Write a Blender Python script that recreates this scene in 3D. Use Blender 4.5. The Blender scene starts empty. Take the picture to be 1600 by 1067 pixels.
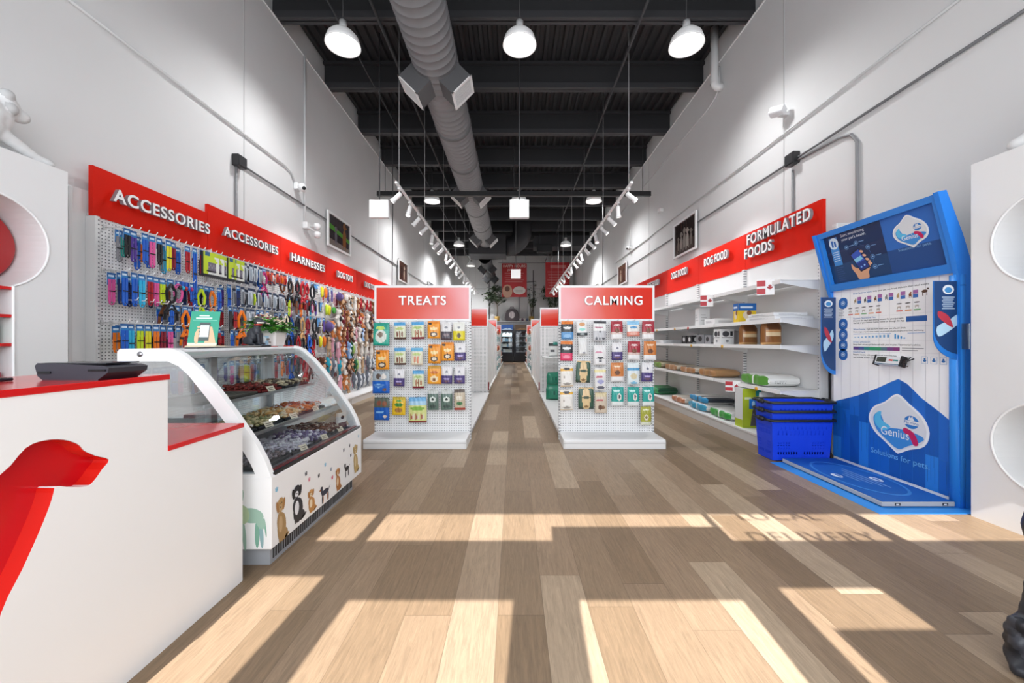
import bpy, math, random
from mathutils import Vector, Matrix, geometry
from bpy.types import Object
R = math.radians
random.seed(7)
S = bpy.context.scene
COL = S.collection
PI = math.pi
# ------------------------------------------------------------------ camera
F, CX, CY, H = 600.0, 803.0, 533.0, 1.05      # focal length in pixels of a 1600 wide frame, vanishing point, lens height
cam_d = bpy.data.cameras.new('camera'); cam = bpy.data.objects.new('camera', cam_d); COL.objects.link(cam)
cam.location = (0, 0, H); cam.rotation_euler = (PI / 2, 0, 0)
cam_d.sensor_width = 36; cam_d.lens = 36 * F / 1600
cam_d.shift_x = -3 / 1600; cam_d.shift_y = -0.5 / 1600
cam_d.clip_start = .05; cam_d.clip_end = 200
S.camera = cam
# ------------------------------------------------------------------ light
S.view_settings.view_transform = 'Standard'; S.view_settings.look = 'None'
S.view_settings.gamma = 1; S.view_settings.use_curve_mapping = False
S.view_settings.exposure = 0.08
S.cycles.use_denoising = True
S.cycles.max_bounces = 8; S.cycles.diffuse_bounces = 4; S.cycles.glossy_bounces = 4; S.cycles.transparent_max_bounces = 16; S.cycles.transmission_bounces = 6
S.cycles.sample_clamp_indirect = 6
S.cycles.caustics_reflective = False; S.cycles.caustics_refractive = False
W = bpy.data.worlds.new('sky'); S.world = W; W.use_nodes = True
W.node_tree.nodes['Background'].inputs[0].default_value = (.80, .88, 1, 1)
W.node_tree.nodes['Background'].inputs[1].default_value = 1.3
def lamp(name, kind, loc, energy, rot=(0, 0, 0), color=(1, 1, 1), **kw):
    d = bpy.data.lights.new(name, kind); d.energy = energy; d.color = color
    for k, v in kw.items(): setattr(d, k, v)
    o = bpy.data.objects.new(name, d); o.location = loc; o.rotation_euler = rot; COL.objects.link(o); return o
SUN_EL, SUN_DX = math.atan(.78), .06
sd = Vector((SUN_DX, 1, -.78)).normalized()
lamp('sun', 'SUN', (0, -6, 6), 14.0, sd.to_track_quat('-Z', 'Y').to_euler(), (1, .985, .975), angle=R(.3))
# daylight through the glazed shop front behind the camera
lamp('shop_front_daylight', 'AREA', (0, -1.22, 2.3), 235, (PI / 2, 0, 0), (.90, .95, 1), shape='RECTANGLE', size=5.8, size_y=3.4)
PEND_W, SPOT_W = 110, 40
# ------------------------------------------------------------------ colour, materials
def lin(h):
    if not isinstance(h, str): return h
    h = h.lstrip('#'); o = []
    if len(h) == 3: h = ''.join(c * 2 for c in h)
    for i in (0, 2, 4):
        c = int(h[i:i + 2], 16) / 255
        o.append(c / 12.92 if c <= .04045 else ((c + .055) / 1.055) ** 2.4)
    return (*o, 1)
def mat(name, rough=.6, metal=0, col=None, emit=None, spec=.5, coat=0, sheen=0):
    m = bpy.data.materials.new(name); m.use_nodes = True; nt = m.node_tree
    b = nt.nodes['Principled BSDF']; b.inputs['Roughness'].default_value = rough; b.inputs['Metallic'].default_value = metal
    b.inputs['Specular IOR Level'].default_value = spec; b.inputs['Coat Weight'].default_value = coat
    if sheen: b.inputs['Sheen Weight'].default_value = sheen
    if col: b.inputs['Base Color'].default_value = lin(col)
    else:
        a = nt.nodes.new('ShaderNodeAttribute'); a.attribute_name = 'Col'
        nt.links.new(a.outputs['Color'], b.inputs['Base Color'])
    if emit: b.inputs['Emission Color'].default_value = lin(emit[0]); b.inputs['Emission Strength'].default_value = emit[1]
    return m
MATTE, SATIN, GLOSS = mat('matte', .8, spec=.25), mat('satin', .45), mat('gloss', .16)
PLASTIC = mat('soft_plastic', .32); FABRIC = mat('fabric', .95, spec=.1, sheen=.3)
METAL = mat('metal', .35, 1); DECK = mat('charcoal_paint', .55, spec=.4)
LAMPW = mat('lit_opal', .4, col='#ffffff', emit=('#ffffff', 3.0)); BULB = mat('bulb', .4, col='#ffffff', emit=('#fff8ee', 9))
LETTER = mat('sign_letter', .3); GLOW = mat('lit_cooler', .5, emit=('#dfeeff', .0))
def node(nt, t, **kw):
    n = nt.nodes.new(t)
    for k, v in kw.items():
        if isinstance(k, str) and hasattr(n, k): setattr(n, k, v)
    return n
def math_n(nt, op, a, b=None, c=None):
    n = nt.nodes.new('ShaderNodeMath'); n.operation = op
    for i, v in enumerate((a, b, c)):
        if v is None: continue
        if isinstance(v, (int, float)): n.inputs[i].default_value = v
        else: nt.links.new(v, n.inputs[i])
    return n.outputs[0]
def mix_c(nt, f, a, b):
    n = nt.nodes.new('ShaderNodeMix'); n.data_type = 'RGBA'
    for s, v in ((0, f), (6, a), (7, b)):
        if isinstance(v, (int, float)): n.inputs[s].default_value = v
        elif isinstance(v, (str, tuple)): n.inputs[s].default_value = lin(v)
        else: nt.links.new(v, n.inputs[s])
    return n.outputs[2]
def wall_mat(name, col, rough=.7, amt=.03):
    m = mat(name, rough, col=col, spec=.3); nt = m.node_tree; b = nt.nodes['Principled BSDF']
    t = node(nt, 'ShaderNodeTexCoord'); n = node(nt, 'ShaderNodeTexNoise'); n.inputs['Scale'].default_value = 2.2; n.inputs['Detail'].default_value = 4
    nt.links.new(t.outputs['Object'], n.inputs['Vector'])
    c = lin(col); d = tuple(x * (1 - amt * 2) for x in c[:3]) + (1,)
    nt.links.new(mix_c(nt, n.outputs['Fac'], c, d), b.inputs['Base Color'])
    n2 = node(nt, 'ShaderNodeTexNoise'); n2.inputs['Scale'].default_value = 160; nt.links.new(t.outputs['Object'], n2.inputs['Vector'])
    bp = node(nt, 'ShaderNodeBump'); bp.inputs['Strength'].default_value = .05; nt.links.new(n2.outputs['Fac'], bp.inputs['Height']); nt.links.new(bp.outputs[0], b.inputs['Normal'])
    return m
WALLM = wall_mat('painted_wall', '#e2e2e2')
def floor_mat():
    m = mat('oak_planks', .42, col='#a08468', spec=.35); nt = m.node_tree; b = nt.nodes['Principled BSDF']; L = nt.links
    t = node(nt, 'ShaderNodeTexCoord'); sx = node(nt, 'ShaderNodeSeparateXYZ'); L.new(t.outputs['Object'], sx.inputs[0])
    x, y = sx.outputs[0], sx.outputs[1]; PW, PL = .178, 1.22
    u = math_n(nt, 'DIVIDE', math_n(nt, 'ADD', x, 10.03), PW); row = math_n(nt, 'FLOOR', u)
    wn = node(nt, 'ShaderNodeTexWhiteNoise'); wn.noise_dimensions = '1D'; L.new(row, wn.inputs['W'])
    v = math_n(nt, 'ADD', math_n(nt, 'DIVIDE', math_n(nt, 'ADD', y, 20), PL), math_n(nt, 'MULTIPLY', wn.outputs[0], 7.3)); idx = math_n(nt, 'FLOOR', v)
    cv = node(nt, 'ShaderNodeCombineXYZ'); L.new(row, cv.inputs[0]); L.new(idx, cv.inputs[1])
    w2 = node(nt, 'ShaderNodeTexWhiteNoise'); w2.noise_dimensions = '2D'; L.new(cv.outputs[0], w2.inputs['Vector'])
    ramp = node(nt, 'ShaderNodeValToRGB'); e = ramp.color_ramp.elements
    e[0].position, e[0].color = 0, lin('#806a52'); e[1].position, e[1].color = 1, lin('#b09b82')
    for p, c in ((.35, '#8a745c'), (.65, '#937c64'), (.85, '#a08a72')):
        q = e.new(p); q.color = lin(c)
    L.new(w2.outputs[0], ramp.inputs[0])
    g = node(nt, 'ShaderNodeMapping'); g.inputs['Scale'].default_value = (30, 2.4, 1)
    ad = node(nt, 'ShaderNodeVectorMath'); ad.operation = 'ADD'; L.new(t.outputs['Object'], ad.inputs[0]); L.new(w2.outputs['Color'], ad.inputs[1])
    L.new(ad.outputs[0], g.inputs[0])
    gn = node(nt, 'ShaderNodeTexNoise'); gn.inputs['Scale'].default_value = 3.0; gn.inputs['Detail'].default_value = 9; gn.inputs['Roughness'].default_value = .72; gn.inputs['Distortion'].default_value = .9
    L.new(g.outputs[0], gn.inputs['Vector'])
    gr = node(nt, 'ShaderNodeMapRange'); gr.inputs[1].default_value = .3; gr.inputs[2].default_value = .72; gr.inputs[3].default_value = .66; gr.inputs[4].default_value = 1.16; L.new(gn.outputs['Fac'], gr.inputs[0])
    mul = node(nt, 'ShaderNodeVectorMath'); mul.operation = 'SCALE'; L.new(ramp.outputs[0], mul.inputs[0]); L.new(gr.outputs[0], mul.inputs['Scale'])
    fu = math_n(nt, 'FRACT', u); fv = math_n(nt, 'FRACT', v)
    eu = math_n(nt, 'MINIMUM', fu, math_n(nt, 'SUBTRACT', 1, fu)); ev = math_n(nt, 'MINIMUM', fv, math_n(nt, 'SUBTRACT', 1, fv))
    seam = math_n(nt, 'MAXIMUM', math_n(nt, 'LESS_THAN', eu, .007), math_n(nt, 'LESS_THAN', ev, .0012))
    L.new(mix_c(nt, math_n(nt, 'MULTIPLY', seam, .45), mul.outputs[0], '#4a3a2c'), b.inputs['Base Color'])
    bp = node(nt, 'ShaderNodeBump'); bp.inputs['Strength'].default_value = .12; bp.inputs['Distance'].default_value = .01
    L.new(gn.outputs['Fac'], bp.inputs['Height']); L.new(bp.outputs[0], b.inputs['Normal'])
    return m
FLOORM = floor_mat()
def peg_mat(name, axis, base='#ececec', hole='#5c5c60', pitch=.0254, r=.19):
    m = mat(name, .5, col=base); nt = m.node_tree; b = nt.nodes['Principled BSDF']
    t = node(nt, 'ShaderNodeTexCoord'); s = node(nt, 'ShaderNodeSeparateXYZ'); nt.links.new(t.outputs['Object'], s.inputs[0])
    d = []
    for k in (axis, 2):
        f = math_n(nt, 'FRACT', math_n(nt, 'ADD', math_n(nt, 'DIVIDE', s.outputs[k], pitch), 50.5)); d.append(math_n(nt, 'POWER', math_n(nt, 'SUBTRACT', f, .5), 2))
    h = math_n(nt, 'LESS_THAN', math_n(nt, 'ADD', *d), r * r)
    nt.links.new(mix_c(nt, h, base, hole), b.inputs['Base Color']); return m
PEGX, PEGY = peg_mat('pegboard_side', 1), peg_mat('pegboard_end', 0)
SLOT = peg_mat('slotted_upright', 1, '#e6e6e6', '#7c7c80', .032, .2)
def glass_mat(name, tint=(.93, .97, .98), gl=.10):
    m = bpy.data.materials.new(name); m.use_nodes = True; nt = m.node_tree; nt.nodes.clear()
    o = node(nt, 'ShaderNodeOutputMaterial'); tr = node(nt, 'ShaderNodeBsdfTransparent'); tr.inputs[0].default_value = (*tint, 1)
    g = node(nt, 'ShaderNodeBsdfGlossy'); g.inputs['Roughness'].default_value = .02
    fr = node(nt, 'ShaderNodeLayerWeight'); fr.inputs['Blend'].default_value = .35
    mr = math_n(nt, 'ADD', math_n(nt, 'MULTIPLY', fr.outputs['Fresnel'], .55), gl * .3)
    mx = node(nt, 'ShaderNodeMixShader'); nt.links.new(mr, mx.inputs[0]); nt.links.new(tr.outputs[0], mx.inputs[1]); nt.links.new(g.outputs[0], mx.inputs[2]); nt.links.new(mx.outputs[0], o.inputs[0])
    return m
GLASS = glass_mat('clear_glass')
# ------------------------------------------------------------------ mesh building
class Fr:
    """A flat working plane: origin, right, up and outward directions."""
    def __init__(s, o, U, V, N): s.o, s.U, s.V, s.N = Vector(o), Vector(U), Vector(V), Vector(N)
    def pt(s, u, v, w=0): return s.o + s.U * u + s.V * v + s.N * w
    def off(s, w): return Fr(s.o + s.N * w, s.U, s.V, s.N)
def fr_front(y): return Fr((0, y, 0), (1, 0, 0), (0, 0, 1), (0, -1, 0))      # faces the shop front
def fr_left(x): return Fr((x, 0, 0), (0, 1, 0), (0, 0, 1), (1, 0, 0))        # on the left side, faces the aisle; u is Y
def fr_right(x): return Fr((x, 0, 0), (0, -1, 0), (0, 0, 1), (-1, 0, 0))     # on the right side, faces the aisle; u is -Y
def fr_top(z): return Fr((0, 0, z), (1, 0, 0), (0, 1, 0), (0, 0, 1))
LOCAL = Fr((0, 0, 0), (1, 0, 0), (0, 0, 1), (0, -1, 0))                       # an item's own front
class MB:
    def __init__(s): s.v, s.f, s.c, s.sm = [], [], [], []
    def add(s, vs, fs, col, smooth=False):
        b = len(s.v); s.v += [tuple(p) for p in vs]
        if isinstance(col, list): cs = [lin(c) for c in col]
        else: cs = [lin(col)] * len(fs)
        for f, c in zip(fs, cs): s.f.append(tuple(b + i for i in f)); s.c.append(c); s.sm.append(smooth)
        return s
    def box(s, x0, x1, y0, y1, z0, z1, col, bev=0, m=None):
        if x0 > x1: x0, x1 = x1, x0
        if y0 > y1: y0, y1 = y1, y0
        if z0 > z1: z0, z1 = z1, z0
        if bev:
            e = bev; vs = []; 
            for z, k in ((z0, e), (z0 + e, 0), (z1 - e, 0), (z1, e)):
                a, b_, c, d = x0 + k, x1 - k, y0 + k, y1 - k
                q = max(e - k, 0)
                vs += [(a + q, c, z), (b_ - q, c, z), (b_, c + q, z), (b_, d - q, z), (b_ - q, d, z), (a + q, d, z), (a, d - q, z), (a, c + q, z)]
            fs = [(7, 6, 5, 4, 3, 2, 1, 0), tuple(range(24, 32))]
            for k in range(3):
                for i in range(8): j = (i + 1) % 8; fs.append((k * 8 + i, k * 8 + j, k * 8 + 8 + j, k * 8 + 8 + i))
        else:
            vs = [(x, y, z) for z in (z0, z1) for y in (y0, y1) for x in (x0, x1)]
            fs = [(0, 2, 3, 1), (4, 5, 7, 6), (0, 1, 5, 4), (2, 6, 7, 3), (0, 4, 6, 2), (1, 3, 7, 5)]
        if m: vs = [m @ Vector(p) for p in vs]
        return s.add(vs, fs, col)
    def poly(s, fr, pts, w, col):
        return s.add([fr.pt(u, v, w) for u, v in pts], [tuple(range(len(pts)))], col)
    def rect(s, fr, u0, u1, v0, v1, w, col): return s.poly(fr, [(u0, v0), (u1, v0), (u1, v1), (u0, v1)], w, col)
    def ell(s, fr, cu, cv, ru, rv, w, col, n=20, rot=0):
        c, q = math.cos(rot), math.sin(rot)
        return s.poly(fr, [(cu + ru * math.cos(a) * c - rv * math.sin(a) * q, cv + ru * math.cos(a) * q + rv * math.sin(a) * c) for a in [2 * PI * i / n for i in range(n)]], w, col)
    def prism(s, fr, pts, w0, w1, col, holes=(), side=None):
        loops = [list(pts)] + [list(h) for h in holes]
        flat = [p for l in loops for p in l]
        tri = geometry.tessellate_polygon([[Vector((u, v, 0)) for u, v in l] for l in loops])
        n = len(flat); vs = [fr.pt(u, v, w1) for u, v in flat] + [fr.pt(u, v, w0) for u, v in flat]
        fs = [tuple(t) for t in tri] + [tuple(n + i for i in reversed(t)) for t in tri]
        cs = [col] * len(fs); b = 0
        for l in loops:
            k = len(l)
            for i in range(k): j = (i + 1) % k; fs.append((b + i, b + j, n + b + j, n + b + i)); cs.append(side or col)
            b += k
        return s.add(vs, fs, cs)
    def tube(s, pts, r, col, n=8, caps=True, smooth=True):
        pts = [Vector(p) for p in pts]; rr = r if isinstance(r, (list, tuple)) else [r] * len(pts)
        vs, fs = [], []; up = None
        for i, p in enumerate(pts):
            d = (pts[min(i + 1, len(pts) - 1)] - pts[max(i - 1, 0)]).normalized()
            if up is None: up = d.orthogonal().normalized()
            up = (up - d * up.dot(d)).normalized(); sd_ = d.cross(up)
            for k in range(n): a = 2 * PI * k / n; vs.append(p + (up * math.cos(a) + sd_ * math.sin(a)) * rr[i])
        for i in range(len(pts) - 1):
            for k in range(n): j = (k + 1) % n; fs.append((i * n + k, i * n + j, (i + 1) * n + j, (i + 1) * n + k))
        if caps: fs += [tuple(reversed(range(n))), tuple(range((len(pts) - 1) * n, len(pts) * n))]
        return s.add(vs, fs, col, smooth)
    def lathe(s, prof, c, col, n=24, axis='z', smooth=True, m=None):
        vs, fs = [], []
        for r, h in prof:
            for k in range(n):
                a = 2 * PI * k / n; x, y = r * math.cos(a), r * math.sin(a)
                p = {'z': (x, y, h), 'y': (x, h, y), 'x': (h, x, y)}[axis]
                if m: p = m @ Vector(p)
                vs.append((c[0] + p[0], c[1] + p[1], c[2] + p[2]))
        for i in range(len(prof) - 1):
            for k in range(n): j = (k + 1) % n; fs.append((i * n + k, i * n + j, (i + 1) * n + j, (i + 1) * n + k))
        cs = col if isinstance(col, list) else None
        if cs: cs = [cs[i] for i in range(len(prof) - 1) for _ in range(n)]
        return s.add(vs, fs, cs or col, smooth)
    def ball(s, c, r, col, n=12, m=6):
        r = r if isinstance(r, (tuple, list)) else (r, r, r); vs, fs = [], []
        for i in range(m + 1):
            t = PI * i / m
            for k in range(n): a = 2 * PI * k / n; vs.append((c[0] + r[0] * math.sin(t) * math.cos(a), c[1] + r[1] * math.sin(t) * math.sin(a), c[2] + r[2] * math.cos(t)))
        for i in range(m):
            for k in range(n): j = (k + 1) % n; fs.append((i * n + k, (i + 1) * n + k, (i + 1) * n + j, i * n + j))
        return s.add(vs, fs, col, True)
    def text(s, body, fr, u, v, cap, col, w=0, depth=0, bold=0, width=None, align='c', slant=0):
        c = bpy.data.curves.new('t', 'FONT'); c.body = body; c.offset = bold; c.resolution_u = 3 if cap < .05 else 6
        c.extrude = depth / 2 / (cap / .69) if depth else 0
        c.space_character = 1.12 if bold > .009 else 1
        o = bpy.data.objects.new('t', c); me = bpy.data.meshes.new_from_object(o)
        if not me.vertices: return s
        vs = [p.co.copy() for p in me.vertices]; x0 = min(p.x for p in vs); x1 = max(p.x for p in vs)
        k = cap / .69; kx = (width / (x1 - x0)) if width else k
        sh = {'c': -(x0 + x1) / 2, 'l': -x0, 'r': -x1}[align]
        zz = (c.extrude if depth else 0)
        pts = [fr.pt(u + (p.x + sh) * kx, v + p.y * k + slant * (p.x + sh) * kx, w + (p.z + zz) * k) for p in vs]
        s.add(pts, [tuple(p.vertices) for p in me.polygons], [col if abs(p.normal.z) > .5 or not depth else '#8c8c90' for p in me.polygons])
        bpy.data.objects.remove(o); bpy.data.curves.remove(c); bpy.data.meshes.remove(me); return s
    def grid(s, fn, nu, nv, colfn, smooth=True):
        vs = [fn(i / nu, j / nv) for j in range(nv + 1) for i in range(nu + 1)]; fs, cs = [], []
        for j in range(nv):
            for i in range(nu):
                a = j * (nu + 1) + i; c = colfn((i + .5) / nu, (j + .5) / nv)
                if c is None: continue
                fs.append((a, a + 1, a + nu + 2, a + nu + 1)); cs.append(c)
        return s.add(vs, fs, cs, smooth)
    def mesh(s, name, m, off=(0, 0, 0)):
        me = bpy.data.meshes.new(name); ox, oy, oz = off
        me.from_pydata([(x - ox, y - oy, z - oz) for x, y, z in s.v], [], s.f)
        a = me.color_attributes.new('Col', 'FLOAT_COLOR', 'CORNER'); buf = []
        for f, c in zip(s.f, s.c): buf += list(c) * len(f)
        a.data.foreach_set('color', buf)
        me.polygons.foreach_set('use_smooth', s.sm)
        me.materials.append(m); me.update(); return me
    def build(s, name, m, parent=None):
        """Links the collected shapes as ONE object; world coordinates in, the origin at the parent or at the base."""
        if parent is not None:
            off, q = Vector((0, 0, 0)), parent
            while q is not None: off += q.location; q = q.parent
        else:
            xs, ys, zs = zip(*s.v); off = ((min(xs) + max(xs)) / 2, (min(ys) + max(ys)) / 2, min(zs))
        o = bpy.data.objects.new(name, s.mesh(name, m, off)); COL.objects.link(o)
        if parent is not None: o.parent = parent
        else: o.location = off
        return o
def tag(o, label=None, cat=None, group=None, kind=None):
    for k, v in (('label', label), ('category', cat), ('group', group), ('kind', kind)):
        if v: o[k] = v
    return o
def empty(name, loc, label=None, cat=None, group=None):
    o = bpy.data.objects.new(name, None); o.empty_display_size = .1; o.location = loc; COL.objects.link(o); return tag(o, label, cat, group)
def struct(o): o['kind'] = 'structure'; return o
def put(name, proto, loc, rz=0, label=None, cat=None, group=None, scale=None, tilt=0):
    """One thing from a prototype [(part name or None, mesh)...]: copies share mesh data, every part is an object of its own."""
    if len(proto) == 1: o = bpy.data.objects.new(name, proto[0][1])
    else: o = bpy.data.objects.new(name, None); o.empty_display_size = .05
    COL.objects.link(o); o.location = loc; o.rotation_euler = (0, tilt, rz)
    if scale: o.scale = (scale,) * 3 if isinstance(scale, float) else scale
    if len(proto) > 1:
        for pn, me in proto:
            c = bpy.data.objects.new(pn, me); COL.objects.link(c); c.parent = o
    return tag(o, label, cat, group)
ORD = 'first second third fourth fifth sixth seventh eighth ninth tenth eleventh twelfth thirteenth fourteenth fifteenth sixteenth seventeenth eighteenth nineteenth twentieth'.split() + ['twenty-' + x for x in 'first second third fourth fifth sixth seventh eighth ninth'.split()]
ROWN = ['top', 'second', 'third', 'fourth', 'fifth', 'sixth', 'bottom']
def blob(name, balls, voxel, material=FABRIC):
    """Ellipsoids (centre, radii, colour) melted into one continuous body, coloured by the nearest one."""
    mb = MB()
    for c, r, col in balls: mb.ball(c, r, col, 14, 8)
    o = bpy.data.objects.new('b', mb.mesh('b', material)); COL.objects.link(o)
    md = o.modifiers.new('r', 'REMESH'); md.mode = 'VOXEL'; md.voxel_size = voxel
    sm = o.modifiers.new('s', 'SMOOTH'); sm.iterations = 2
    dg = bpy.context.evaluated_depsgraph_get(); me = bpy.data.meshes.new_from_object(o.evaluated_get(dg))
    bpy.data.objects.remove(o)
    a = me.color_attributes.new('Col', 'FLOAT_COLOR', 'CORNER') if 'Col' not in me.color_attributes else me.color_attributes['Col']
    info = [(Vector(c), r if isinstance(r, (tuple, list)) else (r, r, r), lin(col)) for c, r, col in balls]; buf = []
    for p in me.polygons:
        q = p.center; best = min(info, key=lambda i: sum(((q[k] - i[0][k]) / i[1][k]) ** 2 for k in range(3)))
        buf += list(best[2]) * p.loop_total
    a.data.foreach_set('color', buf); me.polygons.foreach_set('use_smooth', [True] * len(me.polygons))
    if not me.materials: me.materials.append(material)
    me.name = name; return me
def limb(p, q, r0, r1, col, k=5):
    p, q = Vector(p), Vector(q); return [(p.lerp(q, i / (k - 1)), r0 + (r1 - r0) * i / (k - 1), col) for i in range(k)]
def PX(x, y, X): # a point of the photograph on the upright plane at distance X to the side: (Y, z)
    Y = F * X / (x - CX); return Y, H - (y - CY) * Y / F
# ================================================================== the shop shell
XW, YB, YF, ZL, ZD = 3.2, 20.9, -1.3, 5.40, 5.86
m = MB(); m.box(-XW - .3, XW + .3, YF - .2, YB + .2, -.12, 0, '#a08468'); struct(m.build('floor', FLOORM))
m = MB()  # ribbed steel deck
prof = []; x = -XW - .2; k = 0
while x < XW + .2: prof += [(x, ZD), (x + .05, ZD), (x + .07, ZD + .045), (x + .13, ZD + .045)]; x += .15
pts = prof; vs = [(a, YF, z) for a, z in pts] + [(a, YB + .1, z) for a, z in pts]; n = len(pts)
m.add(vs, [(i, i + 1, n + i + 1, n + i) for i in range(n - 1)], '#343436'); m.box(-XW - .2, XW + .2, YF - .2, YB + .2, ZD + .06, ZD + .1, '#3a3a3c')
struct(m.build('ceiling', DECK))
for nm, sx in (('wall_left', -1), ('wall_right', 1)):
    m = MB(); m.box(sx * XW, sx * (XW + .3), YF - .2, YB + .2, 0, ZL, '#e2e2e2'); m.box(sx * (XW + .09), sx * (XW + .3), YF - .2, YB + .2, ZL, ZD + .1, '#e2e2e2')
    struct(m.build(nm, WALLM))
m = MB(); m.box(-XW - .3, XW + .3, YB, YB + .3, 0, ZD + .1, '#d8d8d8'); struct(m.build('wall_back', WALLM))
k = 1
for sx in (-1, 1):        # panel joints on the side walls
    for y in (4.55, 9.1, 13.6, 18.0):
        m = MB(); m.box(sx * (XW - .004), sx * (XW + .002), y - .008, y + .008, 0, ZL, '#c4c4c4'); struct(m.build(f'trim_{k}', MATTE)); k += 1
    m = MB(); m.box(sx * (XW - .012), sx * (XW + .09), YF, YB, ZL - .012, ZL + .004, '#efefef'); struct(m.build(f'trim_{k}', MATTE)); k += 1
for z in (2.2, 3.9):
    m = MB(); m.box(-XW, XW, YB - .006, YB, z - .01, z + .01, '#8f8f8f'); struct(m.build(f'trim_{k}', MATTE)); k += 1
# shop front behind the lens: a wall with glazed openings (the sun falls through them)
m = MB()
ops = [(-1.30, -1.025, .12, 2.41), (-.85, -.17, .12, 2.285), (.085, .76, .12, 2.285), (.94, 1.38, .12, 2.345),
       (-1.25, -1.04, 2.58, 2.89), (-.985, .92, 2.58, 2.89), (.945, 1.80, 2.58, 2.89), (1.86, 2.95, 2.58, 2.89)]
m.prism(fr_front(YF), [(-XW, 0), (XW, 0), (XW, ZD + .1), (-XW, ZD + .1)], 0, .06, '#dadada', [[(a, c), (b, c), (b, d), (a, d)] for a, b, c, d in ops])
struct(m.build('wall_front', WALLM))
for i, (a, b, c, d) in enumerate(ops):
    r = empty(f'window_{i + 1}', ((a + b) / 2, YF - .03, c)); r['kind'] = 'structure'
    m = MB(); 
    m.prism(fr_front(YF + .01), [(a, c), (b, c), (b, d), (a, d)], 0, .08, '#303234', [[(a + .004, c + .004), (b - .004, c + .004), (b - .004, d - .004), (a + .004, d - .004)]])
    m.build('window_frame', MATTE, r)
m = MB(); m.box(.0, .93, YF - .04, YF - .03, 2.575, 2.735, '#d8d0c4'); tag(m.build('window_blind', MATTE), 'added sun blocker over part of the upper shop window', 'blind')  # unseen panel added to cut the upper sun patch shorter
m = MB(); m.box(1.0, 1.40, YF - .04, YF - .03, .11, 2.13, '#c8c8c8'); tag(m.build('window_poster', MATTE), 'added tall sun blocker at the right-hand shop window', 'poster')  # unseen board added to block the sun below the right-hand patch
# lettering on the shop glass; it throws the shadow words onto the floor
m = MB(); fg = fr_front(YF - .03)
def win_word(body, u0, u1, v, cap):
    bk = Fr((0, YF - .03, 0), (1, 0, 0), (0, 0, 1), (0, -1, 0)); m.text(body, bk, (u0 + u1) / 2, v, cap, '#f2f2f2', bold=.01, width=u1 - u0)
win_word('LOCAL', 1.12, 1.60, 2.795, .075); win_word('DELIVERY', 1.06, 1.74, 2.60, .085)
o = m.build('window_decal', MATTE); tag(o, 'white stick-on words LOCAL DELIVERY on the shop window glass', 'window lettering')
# ------------------------------------------------------------------ joists, pipes under the deck
for i in range(11):
    y = 5.155 + 1.43 * i
    r = empty('ceiling_joist', (0, y, ZL), f'charcoal steel roof joist spanning wall to wall, {ORD[i]} from the shop front', 'joist', 'charcoal roof joists')
    m = MB(); m.box(-XW - .08, XW + .08, y + .06, y + .075, ZL, ZD, '#313133'); m.build('web_plate', DECK, r)
    m = MB(); m.box(-XW - .08, XW + .08, y, y + .13, ZL, ZL + .09, '#3d3d40'); m.box(-XW - .08, XW + .08, y, y + .13, ZD - .05, ZD, '#38383b'); m.build('flange', DECK, r)
for i, (x, z, r_, y0) in enumerate(((-1.80, 5.32, .022, 1.5), (-2.35, 5.34, .012, 1.5), (1.68, 5.32, .02, 1.5))):
    m = MB(); m.tube([(x, y0, z), (x, YB, z)], r_, '#3c3c3e', 8)
    y = 2.0
    while y < YB: m.box(x - .004, x + .004, y - .01, y + .01, z, ZD, '#333335'); y += 2.86
    tag(m.build('ceiling_pipe', DECK), ['dark sprinkler pipe under the deck beside the spiral duct', 'thin dark conduit under the deck over the left lamps', 'dark sprinkler pipe under the deck over the right light track'][i], 'pipe')
# black steel bar hung across the shop
r = empty('steel_bar', (0, 8.35, 4.22), 'black steel bar hung across the whole shop on rods', 'bar')
m = MB(); m.box(-2.97, 2.97, 8.31, 8.39, 4.20, 4.30, '#202022'); m.build('bar', SATIN, r)
for x in (-2.8, 0, 2.8):
    m = MB(); m.tube([(x, 8.35, 4.3), (x, 8.35, ZD)], .008, '#2a2a2c', 6); m.build('hanger_rod', SATIN, r)
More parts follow.
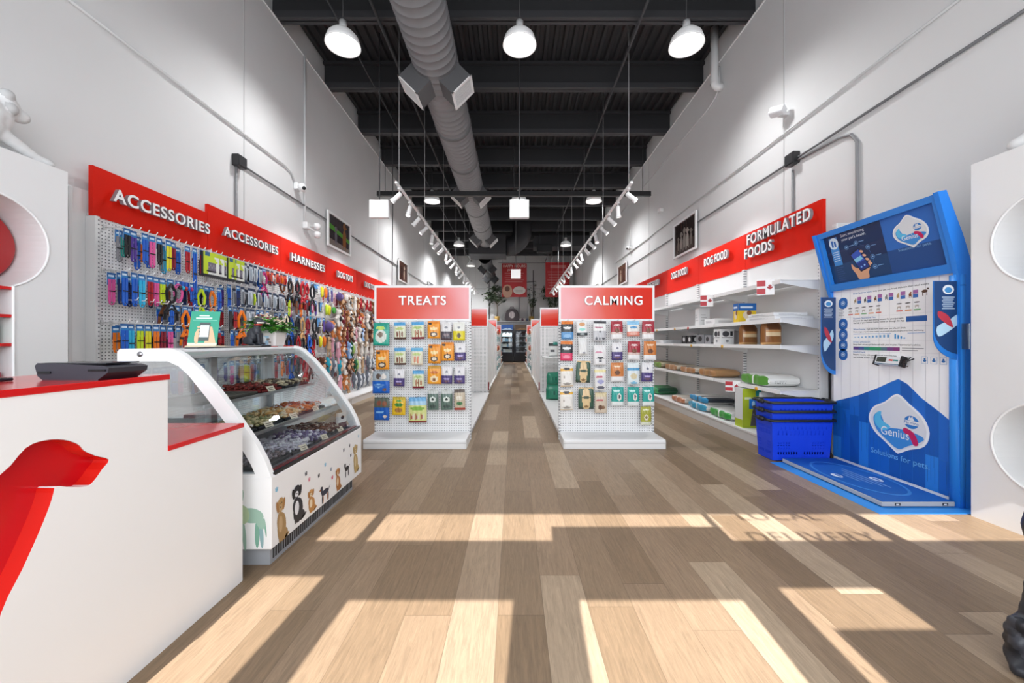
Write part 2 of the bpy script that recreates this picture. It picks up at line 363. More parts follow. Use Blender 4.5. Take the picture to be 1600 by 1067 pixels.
# ------------------------------------------------------------------ spiral duct
DX, DZ, DR = -1.05, 4.80, .30
r = empty('spiral_duct', (DX, 3, DZ), 'grey spiral air duct running down the shop under the joists', 'air duct')
m = MB(); pr = []; y = 1.5
while y < 14.1: pr += [(DR, y - 3), (DR + .0035, y - 2.995), (DR, y - 2.99)]; y += .13
m.lathe([(0, -1.5)] + pr + [(DR, 11.19), (0, 11.19)], (DX, 3, DZ), '#808083', 28, 'y'); m.build('duct_tube', mat('duct_paint', .5), r)
for y in (3.6, 6.6, 7.9, 10.7, 12.2):
    m = MB(); m.lathe([(DR + .002, -.04), (DR + .014, -.035), (DR + .014, .035), (DR + .002, .04)], (DX, y, DZ), '#6a6a6c', 28, 'y'); m.build('duct_collar', DECK, r)
def takeoff(root, x, y, z, dr, L0, L1, a=.17, dark='#5a5a5c', grille=True):
    for sx in (-1, 1):
        M = Matrix.Translation((x, y, z)) @ Matrix.Rotation(sx * R(-45 if sx else 0) if False else (R(135) if sx > 0 else R(-135)), 4, 'Y')
        m = MB(); m.box(-a, a, -a, a, L0, L1, dark, m=M); bx = m.build('take_off_box', DECK, root)
        if not grille: continue
        m = MB(); f = a + .012; t = .035
        for q in ((-f, f, -f, -f + t), (-f, f, f - t, f), (-f, -f + t, -f, f), (f - t, f, -f, f)): m.box(q[0], q[1], q[2], q[3], L1, L1 + .012, '#f0f0f0', m=M)
        for k in range(11):
            c = -a + .03 + k * (2 * a - .06) / 10; m.box(-a, a, c - .0055, c + .0055, L1 - .004, L1 + .008, '#e4e4e4', m=M)
        m.box(-a + .01, a - .01, -a + .01, a - .01, L1 - .012, L1 - .005, '#3c3c3e', m=M)
        m.build('air_grille', SATIN, bx)
for y in (5.25, 9.3, 13.3): takeoff(r, DX, y, DZ, DR, .12, .50)
# plenum, elbow and the far stretch
r = empty('plenum_duct', (-.9, 14.7, 4.3), 'black box duct where the spiral duct meets the round elbow', 'air duct')
m = MB(); m.box(-1.68, -.3, 14.2, 15.2, 4.28, 5.0, '#303033'); m.build('plenum_box', DECK, r)
m = MB(); arc = [(-.3, 14.7, 4.66)] + [(-.3 + .62 * math.sin(a), 14.7, 4.66 + .62 * (1 - math.cos(a))) for a in [PI / 2 * i / 8 for i in range(1, 9)]] + [(.32, 14.7, ZD)]
m.tube(arc, .36, '#2c2c2f', 20); m.build('elbow_duct', DECK, r)
m = MB(); m.lathe([(.24, 0), (.24, 4.2), (0, 4.2)], (-1.15, 15.2, 4.35), '#3b3b3e', 20, 'y'); m.build('far_duct', DECK, r)
takeoff(r, -1.15, 16.6, 4.35, .24, .1, .42, .16, '#29292b', False); takeoff(r, -1.15, 19.0, 4.3, .24, .1, .42, .16, '#29292b', False)
r = empty('rectangular_duct', (2, 15.4, 4.7), 'black rectangular duct running to the right wall near the back', 'air duct')
m = MB(); m.box(.8, 3.18, 15.2, 16.0, 4.80, 5.25, '#29292c', .02); m.box(1.0, 1.05, 15.16, 16.04, 4.76, 5.29, '#353538'); m.build('duct_run', DECK, r)
m = MB(); m.box(.9, 1.5, 14.95, 15.2, 4.5, 4.84, '#202022', .03); m.build('duct_branch', DECK, r)
# ------------------------------------------------------------------ pendants
def dome(x, y, z=4.68, label=''):
    r = empty('pendant_lamp', (x, y, z), label, 'pendant lamp', 'white dome pendants')
    m = MB(); pr = [(.05, .17), (.09, .168), (.14, .145), (.18, .10), (.2, .04), (.208, 0), (.202, 0), (.194, .04), (.172, .098), (.13, .138), (.05, .158), (.0, .16)]
    m.lathe(pr, (x, y, z), '#ffffff', 32); m.build('lamp_shade', OPAL, r)
    m = MB(); m.ball((x, y, z + .10), (.075, .075, .055), '#fff', 16, 10); m.build('bulb', BULB, r)
    m = MB(); m.tube([(x, y, z + .2), (x, y, z + .3)], .045, '#c8c8c8', 12); m.tube([(x, y, z + .3), (x, y, ZD)], .006, '#3a3a3c', 6); m.build('stem', SATIN, r)
    lamp('pendant_light', 'SPOT', (x, y, z - .004), PEND_W * (1.5 if y < 8 else 2.4 if y < 12 else 5.5), color=(.98, .99, 1), shadow_soft_size=.12, spot_size=R(150), spot_blend=1)
OPAL = mat('opal_shade', .35, col='#f4f4f4', emit=('#ffffff', .12))
rows = [(4.72, (-2.1, .07, 2.12)), (10.0, (-2.13, .13, 2.08)), (14.6, (-2.09, 1.97)), (18.6, (-2.09,))]
side = {-1: 'over the left aisle', 0: 'over the middle aisle', 1: 'over the right aisle'}
for k, (y, xs) in enumerate(rows):
    for x in xs: dome(x, y, label=f'white dome pendant lamp {side[round(x / 2.1)]}, {ORD[k]} row from the shop front')
# ------------------------------------------------------------------ light tracks with spots
spot_body = MB(); spot_body.lathe([(0, 0), (.032, 0), (.034, .01), (.034, .15), (.042, .155), (.044, .185), (.03, .185)], (0, 0, 0), '#f4f4f4', 16)
spot_lens = MB(); spot_lens.lathe([(0, 0), (.034, 0)], (0, 0, .182), '#ffffff', 16)
spot_arm = MB(); spot_arm.box(-.012, .012, -.03, .03, .0, .03, '#efefef'); spot_arm.box(-.036, .036, -.006, .006, .03, .09, '#e2e2e2')
ME = {n: b.mesh(n, mt) for n, b, mt in (('spot_housing', spot_body, SATIN), ('spot_lens', spot_lens, LAMPW))}
armm = MB(); armm.box(-.02, .02, -.035, .035, -.03, 0, '#eeeeee', .004); armm.tube([(0, 0, -.03), (0, 0, -.085)], .009, '#dddddd', 8); ME['adapter'] = armm.mesh('adapter', SATIN)
TX, TZ = 1.72, 3.35
for sx, nm in ((-1, 'left'), (1, 'right')):
    r = empty('light_track', (sx * TX, 5.6, TZ), f'white ceiling light track hung on wires along the {nm} side of the shop', 'light track', 'white light tracks')
    m = MB(); m.box(sx * TX - .018, sx * TX + .018, 5.6, 18.6, TZ, TZ + .035, '#f2f2f2', .004); m.build('track_rail', SATIN, r)
    for y in (5.75, 7.4, 9.4, 11.4, 13.4, 14.9, 17.4):
        m = MB(); m.tube([(sx * TX, y, TZ + .03), (sx * TX, y, ZD)], .0045, '#bcbcbc', 6); m.build('suspension_wire', SATIN, r)
    for i in range(21):
        y = 5.77 + .58 * i
        aim = Vector((sx * (.9 if i % 3 != 1 else .12), random.uniform(-.5, .3), -1.0)).normalized()
        q = aim.to_track_quat('Z', 'Y')
        t = empty('track_spotlight', (sx * TX, y, TZ), f'white cylinder spotlight on the {nm} light track, {ORD[i]} from the shop front', 'spotlight', f'spotlights on the {nm} track')
        a = bpy.data.objects.new('adapter', ME['adapter']); COL.objects.link(a); a.parent = t
        b = bpy.data.objects.new('spot_housing', ME['spot_housing']); COL.objects.link(b); b.parent = t
        b.location = Vector((0, 0, -.10)) - aim * .03; b.rotation_euler = q.to_euler()
        l = bpy.data.objects.new('spot_lens', ME['spot_lens']); COL.objects.link(l); l.parent = t; l.location = b.location; l.rotation_euler = b.rotation_euler
        if i % 2 == 0:
            p = Vector((sx * TX, y, TZ - .1)) + aim * .19
            lamp('spot_light', 'SPOT', p, SPOT_W * 2, aim.to_track_quat('-Z', 'Y').to_euler(), (.98, .99, 1), spot_size=R(62), spot_blend=.7, shadow_soft_size=.035)
# ------------------------------------------------------------------ blank square signs on rods
for i, (x, y, z) in enumerate(((-2.1, 6.0, 3.11), (.085, 6.0, 3.11), (.06, 12.0, 3.15))):
    r = empty('hanging_sign', (x, y, z - .15), ['blank white square sign on a long rod beside the left wall', 'blank white square sign on a long rod over the middle aisle', 'blank white square sign hanging in front of the red banner'][i], 'sign', 'blank hanging signs')
    m = MB(); m.box(x - .15, x + .15, y - .04, y + .04, z - .14, z + .14, '#f0f0f0', .006); m.build('sign_box', SATIN, r)
    m = MB(); m.tube([(x, y, z + .14), (x, y, ZD)], .010, '#4a4a4c', 8); m.build('rod', SATIN, r)
for i, (x, y, z0) in enumerate(((-2.32, 7.3, 1.75), (2.3, 10.0, 1.7), (1.5, 7.6, 3.4), (-1.35, 6.9, 3.4), (1.2, 9.0, 3.5))):
    m = MB(); m.tube([(x, y, z0 if i < 2 else 3.36), (x + .02, y, (z0 + ZD) / 2), (x, y, ZD)], .009 if i < 2 else .005, '#3e3e40' if i < 2 else '#8c8c8e', 6)
    if i < 2: tag(m.build('power_cable', SATIN), f'dark power cable hanging from the ceiling over the {("left", "right")[i]} shelving', 'cable')
# ------------------------------------------------------------------ wall conduits and fittings
def conduit(pts, r_, col, label, k_=8):
    m = MB(); m.tube(pts, r_, col, k_); return tag(m.build('conduit', METAL if col in ('#8a8a8c',) else SATIN), label, 'conduit')
xl, xr = -XW + .02, XW - .02
conduit([(xl, .5, 3.49), (xl, 5.35, 3.49), (xl, 5.5, 3.46), (xl, 5.56, 3.36)], .012, '#d6d6d6', 'thin white conduit on the left wall ending at the camera')
conduit([(xl, 4.45, 3.11), (xl, 5.6, 3.11), (xl, 6.45, 3.11), (xl, 14, 3.11)], .012, '#6c6c6e', 'dark conduit along the left wall behind the framed pictures')
conduit([(xl, 4.4, 3.05), (xl, 4.4, 2.0)], .013, '#8f8f91', 'grey conduit dropping from the black box behind the accessories header')
conduit([(xl, 5.84, 5.38), (xl, 5.84, 2.86)], .018, '#e2e2e2', 'white vertical conduit on the left wall behind the camera')
conduit([(xl, 7.72, 3.1), (xl, 10.4, 3.1), (xl, 10.42, 2.2)], .010, '#707072', 'grey conduit dropping behind the second framed picture on the left wall')
conduit([(xr, .6, 3.49), (xr, 12, 3.49)], .012, '#c6c6c6', 'thin pale conduit high along the right wall')
conduit([(xr, .6, 3.11), (xr, 6.5, 3.11), (xr, 14, 3.11)], .012, '#6c6c6e', 'dark conduit along the right wall behind the framed pictures')
conduit([(xr, 4.3, 3.08), (xr, 3.75, 3.04), (xr, 3.62, 3.0), (xr, 3.56, 2.9), (xr, 3.55, 1.6)], .014, '#8f8f91', 'grey conduit arching from the black box and down behind the blue stand')
conduit([(xr, 4.38, 3.0), (xr, 4.38, 2.0)], .013, '#8f8f91', 'grey conduit dropping from the black box behind the right header')
conduit([(xr, 5.95, 5.3), (xr, 5.95, 5.0), (xr, 6.05, 4.9), (xr, 6.3, 4.85), (xr, 12, 4.85)], .014, '#dcdcdc', 'white conduit curving down along the top of the right wall')
m = MB(); xx = XW - .12; m.tube([(xx, 5.9, ZD), (xx, 5.9, 5.05), (xx + .01, 5.9, 4.98), (xx + .04, 5.9, 4.95), (XW - .005, 5.9, 4.95)], .055, '#ececec', 14); m.lathe([(.062, 0), (.062, .09)], (xx, 5.9, 5.0), '#ececec', 14)
tag(m.build('drain_pipe', SATIN), 'white plastic drain pipe with an elbow high on the right wall', 'pipe')
for i, (x, y) in enumerate(((-XW + .04, 4.42), (XW - .04, 4.36))):
    r = empty('junction_box', (x, y, 3.05), f'black electrical box on the conduit of the {("left", "right")[i]} wall', 'electrical box')
    m = MB(); m.box(x - .04, x + .04, y - .07, y + .07, 3.05, 3.18, '#262628', .006); m.build('box_body', SATIN, r)
    m = MB(); s = 1 if x < 0 else -1; m.box(x + s * .04, x + s * .046, y - .06, y + .06, 3.06, 3.17, '#3a3a3c'); m.build('cover_plate', SATIN, r)
def cctv(x, y, z, label, s):
    r = empty('security_camera', (x, y, z), label, 'security camera')
    m = MB(); m.box(x - .01 * s, x + .05 * s, y - .05, y + .05, z - .02, z + .08, '#ededed', .008); m.build('mount', SATIN, r)
    m = MB(); m.ball((x + .09 * s, y, z + .02), (.06, .06, .06), '#f0f0f0', 16, 10); m.build('camera_body', SATIN, r)
    m = MB(); m.ball((x + .13 * s, y - .025, z + .0), (.028, .028, .028), '#151515', 12, 8); m.build('lens', GLOSS, r)
cctv(-XW + .01, 5.62, 3.28, 'white dome camera on the left wall below the thin conduit', 1)
def emergency(x, y, z, label, s, heads=2):
    r = empty('emergency_light', (x, y, z), label, 'emergency light')
    m = MB(); m.box(x, x + .07 * s, y - .05, y + .05, z, z + .10, '#e9e9e9', .01); m.build('housing', SATIN, r)
    for k in range(heads):
        m = MB(); m.lathe([(0, 0), (.05, 0), (.055, .05), (.03, .08), (0, .08)], (x + .10 * s, y + .13 - .0 * k, z - .05 + .13 * k), '#f4f4f4', 14, 'x'); m.tube([(x + .03 * s, y + .02, z + .05), (x + .12 * s, y + .12, z - .02 + .1 * k)], .01, '#dcdcdc'); m.build('lamp_head', SATIN, r)
emergency(-XW, 5.86, 2.76, 'white twin-head emergency light on the left wall over the harnesses header', 1)
m = MB(); M = Matrix.Translation((XW - .12, 4.5, 3.72)) @ Matrix.Rotation(R(20), 4, 'Y') @ Matrix.Rotation(R(35), 4, 'Z')
r = empty('motion_sensor', (XW - .1, 4.5, 3.68), 'white angled sensor high on the right wall above the thin conduit', 'sensor')
m.box(-.05, .05, -.08, .08, -.02, .07, '#e8e8ea', .01, m=M); m.build('sensor_body', SATIN, r); m = MB(); m.box(XW - .1, XW, 4.46, 4.52, 3.68, 3.72, '#dddddd'); m.build('bracket', SATIN, r)
m = MB(); m.box(XW - .09, XW, 8.2, 8.33, 3.82, 3.9, '#f0f0f0', .01); tag(m.build('motion_sensor', SATIN), 'small white sensor on the right wall above the framed picture', 'sensor')
cctv(XW - .01, 10.4, 3.55, 'white camera on the right wall near the far spotlights', -1)
m = MB(); m.tube([(XW - .05, 10.4, 3.6), (XW - .05, 10.4, 4.3)], .008, '#e0e0e0', 6); tag(m.build('conduit', SATIN), 'short white conduit above the far camera on the right wall', 'conduit')
# ------------------------------------------------------------------ framed pictures
def photo(fr, u, v, w, h, bg, fig, label, floor_c=None, extra=None):
    c = fr.pt(u, v - h / 2); r = empty('framed_picture', c, label, 'framed picture', 'framed dog pictures')
    m = MB(); t = .035
    m.prism(fr, [(u - w / 2, v - h / 2), (u + w / 2, v - h / 2), (u + w / 2, v + h / 2), (u - w / 2, v + h / 2)], 0, .03, '#f4f4f4', [[(u - w / 2 + t, v - h / 2 + t), (u + w / 2 - t, v - h / 2 + t), (u + w / 2 - t, v + h / 2 - t), (u - w / 2 + t, v + h / 2 - t)]])
    m.build('picture_frame', SATIN, r)
    m = MB(); a, b = w / 2 - t, h / 2 - t; m.rect(fr, u - a, u + a, v - b, v + b, .012, bg)
    if floor_c: m.rect(fr, u - a, u + a, v - b, v - b * .3, .013, floor_c)
    if extra: extra(m, fr, u, v, a, b)
    for k, (du, sc, c_) in enumerate(fig):
        uu = u + du * a; vv = v - b * .75
        m.ell(fr, uu, vv + .13 * sc, .055 * sc, .12 * sc, .014 + .0004 * k, c_, 14); m.ell(fr, uu, vv + .29 * sc, .045 * sc, .05 * sc, .0145 + .0004 * k, c_, 12); m.ell(fr, uu + .045 * sc, vv + .28 * sc, .03 * sc, .02 * sc, .0145 + .0004 * k, c_, 10)
        m.rect(fr, uu - .05 * sc, uu - .03 * sc, vv - .02 * sc, vv + .1 * sc, .014, c_); m.rect(fr, uu + .03 * sc, uu + .05 * sc, vv - .02 * sc, vv + .1 * sc, .014, c_)
    m.build('print', GLOSS, r)
def park(m, fr, u, v, a, b):
    m.poly(fr, [(u - a, v + b * .1), (u + a, v - b * .3), (u + a, v - b * .05), (u - a, v + b * .45)], .0135, '#4e8a34')
    for k in range(7): m.rect(fr, u - a + k * a * .3, u - a + k * a * .3 + .02, v - b * .2, v + b, .0134, '#2b2620')
    m.poly(fr, [(u - a, v - b), (u + a, v - b), (u + a, v - b * .7), (u - a, v - b * .55)], .0136, '#7c6f68')
photo(fr_left(-XW + .034), 6.95, 2.975, .92, .60, '#3a3236', [(-.35, .9, '#6e6a70'), (.45, 1.35, '#8a5a34')], 'framed picture of two dogs by a green strip over the dog toys header', None, park)
photo(fr_left(-XW + .034), 10.95, 3.02, .92, .60, '#5a3a30', [(-.4, 1, '#2a2422'), (.2, 1.1, '#c8b8a8')], 'framed brown dog picture, second on the left wall')
photo(fr_left(-XW + .034), 14.6, 3.0, .92, .60, '#6a6a6e', [(.1, 1, '#303034')], 'framed grey dog picture, farthest on the left wall')
def stage(m, fr, u, v, a, b):
    for k in range(9): m.rect(fr, u - a + k * a * .23, u - a + k * a * .23 + .015, v - b * .3, v + b, .0132, '#5e4c48' if k in (3, 4, 5) else '#3a2e2c')
photo(fr_right(XW - .034), -7.1, 2.985, .95, .66, '#2f2422', [(-.6, .8, '#7a706a'), (-.3, 1, '#98908a'), (0, 1.15, '#8c847e'), (.28, 1.05, '#a8a098'), (.6, .9, '#7e7670')], 'framed picture of a dark line of dogs over the right header', '#4a3c38', stage)
photo(fr_right(XW - .034), -11.2, 3.0, .92, .60, '#6e4a3c', [(-.3, 1, '#d8c8b8'), (.3, 1.1, '#3a2a24')], 'framed brown dog picture, second on the right wall')
photo(fr_right(XW - .034), -14.9, 2.95, .92, .60, '#4e4a46', [(0, 1.2, '#b08a60')], 'framed dark dog picture, farthest on the right wall')
# ================================================================== product prototypes (own front faces -Y, hung from the top centre)
RED, WHITE = '#cf1e0a', '#ececec'
C = dict(black='#232328', purple='#5b3f9a', blue='#2462c8', navy='#1d2f66', cyan='#35b6e2', teal='#159a8e', pink='#e05a9c', magenta='#b0246a', red='#b41f2a', crimson='#8e1c30', yellow='#e6dc2e', lime='#c4dc28',
         green='#3f9a3a', orange='#ee7a1c', brown='#7c4a2c', tan='#c79a66', grey='#8b8b90', silver='#b8c0c8', white='#e8e6e2', maroon='#6a2a34', cream='#e6d8bc')
def card_col(u, v):
    if v > .72 and v < .9 and .15 < u < .85: return '#cfe2f2'
    if v < .25: return '#e2e8ee' if .2 < u < .8 else '#1d5f9c'
    return '#2f7fc0' if v < .6 else '#1f5f9e'
def flat(w, h, t, z1, colfn, nx=6, nz=6, y=0):
    m = MB(); m.grid(lambda u, v: (-w / 2 + w * u, y - t, z1 - h + h * v), nx, nz, colfn, False)
    m.grid(lambda u, v: (w / 2 - w * u, y, z1 - h + h * v), 1, 1, lambda u, v: '#d8d8d8', False)
    for a, b in (((-w / 2, z1 - h), (w / 2, z1 - h)), ((w / 2, z1 - h), (w / 2, z1)), ((w / 2, z1), (-w / 2, z1)), ((-w / 2, z1), (-w / 2, z1 - h))):
        m.add([(a[0], y - t, a[1]), (a[0], y, a[1]), (b[0], y, b[1]), (b[0], y - t, b[1])], [(0, 1, 2, 3)], colfn(.5, .02))
    return m
_cache = {}
def leash(col, L=.2, w=.056):
    k = ('leash', col, L, w)
    if k not in _cache:
        a = flat(w, .095, .003, 0, card_col); b = MB(); c = C[col]; hw = w * .42
        for sx in (-1, 1): b.box(sx * hw * .55 - hw * .38, sx * hw * .55 + hw * .38, -.011, -.004, -.05 - L, -.05, c)
        b.tube([(-hw * .6, -.008, -.05 - L), (-hw * .5, -.008, -.065 - L), (0, -.008, -.07 - L), (hw * .5, -.008, -.065 - L), (hw * .6, -.008, -.05 - L)], .006, c, 6)
        d = MB(); b.box(-hw * .9, hw * .9, -.014, -.004, -.05 - L * .55, -.05 - L * .5, '#1c1c20'); d.lathe([(.012, 0), (.012, .004)], (0, -.016, -.062 - L), '#202024', 10, 'y')
        _cache[k] = [('header_card', a.mesh('header_card', SATIN)), ('strap', b.mesh('strap', FABRIC)), ('clasp', d.mesh('clasp', SATIN))]
    return _cache[k]
def harness(col, s=1.0):
    s *= 1.12
    k = ('harness', col, s)
    if k not in _cache:
        a = flat(.06, .07, .003, 0, card_col); b = MB(); c = C[col]; r = .011 * s
        P = lambda x, z: (x * s, -.01, -.06 + z * s)
        for pts in ([P(0, .02), P(-.035, -.04), P(-.03, -.10), P(0, -.13), P(.03, -.10), P(.035, -.04), P(0, .02)], [P(0, -.12), P(-.045, -.2), P(-.05, -.26)], [P(0, -.12), P(.045, -.2), P(.05, -.26)], [P(-.045, -.2), P(0, -.17), P(.045, -.2)]):
            b.tube(pts, r, c, 6)
        d = MB()
        for x, z in ((0, -.12), (-.045, -.2), (.045, -.2)): d.box(x * s - .013, x * s + .013, -.024, -.006, -.06 + z * s - .01, -.06 + z * s + .01, '#1c1c20')
        _cache[k] = [('header_card', a.mesh('header_card', SATIN)), ('strap', b.mesh('strap', FABRIC)), ('buckle', d.mesh('buckle', SATIN))]
    return _cache[k]
def blister(col, h=.21, w=.06, base='#c4ccd6'):
    k = ('blister', col, h, w, base)
    if k not in _cache:
        a = flat(w, h, .004, 0, lambda u, v: ('#2a3c58' if v > .82 or v < .12 else base), 3, 8)
        b = MB(); b.tube([(0, -.014, -.05), (w * .12, -.016, -h * .55), (0, -.014, -h * .85)], [w * .16, w * .22, w * .14], C[col], 8)
        _cache[k] = [('backing_card', a.mesh('backing_card', SATIN)), ('tool', b.mesh('tool', SATIN))]
    return _cache[k]
def wearbox(w=.17, h=.23, t=.05, top='#c2d832'):
    k = ('wearbox', w, h, t, top)
    if k not in _cache:
        def cf(u, v):
            if v > .86: return '#2f5f8a' if .1 < u < .4 else top
            if v < .1: return '#2a2a30'
            if .2 < v < .62 and .25 < u < .8: return '#6f6a78' if (int(u * 14) + int(v * 14)) % 3 else '#8d8894'
            return top if (u < .3 or v > .6) and u + v < 1.5 else '#e4e8e2'
        a = flat(w, h, t, -.01, cf, 10, 12); b = MB(); b.box(-w * .3, w * .3, -t - .003, -t + .001, -h * .85, -h * .8, '#1c1c20')
        b.box(-.012, .012, -t / 2 - .001, -t / 2 + .001, -.012, .012, '#dcdcdc')
        _cache[k] = [('carton', a.mesh('carton', SATIN)), ('hang_tab', b.mesh('hang_tab', SATIN))]
    return _cache[k]
def loopy(col):
    k = ('loop', col)
    if k not in _cache:
        a = flat(.05, .06, .003, 0, card_col); b = MB()
        for rr in (.05, .038): b.tube([(math.sin(t) * rr * .8, -.01, -.11 + math.cos(t) * rr * 1.6) for t in [2 * PI * i / 20 for i in range(21)]], .006, C[col], 6, False)
        _cache[k] = [('header_card', a.mesh('header_card', SATIN)), ('rope', b.mesh('rope', FABRIC))]
    return _cache[k]
def ropepack(cols):
    k = ('lights', cols)
    if k not in _cache:
        a = flat(.16, .045, .003, 0, lambda u, v: '#2a6ad0' if int(u * 8) % 2 else '#1d4fa4', 8, 2); b = MB()
        for i, c in enumerate(cols): b.ball((-.06 + .03 * i, -.02, -.06), (.013, .018, .02), C[c], 8, 5)
        _cache[k] = [('header_card', a.mesh('header_card', SATIN)), ('toy_lights', b.mesh('toy_lights', SATIN))]
    return _cache[k]
def chew(col, shape=0):
    k = ('chew', col, shape)
    if k not in _cache:
        m = MB(); c = C[col]
        m.box(-.025, .025, -.012, -.008, -.05, 0, '#e8e8e8')
        if shape == 0: m.tube([(0, -.02, -.03), (0, -.03, -.06), (0, -.03, -.16), (0, -.02, -.19)], [.015, .026, .022, .012], c, 10)
        else: m.lathe([(0, -.012), (.05, -.012), (.06, 0), (.05, .012), (0, .012)], (0, -.025, -.10), c, 18, 'y')
        _cache[k] = [(None, m.mesh('chew', PLASTIC))]
    return _cache[k]
# plush: one melted body each
def plush_protos():
    P = {}
    def bear(a, b, ear=.018): return [((0, 0, -.13), (.045, .035, .055), a), ((0, -.01, -.055), (.04, .036, .038), a), ((0, -.045, -.065), (.018, .014, .014), b)] + limb((-.03, -.01, -.10), (-.07, -.02, -.13), .016, .014, a, 4) + limb((.03, -.01, -.10), (.07, -.02, -.13), .016, .014, a, 4) + limb((-.02, -.01, -.17), (-.035, -.03, -.22), .02, .018, a, 4) + limb((.02, -.01, -.17), (.035, -.03, -.22), .02, .018, a, 4) + [((-.03, 0, -.022), ear, a), ((.03, 0, -.022), ear, a), ((0, -.034, -.13), (.026, .012, .034), b)]
    def longy(a, b): return [((0, 0, -.04), (.03, .03, .034), a), ((0, -.03, -.05), (.014, .014, .012), b)] + limb((0, 0, -.07), (0, 0, -.17), .024, .034, a, 5) + limb((-.025, 0, -.02), (-.04, 0, -.08), .012, .014, b, 4) + limb((.025, 0, -.02), (.04, 0, -.08), .012, .014, b, 4) + limb((-.015, 0, -.18), (-.03, -.01, -.27), .014, .014, a, 5) + limb((.015, 0, -.18), (.03, -.01, -.27), .014, .014, a, 5)
    def fish(a, b): return limb((0, 0, -.02), (.0, -.02, -.12), .014, .045, a, 6) + limb((0, -.02, -.12), (.01, -.01, -.24), .045, .012, a, 6) + limb((.01, 0, -.24), (.05, 0, -.27), .012, .01, a, 3) + limb((.01, 0, -.24), (-.03, 0, -.27), .012, .01, a, 3) + limb((.03, -.02, -.13), (.08, -.02, -.16), .014, .008, a, 3) + limb((-.03, -.02, -.13), (-.08, -.02, -.16), .014, .008, a, 3) + [((0, -.045, -.13), (.028, .02, .07), b)]
    def ballish(a, b): return [((0, -.02, -.08), (.06, .05, .06), a), ((0, -.055, -.08), (.03, .025, .03), b)] + limb((0, 0, -.01), (0, -.01, -.03), .012, .012, b, 2)
    def star(a, b): return [((0, -.01, -.10), (.035, .028, .045), a)] + [q for t in range(5) for q in limb((0, -.01, -.10), (.085 * math.sin(t * 2 * PI / 5), -.01, -.10 + .085 * math.cos(t * 2 * PI / 5)), .026, .012, a, 4)] + [((0, -.036, -.1), (.018, .012, .02), b)]
    spec = [('brown teddy bear', bear, '#8a5430', '#d8b088'), ('white puppy', bear, '#e4e0da', '#3a3434'), ('orange fox', bear, '#c87a44', '#efe2d2'), ('blue puppy', bear, '#86a8d8', '#dfe8f4'), ('pink bunny', longy, '#dca0b0', '#f0d0d8'),
            ('tan donkey', longy, '#b89878', '#6a4a38'), ('white llama', longy, '#e6e2dc', '#c8bcae'), ('dark red reindeer', longy, '#7a2430', '#b88a5c'), ('grey dolphin', fish, '#6e7480', '#d4d8de'), ('green crocodile', fish, '#2f6a4c', '#9ab86a'),
            ('teal mermaid', fish, '#2fa0b8', '#e8c0a0'), ('white snowball', ballish, '#ece8e2', '#8a6a58'), ('purple hippo', ballish, '#5c4c84', '#8c7cb0'), ('red starfish', star, '#b4202c', '#e8d0c0'), ('magenta starfish', star, '#b02868', '#d87aa8'), ('brown monkey', bear, '#5c3a2c', '#d4a888')]
    for n, fn, a, b in spec: P[n] = [(None, blob('plush', fn(a, b), .008))]
    return P
PLUSH = plush_protos()
# ================================================================== left wall: pegboard bays
LB = [(2.84, 3.91, 'first accessories'), (3.91, 5.14, 'second accessories'), (5.14, 6.37, 'harnesses'), (6.37, 7.6, 'first dog toys'), (7.6, 8.83, 'second dog toys'), (8.83, 10.06, 'last')]
HEAD = ['ACCESSORIES', 'ACCESSORIES', 'HARNESSES', 'DOG TOYS', 'DOG TOYS', '']
XL = -3.13
def rack_bay(side, y0, y1, ztop, zmid, words, label, peg, shelves=(), lets=()):
    s = -1 if side == 'l' else 1; X = XL if s < 0 else 2.90; f = fr_left(X) if s < 0 else fr_right(X); g = (lambda y: y) if s < 0 else (lambda y: -y)
    r = empty('display_rack', (X, (y0 + y1) / 2, 0), label, 'display rack', f'red-topped racks along the {"left" if s < 0 else "right"} wall')
    ys = sorted((g(y0), g(y1)))
    m = MB(); m.box(X - .0 * s, X + .03 * s, y0 + .004, y1 - .004, .02, zmid + .02, '#ececec'); m.build('back_panel', PEGX if peg else WPANEL, r)
    m = MB(); m.box(X - .012 * s, X + .02 * s, y0 + .003, y1 - .003, zmid, ztop, RED); h = m.build('header_panel', HEADM, r)
    for txt_, uc, vc, cap, wd in words:
        m = MB(); m.text(txt_, f, g(uc), vc, cap, '#fafafa', w=.045, depth=.03, bold=.02, width=wd); m.build('raised_lettering', LETTER, h)
    m = MB(); m.box(X - .035 * s, X + .04 * s, y0 + .0005, y0 + .03, 0, zmid, '#e6e6e6'); m.build('upright', SLOT, r)
    d = .45 if s < 0 else .47
    m = MB(); m.box(X - d * s, X, y0 + .004, y1 - .004, .095, .12, '#eeeeee', .004); m.box(X - (d - .012) * s, X - (d - .03) * s, y0 + .004, y1 - .004, 0, .095, '#dcdcdc'); m.box(X - .03 * s, X, y0 + .004, y1 - .004, 0, .095, '#dcdcdc'); m.build('base_deck', SATIN, r)
    for z in shelves:
        m = MB(); m.box(X - .40 * s, X - .01 * s, y0 + .006, y1 - .006, z - .006, z, '#e8e8e8'); m.box(X - .405 * s, X - .395 * s, y0 + .006, y1 - .006, z - .034, z + .004, '#f2f2f2'); q = m.build('shelf', SATIN, r)
        for yy in (y0 + .02, y1 - .02):
            m = MB(); m.prism(Fr((0, yy, 0), (1, 0, 0), (0, 0, 1), (0, -1, 0)), [(X - .39 * s, z - .03), (X - .39 * s, z - .006), (X, z - .006), (X, z - .10)][::(1 if s > 0 else -1)], -.003, .003, '#e4e4e4'); m.build('bracket', SATIN, q)
    return r
WPANEL = wall_mat('rack_panel', '#e4e4e4', .5, .01)
HEADM = mat('red_header', .45, col='#d81c06', spec=.2)
HOOK_L = .20
